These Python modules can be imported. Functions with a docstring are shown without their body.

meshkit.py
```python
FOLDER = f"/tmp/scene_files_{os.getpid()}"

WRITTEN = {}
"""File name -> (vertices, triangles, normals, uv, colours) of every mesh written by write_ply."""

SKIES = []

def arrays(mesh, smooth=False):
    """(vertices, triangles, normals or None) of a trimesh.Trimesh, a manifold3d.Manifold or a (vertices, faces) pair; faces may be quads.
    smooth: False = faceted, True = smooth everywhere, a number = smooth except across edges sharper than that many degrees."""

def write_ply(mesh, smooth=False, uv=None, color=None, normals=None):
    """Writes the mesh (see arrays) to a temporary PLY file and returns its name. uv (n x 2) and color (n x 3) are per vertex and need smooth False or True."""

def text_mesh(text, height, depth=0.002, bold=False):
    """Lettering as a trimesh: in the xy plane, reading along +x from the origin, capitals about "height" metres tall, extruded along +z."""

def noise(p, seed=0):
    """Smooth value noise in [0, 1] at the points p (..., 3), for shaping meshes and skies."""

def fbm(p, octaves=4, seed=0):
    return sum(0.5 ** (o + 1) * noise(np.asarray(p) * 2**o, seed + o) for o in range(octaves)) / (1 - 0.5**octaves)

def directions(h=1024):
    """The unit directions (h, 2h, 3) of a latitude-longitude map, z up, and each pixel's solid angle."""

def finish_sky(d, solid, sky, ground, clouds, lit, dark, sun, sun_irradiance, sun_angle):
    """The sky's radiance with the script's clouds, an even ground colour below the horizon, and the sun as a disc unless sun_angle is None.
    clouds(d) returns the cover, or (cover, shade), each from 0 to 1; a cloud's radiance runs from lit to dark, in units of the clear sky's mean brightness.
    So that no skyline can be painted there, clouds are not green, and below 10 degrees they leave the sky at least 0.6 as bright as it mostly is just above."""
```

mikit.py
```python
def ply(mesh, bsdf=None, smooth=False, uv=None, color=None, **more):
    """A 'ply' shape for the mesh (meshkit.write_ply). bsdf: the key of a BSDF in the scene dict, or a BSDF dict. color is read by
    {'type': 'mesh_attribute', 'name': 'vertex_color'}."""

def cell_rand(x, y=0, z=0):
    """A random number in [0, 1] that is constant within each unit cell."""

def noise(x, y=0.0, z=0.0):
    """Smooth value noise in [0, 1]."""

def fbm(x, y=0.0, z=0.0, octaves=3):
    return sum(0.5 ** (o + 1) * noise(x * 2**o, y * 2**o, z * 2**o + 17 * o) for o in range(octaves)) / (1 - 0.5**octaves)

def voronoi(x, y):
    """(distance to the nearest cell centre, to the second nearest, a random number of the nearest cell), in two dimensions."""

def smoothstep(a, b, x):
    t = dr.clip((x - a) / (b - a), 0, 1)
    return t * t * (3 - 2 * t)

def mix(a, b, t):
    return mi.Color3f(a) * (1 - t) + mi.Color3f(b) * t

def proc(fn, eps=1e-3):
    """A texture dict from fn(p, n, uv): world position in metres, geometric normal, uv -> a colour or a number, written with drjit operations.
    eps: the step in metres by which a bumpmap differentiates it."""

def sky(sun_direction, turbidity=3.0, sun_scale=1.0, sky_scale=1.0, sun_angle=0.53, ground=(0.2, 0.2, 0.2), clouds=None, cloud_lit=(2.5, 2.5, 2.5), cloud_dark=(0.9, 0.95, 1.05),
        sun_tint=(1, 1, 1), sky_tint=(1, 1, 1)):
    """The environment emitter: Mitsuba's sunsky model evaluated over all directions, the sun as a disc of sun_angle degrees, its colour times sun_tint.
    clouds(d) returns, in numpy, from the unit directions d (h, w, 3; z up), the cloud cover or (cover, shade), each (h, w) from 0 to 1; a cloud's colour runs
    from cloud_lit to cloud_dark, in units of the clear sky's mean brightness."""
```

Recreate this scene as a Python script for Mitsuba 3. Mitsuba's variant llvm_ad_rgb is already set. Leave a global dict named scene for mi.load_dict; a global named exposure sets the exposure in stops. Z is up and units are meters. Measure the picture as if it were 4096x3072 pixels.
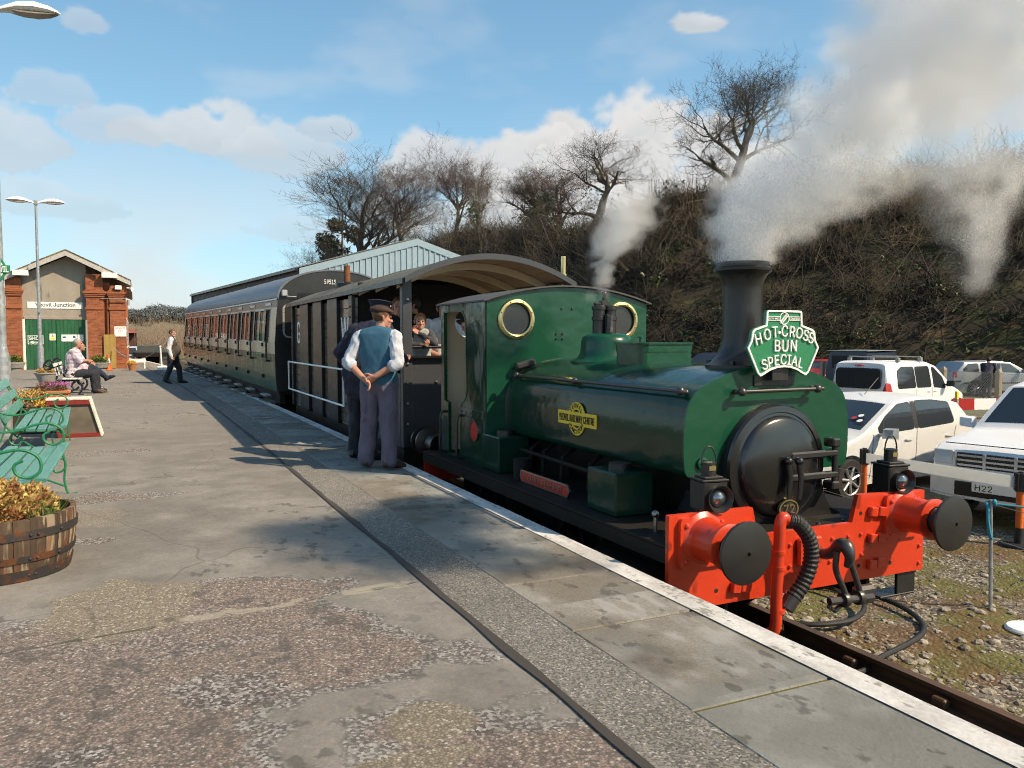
import math, random, numpy as np, trimesh, manifold3d as m3, shapely.geometry as sg, shapely.ops as so
import drjit as dr, mitsuba as mi, mikit, meshkit
from mikit import noise, fbm, voronoi, cell_rand, smoothstep, mix
scene, labels = {}, {}
T = mi.ScalarTransform4f
PI = math.pi
# ---------------------------------------------------------------- camera, sky, exposure
CAM = np.array([-2.674, 0, 1.38]); YAW = math.radians(25.0); PITCH = math.radians(3.2)
FWD = np.array([math.sin(YAW)*math.cos(PITCH), math.cos(YAW)*math.cos(PITCH), -math.sin(PITCH)])
scene['camera'] = {'type': 'perspective', 'fov': 64.88, 'fov_axis': 'x', 'near_clip': 0.05, 'far_clip': 6000.0,
    'to_world': T().look_at(origin=CAM.tolist(), target=(CAM+FWD).tolist(), up=[0, 0, 1])}
exposure = 2.15
SUN = (0.53, -0.60, 0.70)
def cloud_cover(d):
    az = np.degrees(np.arctan2(d[..., 0], d[..., 1])); el = np.degrees(np.arcsin(np.clip(d[..., 2], -1, 1)))
    k = 1/np.maximum(d[..., 2]+0.16, 0.05)
    p = np.stack([d[..., 0]*k*2.2, d[..., 1]*k*2.2, d[..., 2]*2], -1)
    n = meshkit.fbm(p*1.6, 6, 3); n2 = meshkit.fbm(np.stack([az/9, el/5.0, az*0+3], -1), 6, 11); n3 = meshkit.fbm(np.stack([az/2.6, el/1.9, az*0+5], -1), 5, 21)
    S = lambda a, b, x: np.clip((x-a)/(b-a), 0, 1)**2*(3-2*np.clip((x-a)/(b-a), 0, 1))
    c = 0.22*S(.56, .80, n)*S(5, 14, el)
    hz = 0.62*S(20, 0, el)*S(.25, .7, n2) + .30*S(12, -2, el)
    c = np.maximum(c, hz); sh = 0.25*S(.4, .75, n2)
    # cumulus heaps: (azimuth, elevation, half width, half height, strength)
    for a0, e0, w, h, s in ((33, 12, 6.8, 5.6, 1.0), (39.5, 10, 6.5, 5, .95), (26.3, 10.5, 5.4, 3.9, .97), (18.5, 11.3, 4, 2.7, .85), (30, 7.5, 15, 4.2, .9), (21, 8, 9, 2.6, .65), (4.5, 13, 5.4, 2.4, .75), (-.5, 13, 3.8, 1.8, .5), (9, 12.2, 4.5, 2.3, .6), (12.6, 14, 2.7, 1.7, .6), (38.2, 20.3, 1.9, .9, .8), (-7, 11.3, 3.7, 2.4, .6), (-4, 14.6, 2.9, 1.5, .35), (-2.5, 18.6, 1.6, .9, .4), (-5, 8, 4.5, 1.4, .5), (14, 7, 9, 1.6, .45), (60, 14, 9, 5, .8), (-30, 14, 12, 4, .8), (95, 20, 14, 6, .7), (-70, 16, 12, 4, .7), (170, 18, 15, 5, .7), (-130, 22, 14, 6, .7)):
        da = (az-a0+180) % 360-180
        lo = np.where(el < e0, 1.9, 1.0)
        q = 1-np.sqrt((da/w)**2+((el-e0)*lo/h)**2)
        v = S(-.02, .26, q+(n3-.5)*1.3+(n2-.5)*.4)*s
        c = np.maximum(c, v); sh = np.where(v > .3, np.clip(.55-(el-e0)/h*.55+(n3-.5)*.9, 0, .62), sh)
    return c*S(-1, 1, el), sh
scene['sky'] = mikit.sky(SUN, turbidity=3.2, clouds=cloud_cover, cloud_lit=(1.85, 1.82, 1.78), cloud_dark=(1.2, 1.24, 1.28), sky_tint=(1.10, 1.25, 1.10), sun_tint=(1.02, 1.0, .97))
# ---------------------------------------------------------------- helpers
def numbered(k):
    if k not in scene and k not in labels: return k
    i = 1
    while f'{k}_{i:03d}' in scene or f'{k}_{i:03d}' in labels: i += 1
    return f'{k}_{i:03d}'
def thing(name, label, cat, group=None):
    k = numbered(name); labels[k] = {'label': label, 'category': cat}
    if group: labels[k]['group'] = group
    return k
def clean(m):
    v, f = np.asarray(m.vertices), np.asarray(m.faces); a, b, c = (v[f[:, i]] for i in range(3))
    e = np.maximum(np.maximum(((a-b)**2).sum(1), ((b-c)**2).sum(1)), ((c-a)**2).sum(1)); ar = np.linalg.norm(np.cross(b-a, c-a), axis=1)
    ok = ar > 1e-5*e+1e-13
    return m if ok.all() else tm(v, f[ok])
def obj(name, mesh, mat, parent=None, smooth=32, label=None, normals=None, **kw):
    k = numbered(f'{parent}__{name}' if parent else name)
    if not isinstance(mesh, dict): mesh = clean(mesh)
    if normals is not None: mesh = {'type': 'ply', 'filename': meshkit.write_ply(mesh, False, normals=normals), 'face_normals': False}
    if isinstance(mesh, dict): scene[k] = {**mesh, 'bsdf': {'type': 'ref', 'id': mat}, **kw}
    else: scene[k] = mikit.ply(mesh, mat, smooth=smooth, **kw)
    if label: labels[k] = {'label': label}
    return k
def one(name, mesh, mat, label, cat, group=None, **kw):
    k = obj(name, mesh, mat, **kw); labels[k] = {'label': label, 'category': cat}
    if group: labels[k]['group'] = group
    return k
def struct(name, mesh, mat, smooth=False, **kw):
    k = obj(name, mesh, mat, smooth=smooth, **kw); labels[k] = {'kind': 'structure'}; return k
def stuff(k, label=None, cat=None):
    labels.setdefault(k, {})['kind'] = 'stuff'
    if label: labels[k].update(label=label, category=cat)
def tm(v, f): return trimesh.Trimesh(np.asarray(v, float), np.asarray(f, int), process=False)
def cat(*ms):
    ms = [m for a in ms for m in (a if isinstance(a, (list, tuple)) else [a])]
    return tm(np.vstack([m.vertices for m in ms]), np.vstack([m.faces+o for m, o in zip(ms, np.cumsum([0]+[len(m.vertices) for m in ms[:-1]]))]))
BF = np.array([[0, 2, 3], [0, 3, 1], [4, 5, 7], [4, 7, 6], [0, 1, 5], [0, 5, 4], [2, 6, 7], [2, 7, 3], [0, 4, 6], [0, 6, 2], [1, 3, 7], [1, 7, 5]])
def box(x0, x1, y0, y1, z0, z1, b=0):
    x0, x1, y0, y1, z0, z1 = min(x0, x1), max(x0, x1), min(y0, y1), max(y0, y1), min(z0, z1), max(z0, z1)
    if b:
        p = [(x, y, z) for ex, ey, ez in ((b, b, 0), (b, 0, b), (0, b, b)) for x in (x0+ex, x1-ex) for y in (y0+ey, y1-ey) for z in (z0+ez, z1-ez)]
        return hull(p)
    return tm([(x, y, z) for x in (x0, x1) for y in (y0, y1) for z in (z0, z1)], BF)
def m2t(m):
    q = m.to_mesh(); return tm(q.vert_properties[:, :3], q.tri_verts)
def t2m(t): return m3.Manifold(m3.Mesh(np.asarray(t.vertices, np.float32), np.asarray(t.faces, np.uint32)))
def hull(p): return m2t(m3.Manifold.hull_points(np.asarray(p, np.float32)))
def cyl(p, q, r, r2=None, n=16, cap=True):
    return tube([p, q], [r, r if r2 is None else r2], n, cap)
def frame(d):
    d = np.asarray(d, float); d = d/np.linalg.norm(d); a = np.array([0, 0, 1.0]) if abs(d[2]) < .95 else np.array([0, 1.0, 0])
    x = np.cross(a, d); x /= np.linalg.norm(x); return x, np.cross(d, x), d
def tube(pts, r, n=8, cap=True, closed=False):
    p = np.asarray(pts, float); k = len(p); r = np.broadcast_to(np.asarray(r, float), (k,))
    tg = np.gradient(p, axis=0) if k > 2 else np.array([p[1]-p[0]]*2)
    if closed: tg = np.roll(p, -1, 0)-np.roll(p, 1, 0)
    x, y, d = frame(tg[0]); V = []
    an = np.arange(n)*2*PI/n
    for i in range(k):
        t = tg[i]/(np.linalg.norm(tg[i])+1e-12); x = x-t*(x@t); x /= np.linalg.norm(x); y = np.cross(t, x)
        V.append(p[i]+r[i]*(np.cos(an)[:, None]*x+np.sin(an)[:, None]*y))
    F = []
    for i in range(k if closed else k-1):
        a, b = i*n, ((i+1) % k)*n
        for j in range(n):
            j2 = (j+1) % n; F += [(a+j, a+j2, b+j2), (a+j, b+j2, b+j)]
    V = np.vstack(V)
    if cap and not closed:
        V = np.vstack([V, p[0], p[-1]]); c = k*n
        for j in range(n):
            j2 = (j+1) % n; F += [(c, j2, j), (c+1, (k-1)*n+j, (k-1)*n+j2)]
    return tm(V, F)
def lathe(prof, n=24, o=(0, 0, 0), d=(0, 0, 1)):
    x, y, d = frame(d); prof = np.asarray(prof, float); an = np.arange(n)*2*PI/n; o = np.asarray(o, float)
    V = np.vstack([o+z*d+r*(np.cos(an)[:, None]*x+np.sin(an)[:, None]*y) for r, z in prof]); F = []
    for i in range(len(prof)-1):
        for j in range(n):
            j2 = (j+1) % n; a, b = i*n, (i+1)*n; F += [(a+j, a+j2, b+j2), (a+j, b+j2, b+j)]
    return tm(V, F)
def ball(c, r, s=2, sc=(1, 1, 1)):
    m = trimesh.creation.icosphere(s, 1.0); return tm(m.vertices*np.asarray(sc)*r+np.asarray(c), m.faces)
def prism(poly, plane, a, b):
    """poly: shapely polygon or points, in plane 'xy', 'xz' or 'yz'; extruded from a to b along the third axis"""
    g = poly if hasattr(poly, 'geom_type') else sg.Polygon(poly)
    if hasattr(g, 'geoms'): return cat([prism(q, plane, a, b) for q in g.geoms])
    m = trimesh.creation.extrude_polygon(g, abs(b-a), engine='earcut'); v = np.array(m.vertices); v[:, 2] += min(a, b); f = np.array(m.faces)
    if plane == 'xz': v = v[:, [0, 2, 1]]; f = f[:, ::-1]
    if plane == 'yz': v = v[:, [2, 0, 1]]
    return tm(v, f)
def mv(m, t=(0, 0, 0), rz=0, rx=0, ry=0, s=1, o=(0, 0, 0)):
    """about o: scale, rotate x, y, z (degrees), then move by t"""
    v = (np.asarray(m.vertices)-o)*s
    for ax, a in ((0, rx), (1, ry), (2, rz)):
        if a:
            c, q = math.cos(math.radians(a)), math.sin(math.radians(a)); i, j = [(1, 2), (2, 0), (0, 1)][ax]
            w = v.copy(); w[:, i] = c*v[:, i]-q*v[:, j]; w[:, j] = q*v[:, i]+c*v[:, j]; v = w
    return tm(v+np.asarray(o)+np.asarray(t), m.faces)
def ap(m, M):
    M = np.asarray(M, float); f = m.faces if np.linalg.det(M[:3, :3]) > 0 else m.faces[:, ::-1]
    return tm(np.asarray(m.vertices)@M[:3, :3].T+M[:3, 3], f)
def basis(o, x, y, z):
    M = np.eye(4); M[:3, 0], M[:3, 1], M[:3, 2], M[:3, 3] = x, y, z, o; return M
_txt = {}
def text(s, h, d=.003, bold=False, center=True):
    k = (s, bold)
    if k not in _txt: _txt[k] = meshkit.text_mesh(s, 1.0, 1.0, bold)
    m = _txt[k]; v = np.array(m.vertices)*[h, h, d]
    if center: v[:, 0] -= (v[:, 0].min()+v[:, 0].max())/2
    return tm(v, m.faces)
def text_w(m, w):
    v = np.array(m.vertices); v[:, 0] *= w/(v[:, 0].max()-v[:, 0].min()); return tm(v, m.faces)
def facing(m, o, right, up):
    """puts an xy mesh (reading +x, up +y) on a wall"""
    r, u = np.asarray(right, float), np.asarray(up, float); r /= np.linalg.norm(r); u = u-r*(u@r); u /= np.linalg.norm(u)
    return ap(m, basis(o, r, u, np.cross(r, u)))
def grid(xs, ys, fz):
    X, Y = np.meshgrid(xs, ys, indexing='ij'); Z = fz(X, Y); V = np.stack([X, Y, Z], -1).reshape(-1, 3); n, k = len(xs), len(ys)
    i = (np.arange(n-1)[:, None]*k+np.arange(k-1)).ravel(); F = np.vstack([np.stack([i, i+k, i+k+1], 1), np.stack([i, i+k+1, i+1], 1)])
    return tm(V, F)
def spline(pts, n=8):
    p = np.asarray(pts, float); q = np.vstack([2*p[0]-p[1], p, 2*p[-1]-p[-2]]); out = []
    for i in range(1, len(q)-2):
        for t in np.arange(n)/n:
            a, b, c, d = q[i-1:i+3]; out.append(.5*((2*b)+(-a+c)*t+(2*a-5*b+4*c-d)*t*t+(-a+3*b-3*c+d)*t**3))
    return np.array(out+[p[-1]])
def arc(c, r, a0, a1, n=12):
    t = np.radians(np.linspace(a0, a1, n)); return np.stack([c[0]+r*np.cos(t), c[1]+r*np.sin(t)], 1)
def rrect(x0, x1, y0, y1, r, n=5):
    return sg.Polygon(np.vstack([arc((x1-r, y1-r), r, 0, 90, n), arc((x0+r, y1-r), r, 90, 180, n), arc((x0+r, y0+r), r, 180, 270, n), arc((x1-r, y0+r), r, 270, 360, n)]))
def circle(c, r, n=32): return sg.Polygon(arc(c, r, 0, 360, n+1)[:-1])
def grow(seed): return np.random.default_rng(seed)
def edge_x(y): return -0.00098*np.maximum(np.asarray(y, float)-8.5, 0)**2*np.where(np.asarray(y) > 40, .97, 1)
# ---------------------------------------------------------------- materials
ALB = .78   # all the surfaces' reflectances were judged a little high together; white paint stays
BRIGHT = {'m_white_paint', 'm_car_white', 'm_car_pearl', 'm_lamp_white', 'm_sign_white', 'm_tape', 'm_yellow_sign', 'm_yellow_hazard'}
def P(key, c, r=.5, two=True, **k):
    a = 1.0 if key in BRIGHT or k.get('metallic', 0) > .5 else ALB
    col = c if isinstance(c, dict) else {'type': 'rgb', 'value': [x*a for x in c]}
    d = {'type': 'principled', 'base_color': col, 'roughness': r, **k}
    scene[key] = {'type': 'twosided', 'b': d} if two else d
    return key
def PB(key, c, r, bump, sc, **k):
    P(key, c, r, two=False, **k); scene[key] = {'type': 'twosided', 'b': {'type': 'bumpmap', 'arbitrary': bump, 'scale': sc, 'bsdf': scene[key]}}
def pr(fn, eps=1e-3): return mikit.proc(lambda p, n, uv: fn(p, n, uv)*ALB, eps)
C3 = mi.Color3f
# ---------------------------------------------------------------- the setting: platform, track, ground, bank, far hills
def ell(x, y, cx, cy, rx, ry, w):
    return smoothstep(-.12, .12, 1-dr.sqrt(dr.square((x-cx)/rx)+dr.square((y-cy)/ry))+w)
def line_d(x, y, a, b):
    dx, dy = b[0]-a[0], b[1]-a[1]; L = dx*dx+dy*dy; t = dr.clip(((x-a[0])*dx+(y-a[1])*dy)/L, 0, 1)
    return dr.sqrt(dr.square(x-a[0]-t*dx)+dr.square(y-a[1]-t*dy))
def asphalt(p, n, uv):
    x, y = p.x, p.y
    big = fbm(x*.7+3, y*.5, 0, 4); med = fbm(x*4+9, y*4, 2, 4); w = (fbm(x*5, y*5, 7, 4)-.5)*1.1; fine = noise(x*140, y*140, 1)
    streak = fbm(x*9, y*2.2+4, 3, 3)
    d1, d2, r = voronoi(x*85, y*85); e1, e2, q = voronoi(x*42, y*42)
    c = mix((.158, .147, .132), (.245, .23, .21), smoothstep(.25, .75, med*.55+big*.45)) * (.84+.3*fine*.6+.10*streak)
    c = c*(.88+.24*fbm(x*34, y*34, 5, 3))
    far = smoothstep(7, 16, y)
    c = mix(c, C3(.17, .158, .142)*(.82+.36*big), far*.7)
    # worn gravel: pinkish field near the camera, then dark and pale stones
    pz = smoothstep(.43, .57, fbm(x*1.25+1.7, y*1.25+.3, 5, 4)+.20*smoothstep(-1.75, -2.9, x)+.10*smoothstep(4.6, 3.6, y)-.45*smoothstep(4.35, 5.2, y)-.10*smoothstep(-1.9, -1.3, x))
    stone = mix(mix((.12, .10, .09), (.30, .225, .19), smoothstep(.12, .75, r)), (.50, .46, .41), smoothstep(.90, .97, r))*(.62+.5*smoothstep(.5, .12, d1))
    c = mix(c, stone, pz*.8)
    rim = smoothstep(.0, .25, pz)*smoothstep(1, .6, pz)
    dz = dr.maximum(rim*.9, smoothstep(.60, .68, fbm(x*2.1+5, y*3.4+8, 9, 4))*smoothstep(4.4, 3.2, y))
    c = mix(c, mix((.05, .048, .047), (.42, .42, .42), smoothstep(.3, 1.0, r))*(.75+.5*noise(x*40, y*40)), dz*.55)
    pale = dr.maximum(dr.maximum(ell(x, y, -2.76, 4.52, .36, .47, w*.8), ell(x, y, -1.73, 2.69, .165, .165, w*.5)), dr.maximum(ell(x, y, -1.87, 2.44, .3, .085, w), ell(x, y, -3.0, 6.9, .25, .35, w)*.6))
    c = mix(c, mix(mix((.19, .16, .12), (.32, .28, .21), r), (.46, .43, .36), smoothstep(.90, .97, r))*(.7+.4*smoothstep(.5, .1, d1)), pale*.9)
    wl = (fbm(x*7, y*7, 4, 3)-.5)*.09
    crack = smoothstep(.011, .003, dr.abs(line_d(x, y, (-3.6, 4.05), (-1.25, 4.32))+wl))
    v1, v2, vr = voronoi(x*.42+.11*noise(x*3, y*3), y*.30+.12*noise(x*3, y*3, 4)+.3)
    crack = dr.maximum(crack, smoothstep(.008, .002, v2-v1)*.4)
    c = mix(c, (.045, .043, .03), crack*.8)
    mort = smoothstep(.045, .02, dr.abs(line_d(x, y, (-2.45, 4.2), (-1.35, 4.32))+wl*.7-.02))*smoothstep(.4, .55, noise(x*14, y*14, 8))
    c = mix(c, (.36, .33, .26), mort*.6)
    spot = smoothstep(.64, .74, fbm(x*11, y*8, 3, 4))*smoothstep(.45, .6, big); c = mix(c, (.07, .067, .062), spot*.6)
    return c
def asphalt_h(p, n, uv):
    x, y = p.x, p.y
    return .35*noise(x*150, y*150, 1)+.35*noise(x*60, y*60, 2)+.3*noise(x*14, y*14, 3)
def slabc(p, n, uv):
    x, y = p.x, p.y; k = cell_rand(dr.floor(y*.83), 3, 1)
    b = fbm(x*2.2+k*7, y*2.2, 1, 4); f = fbm(x*16, y*7, 2, 4); fine = noise(x*130, y*130, 4)
    c = mix((.185, .165, .135), (.275, .262, .235), smoothstep(.3, .7, b))*(.75+.3*fine+.08*k)
    c = mix(c, (.38, .375, .36), smoothstep(.45, .75, f)*smoothstep(.3, .65, b)*.6)
    c = mix(c, (.075, .066, .054), smoothstep(.48, .80, fbm(x*3.1+4, y*3.1+k*5, 6, 5))*.7)
    c = mix(c, (.20, .22, .22), smoothstep(.5, .7, fbm(x*1.4, y*1.1, 16, 3))*.5)
    return mix(c, (.06, .056, .05), smoothstep(.66, .76, fbm(x*14, y*9, 5, 4))*.6)
def stripc(p, n, uv):
    x, y = p.x, p.y; d1, d2, r = voronoi(x*120, y*120)
    b = fbm(x*2, y*1.2, 3, 3)
    return mix(mix((.10, .094, .087), (.225, .212, .19), smoothstep(.1, .85, r)), (.38, .36, .33), smoothstep(.93, .97, r))*(.7+.55*b)
def whitec(p, n, uv):
    x, y = p.x, p.y; b = fbm(x*12, y*5, 2, 4); f = noise(x*90, y*90, 1)
    c = mix((.66, .655, .64), (.50, .49, .47), smoothstep(.3, .62, b))*(.88+.2*f)
    c = mix(c, (.25, .235, .21), smoothstep(.62, .74, fbm(x*22, y*9, 5, 4)*.75+.25*noise(x*70, y*50, 3))*.85)
    return c
def gravelc(p, n, uv):
    x, y = p.x, p.y; d1, d2, r = voronoi(x*26, y*26); e1, e2, q = voronoi(x*60, y*60)
    b = fbm(x*.8, y*.8, 1, 4); m = fbm(x*2.3+4, y*2.3, 7, 4)
    c = mix((.055, .045, .034), (.24, .205, .155), smoothstep(.2, .9, r*.5+q*.5)); c = mix(c, (.50, .46, .38), smoothstep(.87, .93, q)*.9)
    c = mix(c, mix((.075, .058, .012), (.15, .155, .03), fbm(x*6, y*6, 2, 3)), smoothstep(.38, .52, m)*.8)
    c = mix(c, (.13, .068, .028), smoothstep(.52, .66, fbm(x*1.5+9, y*1.9, 3, 4))*.6)
    c = mix(c, (.30, .25, .20)+C3(.1)*(b-.5), smoothstep(7.5, 9.5, x)*smoothstep(.35, .5, b)*.9)
    far = smoothstep(14, 26, x)*smoothstep(.35, .6, fbm(x*.2, y*.35, 8, 3)); c = mix(c, (.10, .125, .03), far*.8)
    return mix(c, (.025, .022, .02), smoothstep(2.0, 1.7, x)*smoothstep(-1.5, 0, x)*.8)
def gravel_h(p, n, uv):
    x, y = p.x, p.y; d1, d2, r = voronoi(x*26, y*26); return (1-d1)*.6+.4*noise(x*70, y*70)
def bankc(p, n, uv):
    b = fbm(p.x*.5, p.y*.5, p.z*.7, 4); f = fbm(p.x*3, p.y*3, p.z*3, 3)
    c = mix((.022, .017, .011), (.046, .036, .021), f); c = mix(c, (.045, .05, .016), smoothstep(.5, .66, b)*.7)  # earth tone lowered so the colour carries the thicket shade
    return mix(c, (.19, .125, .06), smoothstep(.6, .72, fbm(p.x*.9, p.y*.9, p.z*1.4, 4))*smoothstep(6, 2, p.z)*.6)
PB('m_asphalt', pr(asphalt), .88, pr(asphalt_h, 2e-3), .006)
PB('m_slab', pr(slabc), .8, pr(asphalt_h, 2e-3), .004)
PB('m_strip', pr(stripc), .85, pr(asphalt_h, 2e-3), .008)
P('m_white_line', pr(whitec), .75)
PB('m_gravel', pr(gravelc), .95, pr(gravel_h, 4e-3), .02)
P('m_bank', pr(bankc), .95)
P('m_seam', (.055, .048, .042), .8)
P('m_moss_joint', (.11, .095, .022), .9)
P('m_platform_wall', (.06, .052, .045), .9)
P('m_far_wood_haze', (.15, .185, .20), .95); P('m_far_field', (.17, .16, .12), .95)  # far wood colour has distance haze mixed into it
YS = np.concatenate([np.arange(-6, 60, 1.0), np.arange(60, 121, 4.0)])
def strip_sheet(xa, xb, z, ys=YS, nx=2):
    v = [(edge_x(y)+xa+(xb-xa)*i/(nx-1), y, z) for y in ys for i in range(nx)]
    f = [t for j in range(len(ys)-1) for i in range(nx-1) for t in ((j*nx+i, j*nx+i+1, (j+1)*nx+i+1), (j*nx+i, (j+1)*nx+i+1, (j+1)*nx+i))]
    return tm(v, f)
rg = grow(5)
struct('platform', strip_sheet(-10.5, -1.18, 0, nx=3), 'm_asphalt')
def wob(xa, xb, z, ys, amp, fr, seed):
    v = [];
    for y in ys:
        d = (meshkit.noise(np.array([y*fr, seed, .5]))-.5)*amp
        d2 = (meshkit.noise(np.array([y*fr*1.7, seed+5, .5]))-.5)*amp
        v += [(edge_x(y)+xa+d, y, z), (edge_x(y)+xb+d2, y, z)]
    return tm(v, [t for j in range(len(ys)-1) for t in ((2*j, 2*j+1, 2*j+3), (2*j, 2*j+3, 2*j+2))])
obj('tarmac_strip', wob(-1.205, -.835, .004, np.arange(-3, 60, .25), .025, 1.1, 3), 'm_strip', 'platform')
obj('seam', wob(-1.235, -1.195, .008, np.arange(-3, 45, .1), .035, 2.2, 9), 'm_seam', 'platform')
joints = [-2.2, -1.1, -.1, .75, 1.5, 2.35, 3.25, 4.02, 5.2, 6.45, 7.6, 8.7, 9.8, 10.9]
while joints[-1] < 60: joints.append(joints[-1]+1.0+.25*rg.random())
for a, b in zip(joints[:-1], joints[1:]):
    e = float(edge_x((a+b)/2)); e0, e1 = float(edge_x(a)), float(edge_x(b)); g = .007; dz = rg.normal(0, .0015)
    o = [rg.normal(0, .006) for _ in range(4)]; zt = .006+abs(dz)
    top = [(e0-.842, a+g), (e1-.842, b-g), (e1+o[1]*.6, b-g), (e0+o[0]*.6, a+g)]
    v = [(x, y, z) for z in (-.075, zt-.008) for x, y in top]+[(x+sx*.008, y+sy*.006, zt) for (x, y), sx, sy in zip(top, (1, 1, -1, -1), (1, -1, -1, 1))]
    f = [t for L in (0, 4) for i in range(4) for j in [(i+1) % 4] for t in ((L+i, L+4+j, L+j), (L+i, L+4+i, L+4+j))]+[(8, 10, 9), (8, 11, 10)]
    obj('edging_slab', tm(v, f), 'm_slab', 'platform', smooth=False)
    if -1 < a < 12: obj('joint', box(e0-.83, e0-.16, a-g-.001, a+g+.001, -.03, -.002+.003*rg.random()), 'm_moss_joint', 'platform', smooth=False)
obj('white_line', wob(-.152, -.006, .0125, np.arange(-3, 60, .12), .014, 2.1, 21), 'm_white_line', 'platform')
obj('far_edging', strip_sheet(-.84, 0, .004, np.arange(58, 121, 4.)), 'm_white_line', 'platform')
wv = [(edge_x(y)-.1, y, z) for y in YS for z in (-.02, -1.1)]
obj('side_wall', tm(wv, [t for j in range(len(YS)-1) for t in ((2*j, 2*j+1, 2*j+3), (2*j, 2*j+3, 2*j+2))]), 'm_platform_wall', 'platform', smooth=False)
# ground
def gz(X, Y):
    p = np.stack([X*1.6, Y*1.6, X*0], -1); near = np.clip((14-np.hypot(X-3, Y-5))/6, 0, 1)
    z = -1.0+(meshkit.fbm(p, 4)-.5)*.07*near
    z = np.where(X < 2.0, z-.06, z)
    return np.where((X < -.05+edge_x(Y)), -1.1, z)
gx = np.concatenate([[-3000, -800, -200, -60, -20, -8, -3], np.arange(-.4, 12, .12), np.arange(12, 60, 4), [80, 150, 400, 1200, 3000]])
gy = np.concatenate([[-2000, -300, -60, -20, -6], np.arange(-1, 13, .12), np.arange(13, 60, 3), [80, 120, 200, 500, 1500, 4000]])
struct('ground', grid(gx, gy, gz), 'm_gravel', smooth=True)
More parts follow.
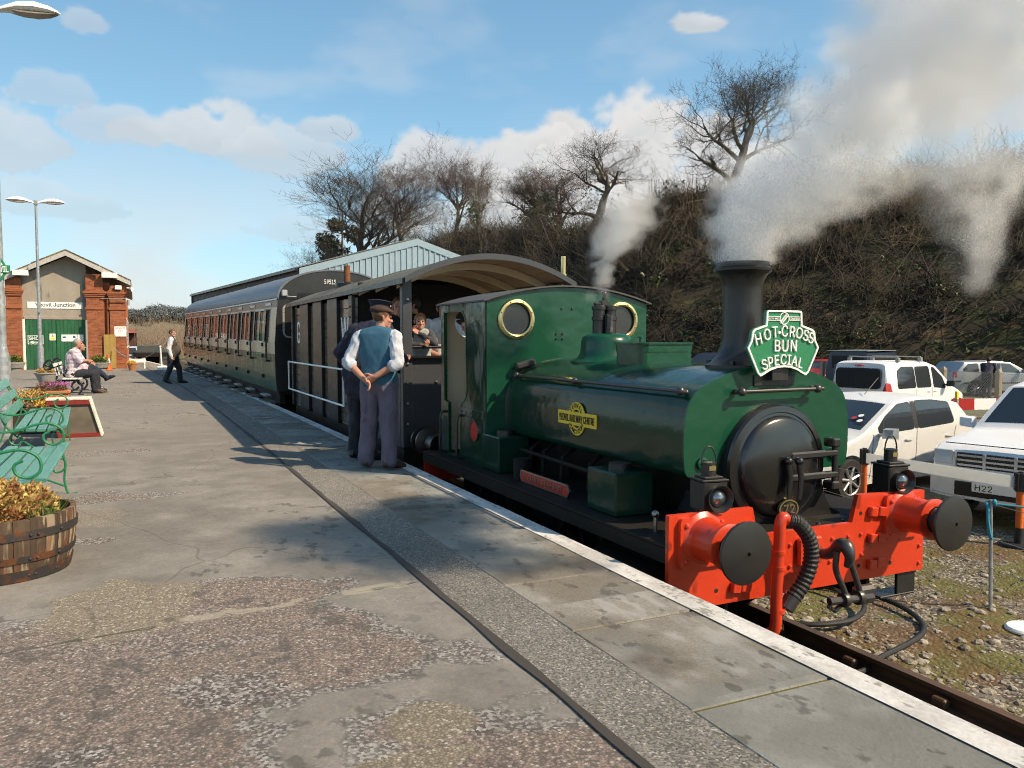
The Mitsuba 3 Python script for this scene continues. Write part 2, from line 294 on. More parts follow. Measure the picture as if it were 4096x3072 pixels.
# loose stones and moss tufts beside the track
def stones(n, seed, fx, fy, s0, s1):
    g = grow(seed); base = trimesh.creation.icosphere(1, 1.0); V, F, o = [], [], 0; bv, bf = np.array(base.vertices), np.array(base.faces)
    ms = trimesh.creation.icosahedron(); mv_, mf = np.array(ms.vertices), np.array(ms.faces)
    X = np.array([fx(g) for _ in range(n)]); Y = np.array([fy(g) for _ in range(n)]); Z = gz(X, Y)
    for x, y, z in zip(X, Y, Z):
        s = s0*(s1/s0)**(g.random()**2.4); b, f = (bv, bf) if s > .03 else (mv_, mf)
        v = b*(1+.35*(g.random((len(b), 1))-.5))*s*np.array([1+.5*g.random(), 1+.5*g.random(), .5+.35*g.random()])
        a = g.random()*6.3; v = np.stack([v[:, 0]*math.cos(a)-v[:, 1]*math.sin(a), v[:, 0]*math.sin(a)+v[:, 1]*math.cos(a), v[:, 2]], 1)
        V.append(v+[x, y, z+s*.12]); F.append(f+o); o += len(v)
    return tm(np.vstack(V), np.vstack(F))
P('m_stone', pr(lambda p, n, uv: mix((.17, .14, .10), (.44, .40, .33), cell_rand(p.x*16, p.y*16, 2))*(.7+.5*noise(p.x*60, p.y*60, p.z*60))), .9)
P('m_stone_dark', (.085, .07, .055), .9)
k = obj('loose_stones', stones(3800, 1, lambda g: 2.12+4.6*g.random()**1.5, lambda g: 1.8+9.5*g.random(), .007, .04), 'm_stone', smooth=False); stuff(k, 'pale loose stones scattered over the mossy gravel right of the rail', 'stones')
k = obj('rail_side_stones', stones(1100, 5, lambda g: 2.07+.5*g.random()**1.6, lambda g: 1.6+8*g.random(), .014, .042), 'm_stone', smooth=False); stuff(k, 'coarser ballast stones heaped along the right side of the rail', 'stones')
k = obj('track_ballast', stones(2600, 2, lambda g: -.05+2.0*g.random(), lambda g: .8+9*g.random(), .02, .05), 'm_stone_dark', smooth=False); stuff(k, 'dark ballast stones between platform wall and rail', 'ballast')
def blades(P0, seed, h, w, lean=.5):
    g = grow(seed); n = len(P0); a = g.random(n)*2*PI; hh = h*(.4+.8*g.random(n)); l = lean*hh*g.random(n); b = g.random(n)*2*PI
    d = np.stack([np.cos(a), np.sin(a), a*0], 1)*(w*(.6+.7*g.random(n)))[:, None]; tip = P0+np.stack([np.cos(b)*l, np.sin(b)*l, hh], 1)
    return tm(np.stack([P0-d, P0+d, tip], 1).reshape(-1, 3), np.arange(3*n).reshape(-1, 3))
g = grow(8); xy = np.stack([2.25+5*g.random(16000), 1.8+8.5*g.random(16000)], 1)
xy = xy[meshkit.fbm(np.c_[xy[:, 0]*1.3+4, xy[:, 1]*1.3, xy[:, 0]*0+7], 3) > .54]; mossp = np.c_[xy, gz(xy[:, 0], xy[:, 1])-.004]
P('m_moss', pr(lambda p, n, uv: mix((.11, .115, .02), (.21, .20, .05), noise(p.x*5, p.y*5))), .9)
k = obj('moss_grass', blades(mossp, 8, .028, .005), 'm_moss', smooth=False); stuff(k, 'short yellow green moss and grass in patches on the gravel', 'grass')
# ---------------------------------------------------------------- railway track
def rustc(p, n, uv): return mix((.045, .028, .018), (.16, .088, .048), fbm(p.x*9, p.y*3, p.z*20, 3))
P('m_rail', pr(rustc), .55); P('m_sleeper', pr(lambda p, n, uv: mix((.10, .085, .07), (.26, .235, .20), fbm(p.x*4, p.y*30, p.z*4, 3))), .9); P('m_rail_top', (.25, .18, .13), .35, metallic=.5)
RAIL = [(-.035, 0), (.035, 0), (.036, -.025), (.03, -.04), (.009, -.05), (.009, -.115), (.07, -.128), (.07, -.14), (-.07, -.14), (-.07, -.128), (-.009, -.115), (-.009, -.05), (-.03, -.04), (-.036, -.025)]
def rail_mesh(x0, ys, z):
    n = len(RAIL); v = [(x0+edge_x(y)+a, y, z+b) for y in ys for a, b in RAIL]; f = []
    for j in range(len(ys)-1):
        for i in range(n):
            i2 = (i+1) % n; a, b = j*n, (j+1)*n; f += [(a+i, b+i2, a+i2), (a+i, b+i, b+i2)]
    return tm(v, f)
labels['railway_track'] = {'kind': 'structure'}
RZ = -.876; TC = 1.276
ry = np.concatenate([np.arange(-4, 9, 3.0), np.arange(9, 100, 3.0)])
for s in (-.7525, .7525): obj('rail', rail_mesh(TC+s, ry, RZ), 'm_rail', 'railway_track', smooth=False)
for i in range(64):
    y = -.9+.72*i
    if y > 43: break
    e = float(edge_x(y)); obj('sleeper', mv(box(TC-1.28+e, TC+1.28+e+rg.normal(0, .03), y-.125, y+.125, -1.16, -1.012, .012), rz=rg.normal(0, .8), o=(TC+e, y, 0)), 'm_sleeper', 'railway_track', smooth=False)
    for s in (-.7525, .7525):
        if y < 8: obj('rail_chair', cat(box(TC+s-.18, TC+s+.18, y-.09, y+.09, -1.012, -.985, .006), box(TC+s-.1, TC+s-.04, y-.05, y+.05, -.985, -.92, .01), box(TC+s+.04, TC+s+.1, y-.05, y+.05, -.985, -.92, .01)), 'm_rail', 'railway_track', smooth=False)
# second siding, seen far away beyond the chain
labels['siding_track'] = {'kind': 'structure'}
for s in (-.7525, .7525): obj('rail', rail_mesh(TC+s-3.1, np.arange(62, 122, 3.), -.6), 'm_rail', 'siding_track', smooth=False)
# ---------------------------------------------------------------- wooded bank
TOE = np.array([(60, -6), (46, 14), (37, 27), (30, 34), (24, 40), (20, 50), (17.5, 62), (14, 78), (9, 100), (4, 130)], float)
CREST = np.array([(66, 4, 14), (55, 26, 13.5), (45, 36.5, 12.6), (35, 43.5, 11.6), (29.8, 46.5, 10.9), (29.3, 54, 9.8), (25.5, 70.5, 11.3), (22.5, 80, 9.6), (19.5, 90, 6.0), (16, 104, 1.5), (12, 134, 0)], float)
def resamp(a, n):
    s = spline(a, 10); d = np.r_[0, np.cumsum(np.linalg.norm(np.diff(s[:, :2], axis=0), axis=1))]; t = np.linspace(0, d[-1], n)
    return np.stack([np.interp(t, d, s[:, k]) for k in range(s.shape[1])], 1)
NB = 120; toe_, crest_ = resamp(TOE, NB), resamp(CREST, NB)
def bank_pt(i, t):
    """i: index along the bank (float), t: 0 toe .. 1 crest"""
    i = np.clip(i, 0, NB-1.001); a = np.floor(i).astype(int); w = (i-a)[..., None]
    A = toe_[a]*(1-w)+toe_[a+1]*w; B = crest_[a]*(1-w)+crest_[a+1]*w; t = np.asarray(t, float)[..., None]
    xy = A+(B[..., :2]-A)*t; z = -1.05+(B[..., 2:]+1.05)*np.clip(t, 0, 1.0)**.85
    z = z-.9*np.maximum(t-1, 0)*3
    q = np.concatenate([xy, z], -1); return q+(meshkit.fbm(q*.35, 3)[..., None]-.5)*np.array([1.6, 1.6, 1.2])*np.clip(t*4, 0, 1)
I, Tt = np.meshgrid(np.arange(NB)*1.0, np.r_[np.linspace(0, 1, 26), 1.5, 3, 8], indexing='ij')
bp = bank_pt(I, Tt); nb, nt = bp.shape[:2]
ii = (np.arange(nb-1)[:, None]*nt+np.arange(nt-1)).ravel()
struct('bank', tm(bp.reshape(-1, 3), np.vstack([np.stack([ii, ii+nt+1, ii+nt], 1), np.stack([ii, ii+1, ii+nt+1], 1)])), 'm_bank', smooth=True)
# bare scrub over the bank: bundles of thin arching shoots
def soft_normals(m, per, g, o=(-.55, -.55, .62), amp=.4):
    """thin shoots are round: shade each with one normal near that of the thicket"""
    k = len(m.vertices)//per; n = np.array(o)+g.normal(0, amp, (k, 3)); n /= np.linalg.norm(n, axis=1, keepdims=True); return np.repeat(n, per, 0)
def shoots(base, up, n, ln, w, g, spread=.8, bend=.35, seg=3):
    """base (k,3): n shoots from each, every shoot a tapering ribbon of seg pieces"""
    k = len(base); B = np.repeat(base, n, 0)+g.normal(0, .25, (k*n, 3))*[1, 1, .2]; U = np.repeat(up, n, 0)+g.normal(0, spread, (k*n, 3))*[1, 1, .55]
    U /= np.linalg.norm(U, axis=1, keepdims=True); L = ln*(.35+.9*g.random(k*n))[:, None]; W = w*(.6+.8*g.random(k*n))[:, None]
    side = np.cross(U, g.normal(0, 1, (k*n, 3))); side /= np.linalg.norm(side, axis=1, keepdims=True)
    drop = g.normal(0, 1, (k*n, 3))*bend+np.array([0, 0, -bend*.6]); V = []
    for s in range(seg+1):
        t = s/seg; c = B+U*L*t+drop*L*t*t; V += [c-side*W*(1-.8*t), c+side*W*(1-.8*t)]
    V = np.stack(V, 1); m = k*n; o = (np.arange(m)*2*(seg+1))[:, None, None]; f = []
    for s in range(seg): f += [(2*s, 2*s+1, 2*s+3), (2*s, 2*s+3, 2*s+2)]
    return tm(V.reshape(-1, 3), (o+np.array(f)[None]).reshape(-1, 3))
P('m_scrub_shaded', (.028, .021, .014), .9); P('m_scrub', (.105, .078, .045), .9); P('m_scrub_pale', (.18, .138, .08), .9)  # darkest scrub colour stands in for dense shade on the bank
g = grow(77)
for nm, mat, k, n, ln, w, t0, t1, lb, spread in (('dark_scrub', 'm_scrub_shaded', 2300, 26, 1.9, .032, .02, .97, 'tangled scrub with bank shade put into its dark colour', .9), ('brown_scrub', 'm_scrub', 2300, 22, 1.8, .022, .42, 1.04, 'brown leafless scrub covering the upper bank', .7), ('pale_scrub', 'm_scrub_pale', 520, 20, 1.6, .015, .5, 1.02, 'pale dry shoots on the bank', .75)):
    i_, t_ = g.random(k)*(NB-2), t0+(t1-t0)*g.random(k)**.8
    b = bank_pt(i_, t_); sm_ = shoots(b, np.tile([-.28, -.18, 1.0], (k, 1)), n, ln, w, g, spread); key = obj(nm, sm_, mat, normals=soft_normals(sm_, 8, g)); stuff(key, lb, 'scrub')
b = bank_pt(g.random(900)*(NB-2), g.random(900)*.35); P('m_ivy_ground', (.045, .06, .016), .8)
sm_ = shoots(b, np.tile([-.5, -.4, .6], (900, 1)), 14, .5, .06, g, 1.0, .3, 2); key = obj('ground_ivy', sm_, 'm_ivy_ground', normals=soft_normals(sm_, 6, g)); stuff(key, 'dull green ivy creeping over the foot of the bank', 'ivy')
# far scrub, fields and hills at the left end of the line
hx = np.linspace(-500, 700, 120)
def ridge(y0, z0, amp, seed, base=-3, fr=90., xs=hx):
    t = z0+amp*(meshkit.fbm(np.stack([xs/fr, xs*0+seed, xs*0], -1), 4, seed)-.5)*2
    v = [p for x, z in zip(xs, t) for p in ((x, y0, base), (x, y0+60, z), (x, y0+400, z*.9))]
    return tm(v, [f for j in range(len(xs)-1) for a, b in [(3*j, 3*j+3)] for f in ((a, b, b+1), (a, b+1, a+1), (a+1, b+1, b+2), (a+1, b+2, a+2))])
struct('far_hill', ridge(900, 25, 9, 4, fr=260.), 'm_far_field', smooth=True)
b = np.stack([-60+130*g.random(2600), 118+50*g.random(2600), np.full(2600, -1.2)], 1)
b[:, 2] += 1.1*g.random(2600); P('m_scrub_far', (.20, .15, .105), .95)
sm_ = shoots(b, np.tile([0, 0, 1.], (2600, 1)), 20, 4.6, .028, g, .4); key = obj('far_scrub', sm_, 'm_scrub_far', normals=soft_normals(sm_, 8, g, (.1, -.8, .6))); stuff(key, 'pinkish brown leafless scrub beyond the end of the platform', 'scrub')
def crown_blob(c, r, n, g, size):
    d = g.normal(0, 1, (n, 3)); d /= np.linalg.norm(d, axis=1, keepdims=True); q = c+d*r*(.55+.5*g.random((n, 1)))*[1, 1, .8]
    a = g.normal(0, size, (n, 3)); b = g.normal(0, size, (n, 3)); return tm(np.stack([q, q+a, q+b], 1).reshape(-1, 3), np.arange(3*n).reshape(-1, 3))
fw = []
for x in np.arange(-70, 190, 5.0):
    hgt = 7+9*meshkit.noise(np.array([x/22., 3, 0]))**1.5; zb = 25+9*(meshkit.fbm(np.array([x/260., 4, 0]), 4, 4)-.5)*2
    fw.append(crown_blob(np.array([x+g.normal(0, 2), 945+g.normal(0, 8), zb-2+hgt*.4]), hgt*.75, 420, g, 1.1))
key = obj('far_wood', cat(fw), 'm_far_wood_haze', smooth=False); stuff(key, 'wood along the distant hill top with haze in its blue green', 'wood')
# ---------------------------------------------------------------- steam locomotive (built about its centre line, x local)
def greenc(p, n, uv):
    b = fbm(p.x*3, p.y*3, p.z*3, 3); st = fbm(p.x*7, p.y*7, p.z*1.3, 3)
    c = mix((.003, .060, .030), (.006, .080, .040), b)
    c = mix(c, (.045, .06, .035), smoothstep(.60, .74, st)*smoothstep(1.0, .5, p.z)*.35)
    return c
wavy = pr(lambda p, n, uv: fbm(p.x*5, p.y*5, p.z*5, 3)+.05*noise(p.x*60, p.y*60, p.z*60), 6e-3)
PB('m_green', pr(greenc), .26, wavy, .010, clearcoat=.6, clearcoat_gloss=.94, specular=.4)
PB('m_green_shaded', pr(lambda p, n, uv: mix(mix((.004, .032, .018), (.008, .045, .024), fbm(p.x*3, p.y*3, p.z*3, 3)), (.19, .205, .165), smoothstep(.46, .60, fbm(p.x*9, p.y*9, p.z*1.8+3, 4))*.9*smoothstep(6.9, 7.2, p.y)*smoothstep(.2, 1.0, p.z))), .16, wavy, .010, clearcoat=.35, clearcoat_gloss=.95, specular=.32)  # same green with side shade put into a darker tone; pale patches peel
P('m_black', pr(lambda p, n, uv: mix((.010, .010, .011), (.028, .026, .025), fbm(p.x*5, p.y*5, p.z*5, 3))), .38, clearcoat=.5, clearcoat_gloss=.8)
P('m_black_gloss', (.008, .008, .009), .18, clearcoat=1., clearcoat_gloss=.9)
P('m_grime', pr(lambda p, n, uv: mix((.007, .0065, .006), (.022, .018, .014), fbm(p.x*4, p.y*4, p.z*6, 3))), .7, specular=.25)
P('m_red', pr(lambda p, n, uv: mix(mix((.72, .058, .014), (.60, .042, .012), fbm(p.x*6, p.y*6, p.z*6, 3)), (.10, .02, .012), smoothstep(.66, .78, fbm(p.x*11, p.y*11, p.z*7, 3))*.6)), .32, clearcoat=.5, clearcoat_gloss=.85)
P('m_brass', (.78, .60, .28), .28, metallic=1.); P('m_steel', (.30, .29, .28), .32, metallic=1.); P('m_dark_steel', (.075, .072, .07), .36, metallic=.6)
P('m_cream', pr(lambda p, n, uv: mix((.90, .77, .55), (.76, .62, .42), fbm(p.x*4, p.y*4, p.z*3, 3))), .5)
P('m_white_paint', (.78, .78, .76), .4); P('m_yellow_sign', (.78, .53, .035), .4); P('m_sign_green', (.018, .23, .095), .35, clearcoat=.6)
P('m_rubber', (.018, .018, .018), .6); P('m_red_plate', (.55, .035, .02), .4)
P('m_lens', (.22, .25, .28), .04, metallic=.9, clearcoat=1.)
scene['m_glass'] = {'type': 'thindielectric', 'int_ior': 1.5}
P('m_dark_inside', (.012, .011, .010), .85)  # near-black colour in place of the shade inside openings
LOCO = thing('steam_locomotive', 'dark green saddle tank steam locomotive with red buffer beam and tall black chimney', 'locomotive')
def lo(name, mesh, mat, parent=LOCO, smooth=32, label=None): return obj(name, mv(mesh, (TC, 0, 0)), mat, parent, smooth, label)
# buffer beam
beam = sg.Polygon([(-1.095, -.255), (1.095, -.255), (1.095, .305), (.457, .322), (.405, .137), (-.425, .137), (-.467, .318), (-1.095, .322)]).buffer(.006, 2)
BB = lo('buffer_beam', prism(beam, 'xz', 3.90, 3.935), 'm_red', smooth=20, label='bright red buffer beam dropped in the middle')
def rivet(x, z, y=3.90, r=.016): return lathe([(0, .016), (r*.7, .012), (r, 0)], 10, (x, y, z), (0, -1, 0))
for x, z in ((.22, .052), (.364, .052), (.483, .055), (.355, -.091), (.492, -.086), (1.057, -.085), (1.057, -.21), (-.15, .05), (-.15, -.09), (-1.03, -.21), (.20, -.10)): lo('rivet', rivet(x, z), 'm_red', BB, 40)
for x, z in ((.575, .205), (.575, .02), (.575, -.16), (.655, .2), (.655, .02), (.65, -.155), (-.605, -.165), (-.535, -.165), (-.51, .21)): lo('square_nut', mv(box(x-.033, x+.033, 3.862, 3.90, z-.033, z+.033, .006), rz=0, ry=8, o=(x, 3.9, z)), 'm_red', BB, False)
for x, z in ((.478, .2), (.773, -.176), (-.742, -.17), (.47, -.16)): lo('bolt_hole', lathe([(0, .002), (.014, .002), (.014, 0)], 10, (x, 3.90, z), (0, -1, 0)), 'm_dark_inside', BB)
for s in (-1, 1):
    x = s*.8635; z = .174
    B = lo('buffer', lathe([(.165, .0), (.165, .012), (.135, .03), (.122, .06), (.118, .22), (.135, .225), (.139, .25), (.115, .262), (.09, .262)], 32, (x, 3.885, z), (0, -1, 0)), 'm_red', label='red cast buffer stock with a black round head')
    lo('mounting_plate', prism(rrect(x-.175, x+.175, z-.175, z+.135, .03), 'xz', 3.868, 3.899), 'm_red', B, 20)
    lo('ram', cyl((x, 3.64, z), (x, 3.50, z), .084, n=24), 'm_black', B)
    lo('head', lathe([(.05, 0), (.16, 0), (.18, .006), (.183, .016), (.178, .026), (.12, .037), (.012, .043), (.012, .03), (0, .03)], 40, (x, 3.518, z), (0, -1, 0)), 'm_black', B, 24)
    for dx, dz in ((-.13, .09), (.13, .09), (-.13, -.13), (.13, -.13)): lo('bolt', rivet(x+dx, z+dz, 3.868, .018), 'm_red', B)
    for dx in (-.09, .09): lo('rib', prism([(z-.10, 3.87), (z+.05, 3.87), (z+.03, 3.74), (z-.03, 3.70)], 'yz', x+dx-.01, x+dx+.01) if 0 else box(x+dx-.008, x+dx+.008, 3.74, 3.87, z-.06, z+.06, .006), 'm_red', B, 20)
# vacuum standpipe and hose, hook, couplings
px, py = -.372, 3.75
VP = lo('vacuum_pipe', tube(spline([(px+.055, py, .255), (px+.02, py, .28), (px-.005, py, .24), (px-.01, py, .1), (px-.025, py, -.2), (px-.03, py, -.40), (px-.05, py+.04, -.455), (px-.10, py+.14, -.47)], 6), .036, 14), 'm_red', label='red upright vacuum pipe')
for z in (.08, -.02, -.29): lo('collar', cyl((px-.012, py, z), (px-.012, py, z-.022), .043, n=16), 'm_red', VP)
hs = spline([(px+.05, py, .262), (px+.13, py-.01, .235), (px+.215, py-.02, .13), (px+.235, py-.02, 0), (px+.19, py-.01, -.14), (px+.10, py, -.25)], 18)
lo('hose', tube(hs, [.044+.0055*((i//2) % 2) for i in range(len(hs))], 14), 'm_rubber', VP, 20, 'black ribbed rubber hose')
lo('hose_end', cyl((px+.105, py, -.235), (px+.055, py, -.30), .052, .045), 'm_dark_steel', VP)
lo('chain', tube([(px+.05, py, -.29), (px+.02, py, -.36), (px+.035, py, -.43)], .005, 6), 'm_steel', VP)
HK = lo('coupling_hook', tube(spline([(.03, 3.90, 0), (.03, 3.78, .0), (.03, 3.71, .035), (.03, 3.665, .085), (.03, 3.61, .09), (.03, 3.58, .03), (.03, 3.60, -.035)], 6), np.interp(np.arange(37), [0, 14, 24, 36], [.034, .036, .046, .02]), 12), 'm_dark_steel', label='heavy dark steel drawhook')
lo('hook_plate', box(-.10, .10, 3.862, 3.899, -.09, .09, .01), 'm_red', HK, 20)
for s in (-1, 1):
    lo('link', tube(spline([(s*.045+.03, 3.64, .055), (s*.07+.05, 3.64, -.06), (s*.065+.10, 3.63, -.18), (s*.06+.12, 3.62, -.25)], 6), .019, 10), 'm_dark_steel', HK)
    lo('link_eye', lathe([(.018, -.02), (.045, -.02), (.05, 0), (.045, .02), (.018, .02), (.018, -.02)], 18, (s*.062+.11, 3.63, -.255), (1, 0, 0)), 'm_dark_steel', HK)
lo('screw', cyl((-.07, 3.64, -.255), (.27, 3.61, -.262), .024, n=10), 'm_dark_steel', HK)
lo('screw_weight', box(.17, .34, 3.63, 3.70, -.32, -.20, .02), 'm_dark_steel', HK)
lo('shackle', tube([(-.02, 3.66, -.25), (-.05, 3.66, -.30), (.0, 3.66, -.33), (.05, 3.66, -.30), (.05, 3.66, -.25)], .016, 8), 'm_dark_steel', HK)
lo('guard_iron', cat(box(.88, 1.06, 3.925, 3.95, -.42, -.256, .004), box(.72, 1.06, 3.925, 4.07, -.435, -.42, .004)), 'm_black', smooth=20)
# running plate, frames, wheels
lo('running_plate', cat(box(-1.08, 1.08, 3.936, 8.52, .112, .132, .004), box(-1.08, -1.06, 3.95, 8.5, .02, .111), box(1.06, 1.08, 3.95, 8.5, .02, .111)), 'm_grime', smooth=20)
for x in (.2, .42): lo('plate_rivet', rivet(0, 0), 'm_black') if 0 else lo('plate_rivet', lathe([(.018, 0), (.012, .012), (0, .015)], 8, (x, 4.0, .132)), 'm_black')
lo('rear_beam', box(-1.06, 1.06, 8.5, 8.54, -.2, .13), 'm_red')
for s in (-1, 1):
    lo('frame', box(s*.62-.015, s*.62+.015, 3.95, 8.4, -.42, .11), 'm_grime', smooth=False)
    lo('rear_buffer', lathe([(.12, 0), (.115, .22), (.08, .22), (.08, .3), (.18, .32), (.18, .36), (0, .37)], 24, (s*.8635, 8.54, .174), (0, 1, 0)), 'm_black')
    CY = lo('cylinder', cat(cyl((s*.86, 4.35, -.32), (s*.86, 5.0, -.32), .21, n=24), box(s*.62, s*.86, 4.4, 4.95, -.5, -.1, .02)), 'm_grime')
    for y in (5.45, 7.15):
        W = lo('wheel', cat(lathe([(.40, -.06), (.455, -.06), (.46, .05), (.485, .06), (.485, .08), (.40, .08), (.40, -.06)], 36, (s*.7525, y, RZ+.46), (-s, 0, 0)), lathe([(0, -.09), (.09, -.08), (.09, .05), (0, .05)], 16, (s*.7525, y, RZ+.46), (-s, 0, 0)), *[cyl((s*.7525, y+.08*math.cos(a), RZ+.46+.08*math.sin(a)), (s*.7525, y+.41*math.cos(a), RZ+.46+.41*math.sin(a)), .025, n=6) for a in np.arange(10)*2*PI/10]), 'm_grime')
    lo('coupling_rod', box(s*.88-.02, s*.88+.02, 5.3, 7.3, -.62, -.53, .01), 'm_dark_steel')
lo('boiler', cyl((0, 4.25, .42), (0, 7.1, .42), .46, n=40), 'm_grime', smooth=40)
lo('firebox', box(-.5, .5, 6.3, 7.2, -.3, .5, .05), 'm_grime')
for y0, y1, x0, z1 in ((4.73, 5.12, -.95, .44), (6.75, 7.15, -.94, .47)):
    S = lo('sandbox', box(x0, x0+.32, y0, y1, .133, z1, .012), 'm_green_shaded', smooth=20, label='small green sandbox on the running plate')
    lo('sandbox_lid', cyl((x0+.16, (y0+y1)/2, z1), (x0+.16, (y0+y1)/2, z1+.045), .085), 'm_black', S)
    lo('sandbox', mv(box(-x0-.32, -x0, y0, y1, .133, z1, .012)), 'm_green_shaded', smooth=20)
for y in (5.5, 5.95, 6.3, 6.55): lo('pipe', tube([(-.72, y, .13), (-.70, y, .38), (-.52, y+.05, .47)], .02, 8), 'm_grime')
lo('pipe', tube([(-.74, 4.9, .33), (-.74, 6.7, .36)], .018, 8), 'm_grime'); lo('injector', cyl((-.86, 6.42, .133), (-.86, 6.42, .32), .075), 'm_grime')
lo('lamp_iron', cat(cyl((-.93, 4.28, .133), (-.93, 4.28, .235), .014, n=10), ball((-.93, 4.28, .25), .026)), 'm_steel')
# name plate
npl = sg.Polygon([(5.47, .145), (5.44, .19), (5.47, .235), (6.29, .235), (6.31, .19), (6.29, .145)])
NP = lo('nameplate', prism(npl, 'yz', -.925, -.91), 'm_red_plate', smooth=False, label='red nameplate reading LORD FISHER')
lo('lettering', facing(text_w(text('LORD FISHER', .052), .66), (-.927, 5.88, .164), (0, -1, 0), (0, 0, 1)), 'm_steel', NP, False)
lo('plate_edge', prism(npl.buffer(.008).difference(npl.buffer(-.004)), 'yz', -.928, -.912), 'm_steel', NP, False)
# smokebox
SB = lo('smokebox', cyl((0, 4.20, .51), (0, 4.6, .51), .425, n=48), 'm_black', smooth=40)
sad = sg.Polygon(np.vstack([[(-.62, .133)], np.array([(-.40, .42), (-.47, .26), (-.52, .18)])[::-1], [(-.40, .5), (.40, .5)], [(.47, .26), (.52, .18), (.62, .133)]]))
lo('saddle', prism(sad, 'xz', 4.205, 4.6), 'm_black', SB, 20)
D = lo('smokebox_door', lathe([(.425, 0), (.43, .012), (.415, .03), (.375, .036), (.37, .03), (.352, .034), (.342, .052), (.32, .072), (.235, .098), (.11, .112), (0, .115)], 56, (0, 4.205, .51), (0, -1, 0)), 'm_black_gloss', smooth=30, label='round dished black smokebox door')
for z in (.588, .438): lo('hinge_strap', cat(box(.03, .36, 4.082, 4.112, z-.026, z+.026, .012), box(.30, .47, 4.085, 4.15, z-.02, z+.02, .008)), 'm_black', D, 20)
lo('hinge_post', cyl((.455, 4.11, .67), (.455, 4.11, .34), .022, n=12), 'm_black', D)
for z in (.66, .36): lo('hinge_lug', box(.41, .48, 4.08, 4.18, z-.03, z+.03, .01), 'm_black', D, 20)
for dx, dy in ((-.02, 0), (.045, -.03)):
    lo('door_handle', cat(tube([(dx, 4.06+dy, .56), (dx+.012, 4.05+dy, .45), (dx-.005, 4.045+dy, .31)], [.021, .019, .014], 10), ball((dx, 4.06+dy, .565), .030)), 'm_black_gloss', D)
oval = lambda a, b, c=(0, 0): sg.Polygon(np.stack([c[0]+a*np.cos(np.arange(36)*PI/18), c[1]+b*np.sin(np.arange(36)*PI/18)], 1))
NO = lo('number_plate', prism(oval(.082, .062, (.012, .235)), 'xz', 4.085, 4.10), 'm_black', smooth=False, label='small oval number plate reading 72')
lo('rim', prism(oval(.085, .065, (.012, .235)).difference(oval(.076, .056, (.012, .235))), 'xz', 4.079, 4.099), 'm_brass', NO, False)
lo('number', facing(text('72', .062, .008), (.012, 4.085, .203), (1, 0, 0), (0, 0, 1)), 'm_brass', NO, False)
# saddle tank: section as on the front panel
sec = np.array([(-.64, .46), (-.70, .48), (-.724, .545), (-.732, .70), (-.722, .84), (-.69, .965), (-.62, 1.045), (-.50, 1.105), (-.32, 1.163), (-.15, 1.192), (0, 1.2)])
sec = np.vstack([sec, sec[-2::-1]*[-1, 1]]); secs = spline(sec, 4)
fp = sg.Polygon(secs)
TK = lo('saddle_tank', prism(fp.buffer(-.006), 'xz', 4.272, 7.088), 'm_green_shaded', smooth=30, label='long glossy green saddle tank over the boiler')
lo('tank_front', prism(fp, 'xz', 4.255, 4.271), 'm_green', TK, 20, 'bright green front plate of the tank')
for x, z in ((-.586, .56), (.583, .56)): lo('plug', cat(lathe([(.042, 0), (.042, .02), (.026, .024), (.026, .008), (0, .008)], 20, (x, 4.255, z), (0, -1, 0)), mv(box(x-.012, x+.012, 4.235, 4.25, z-.012, z+.012))), 'm_green', TK)
lo('bracket', box(-.16, .20, 4.243, 4.254, 1.06, 1.135, .003), 'm_black', TK, False)
def handrail(a, b, knobs, out, name='handrail'):
    a, b = np.array(a), np.array(b); H = lo(name, cyl(a, b, .0135, n=12), 'm_dark_steel', label=None)
    for t in knobs:
        q = a+(b-a)*t; lo('knob', cat(ball(q, .03, 2), cyl(q, q+np.array(out), .014, n=10), ball(q+np.array(out)*.75, .021, 2)), 'm_dark_steel', H)
handrail((-.685, 6.90, 1.035), (-.685, 4.36, 1.035), (0, .44, 1), (.06, 0, -.012))
handrail((.685, 6.90, 1.035), (.685, 4.36, 1.035), (0, .44, 1), (-.06, 0, -.012))
handrail((-.32, 4.18, 1.03), (.40, 4.18, 1.035), (0, .93), (0, .07, 0), 'front_handrail')
# roundel transfer on the tank side
def roundel(side):
    c = (5.66, .735); ring = circle(c, .135, 48).difference(circle(c, .075, 36)); bar = sg.box(5.35, c[1]-.055, 5.97, c[1]+.055)
    x = -.737
    R = lo('roundel', prism(so.unary_union([ring, bar]), 'yz', x, x+.009), 'm_yellow_sign', TK, False, 'yellow roundel reading YEOVIL RAILWAY CENTRE JUNCTION')
    g_ = [facing(text_w(text('YEOVIL RAILWAY CENTRE', .058), .57), (x-.002, 5.66, c[1]-.029), (0, -1, 0), (0, 0, 1))]
    for w, r, a0, top in (('YEOVIL', .092, 52, 1), ('JUNCTION', .122, 62, 0)):
        for i, ch in enumerate(w):
            a = math.radians((a0-2*a0*i/(len(w)-1))); sg_ = 1 if top else -1
            o = np.array([x-.002, c[0]-r*math.sin(-a*1)*-1 if 0 else c[0]+r*math.sin(a), c[1]+sg_*r*math.cos(a)])
            up = np.array([0, math.sin(a), math.cos(a)]) if top else np.array([0, -math.sin(a), math.cos(a)])
            rt = np.array([0, -up[2], up[1]])
            g_.append(facing(text(ch, .034), o, rt, up))
    lo('roundel_lettering', cat(g_), 'm_black', TK, False)
roundel(-1)
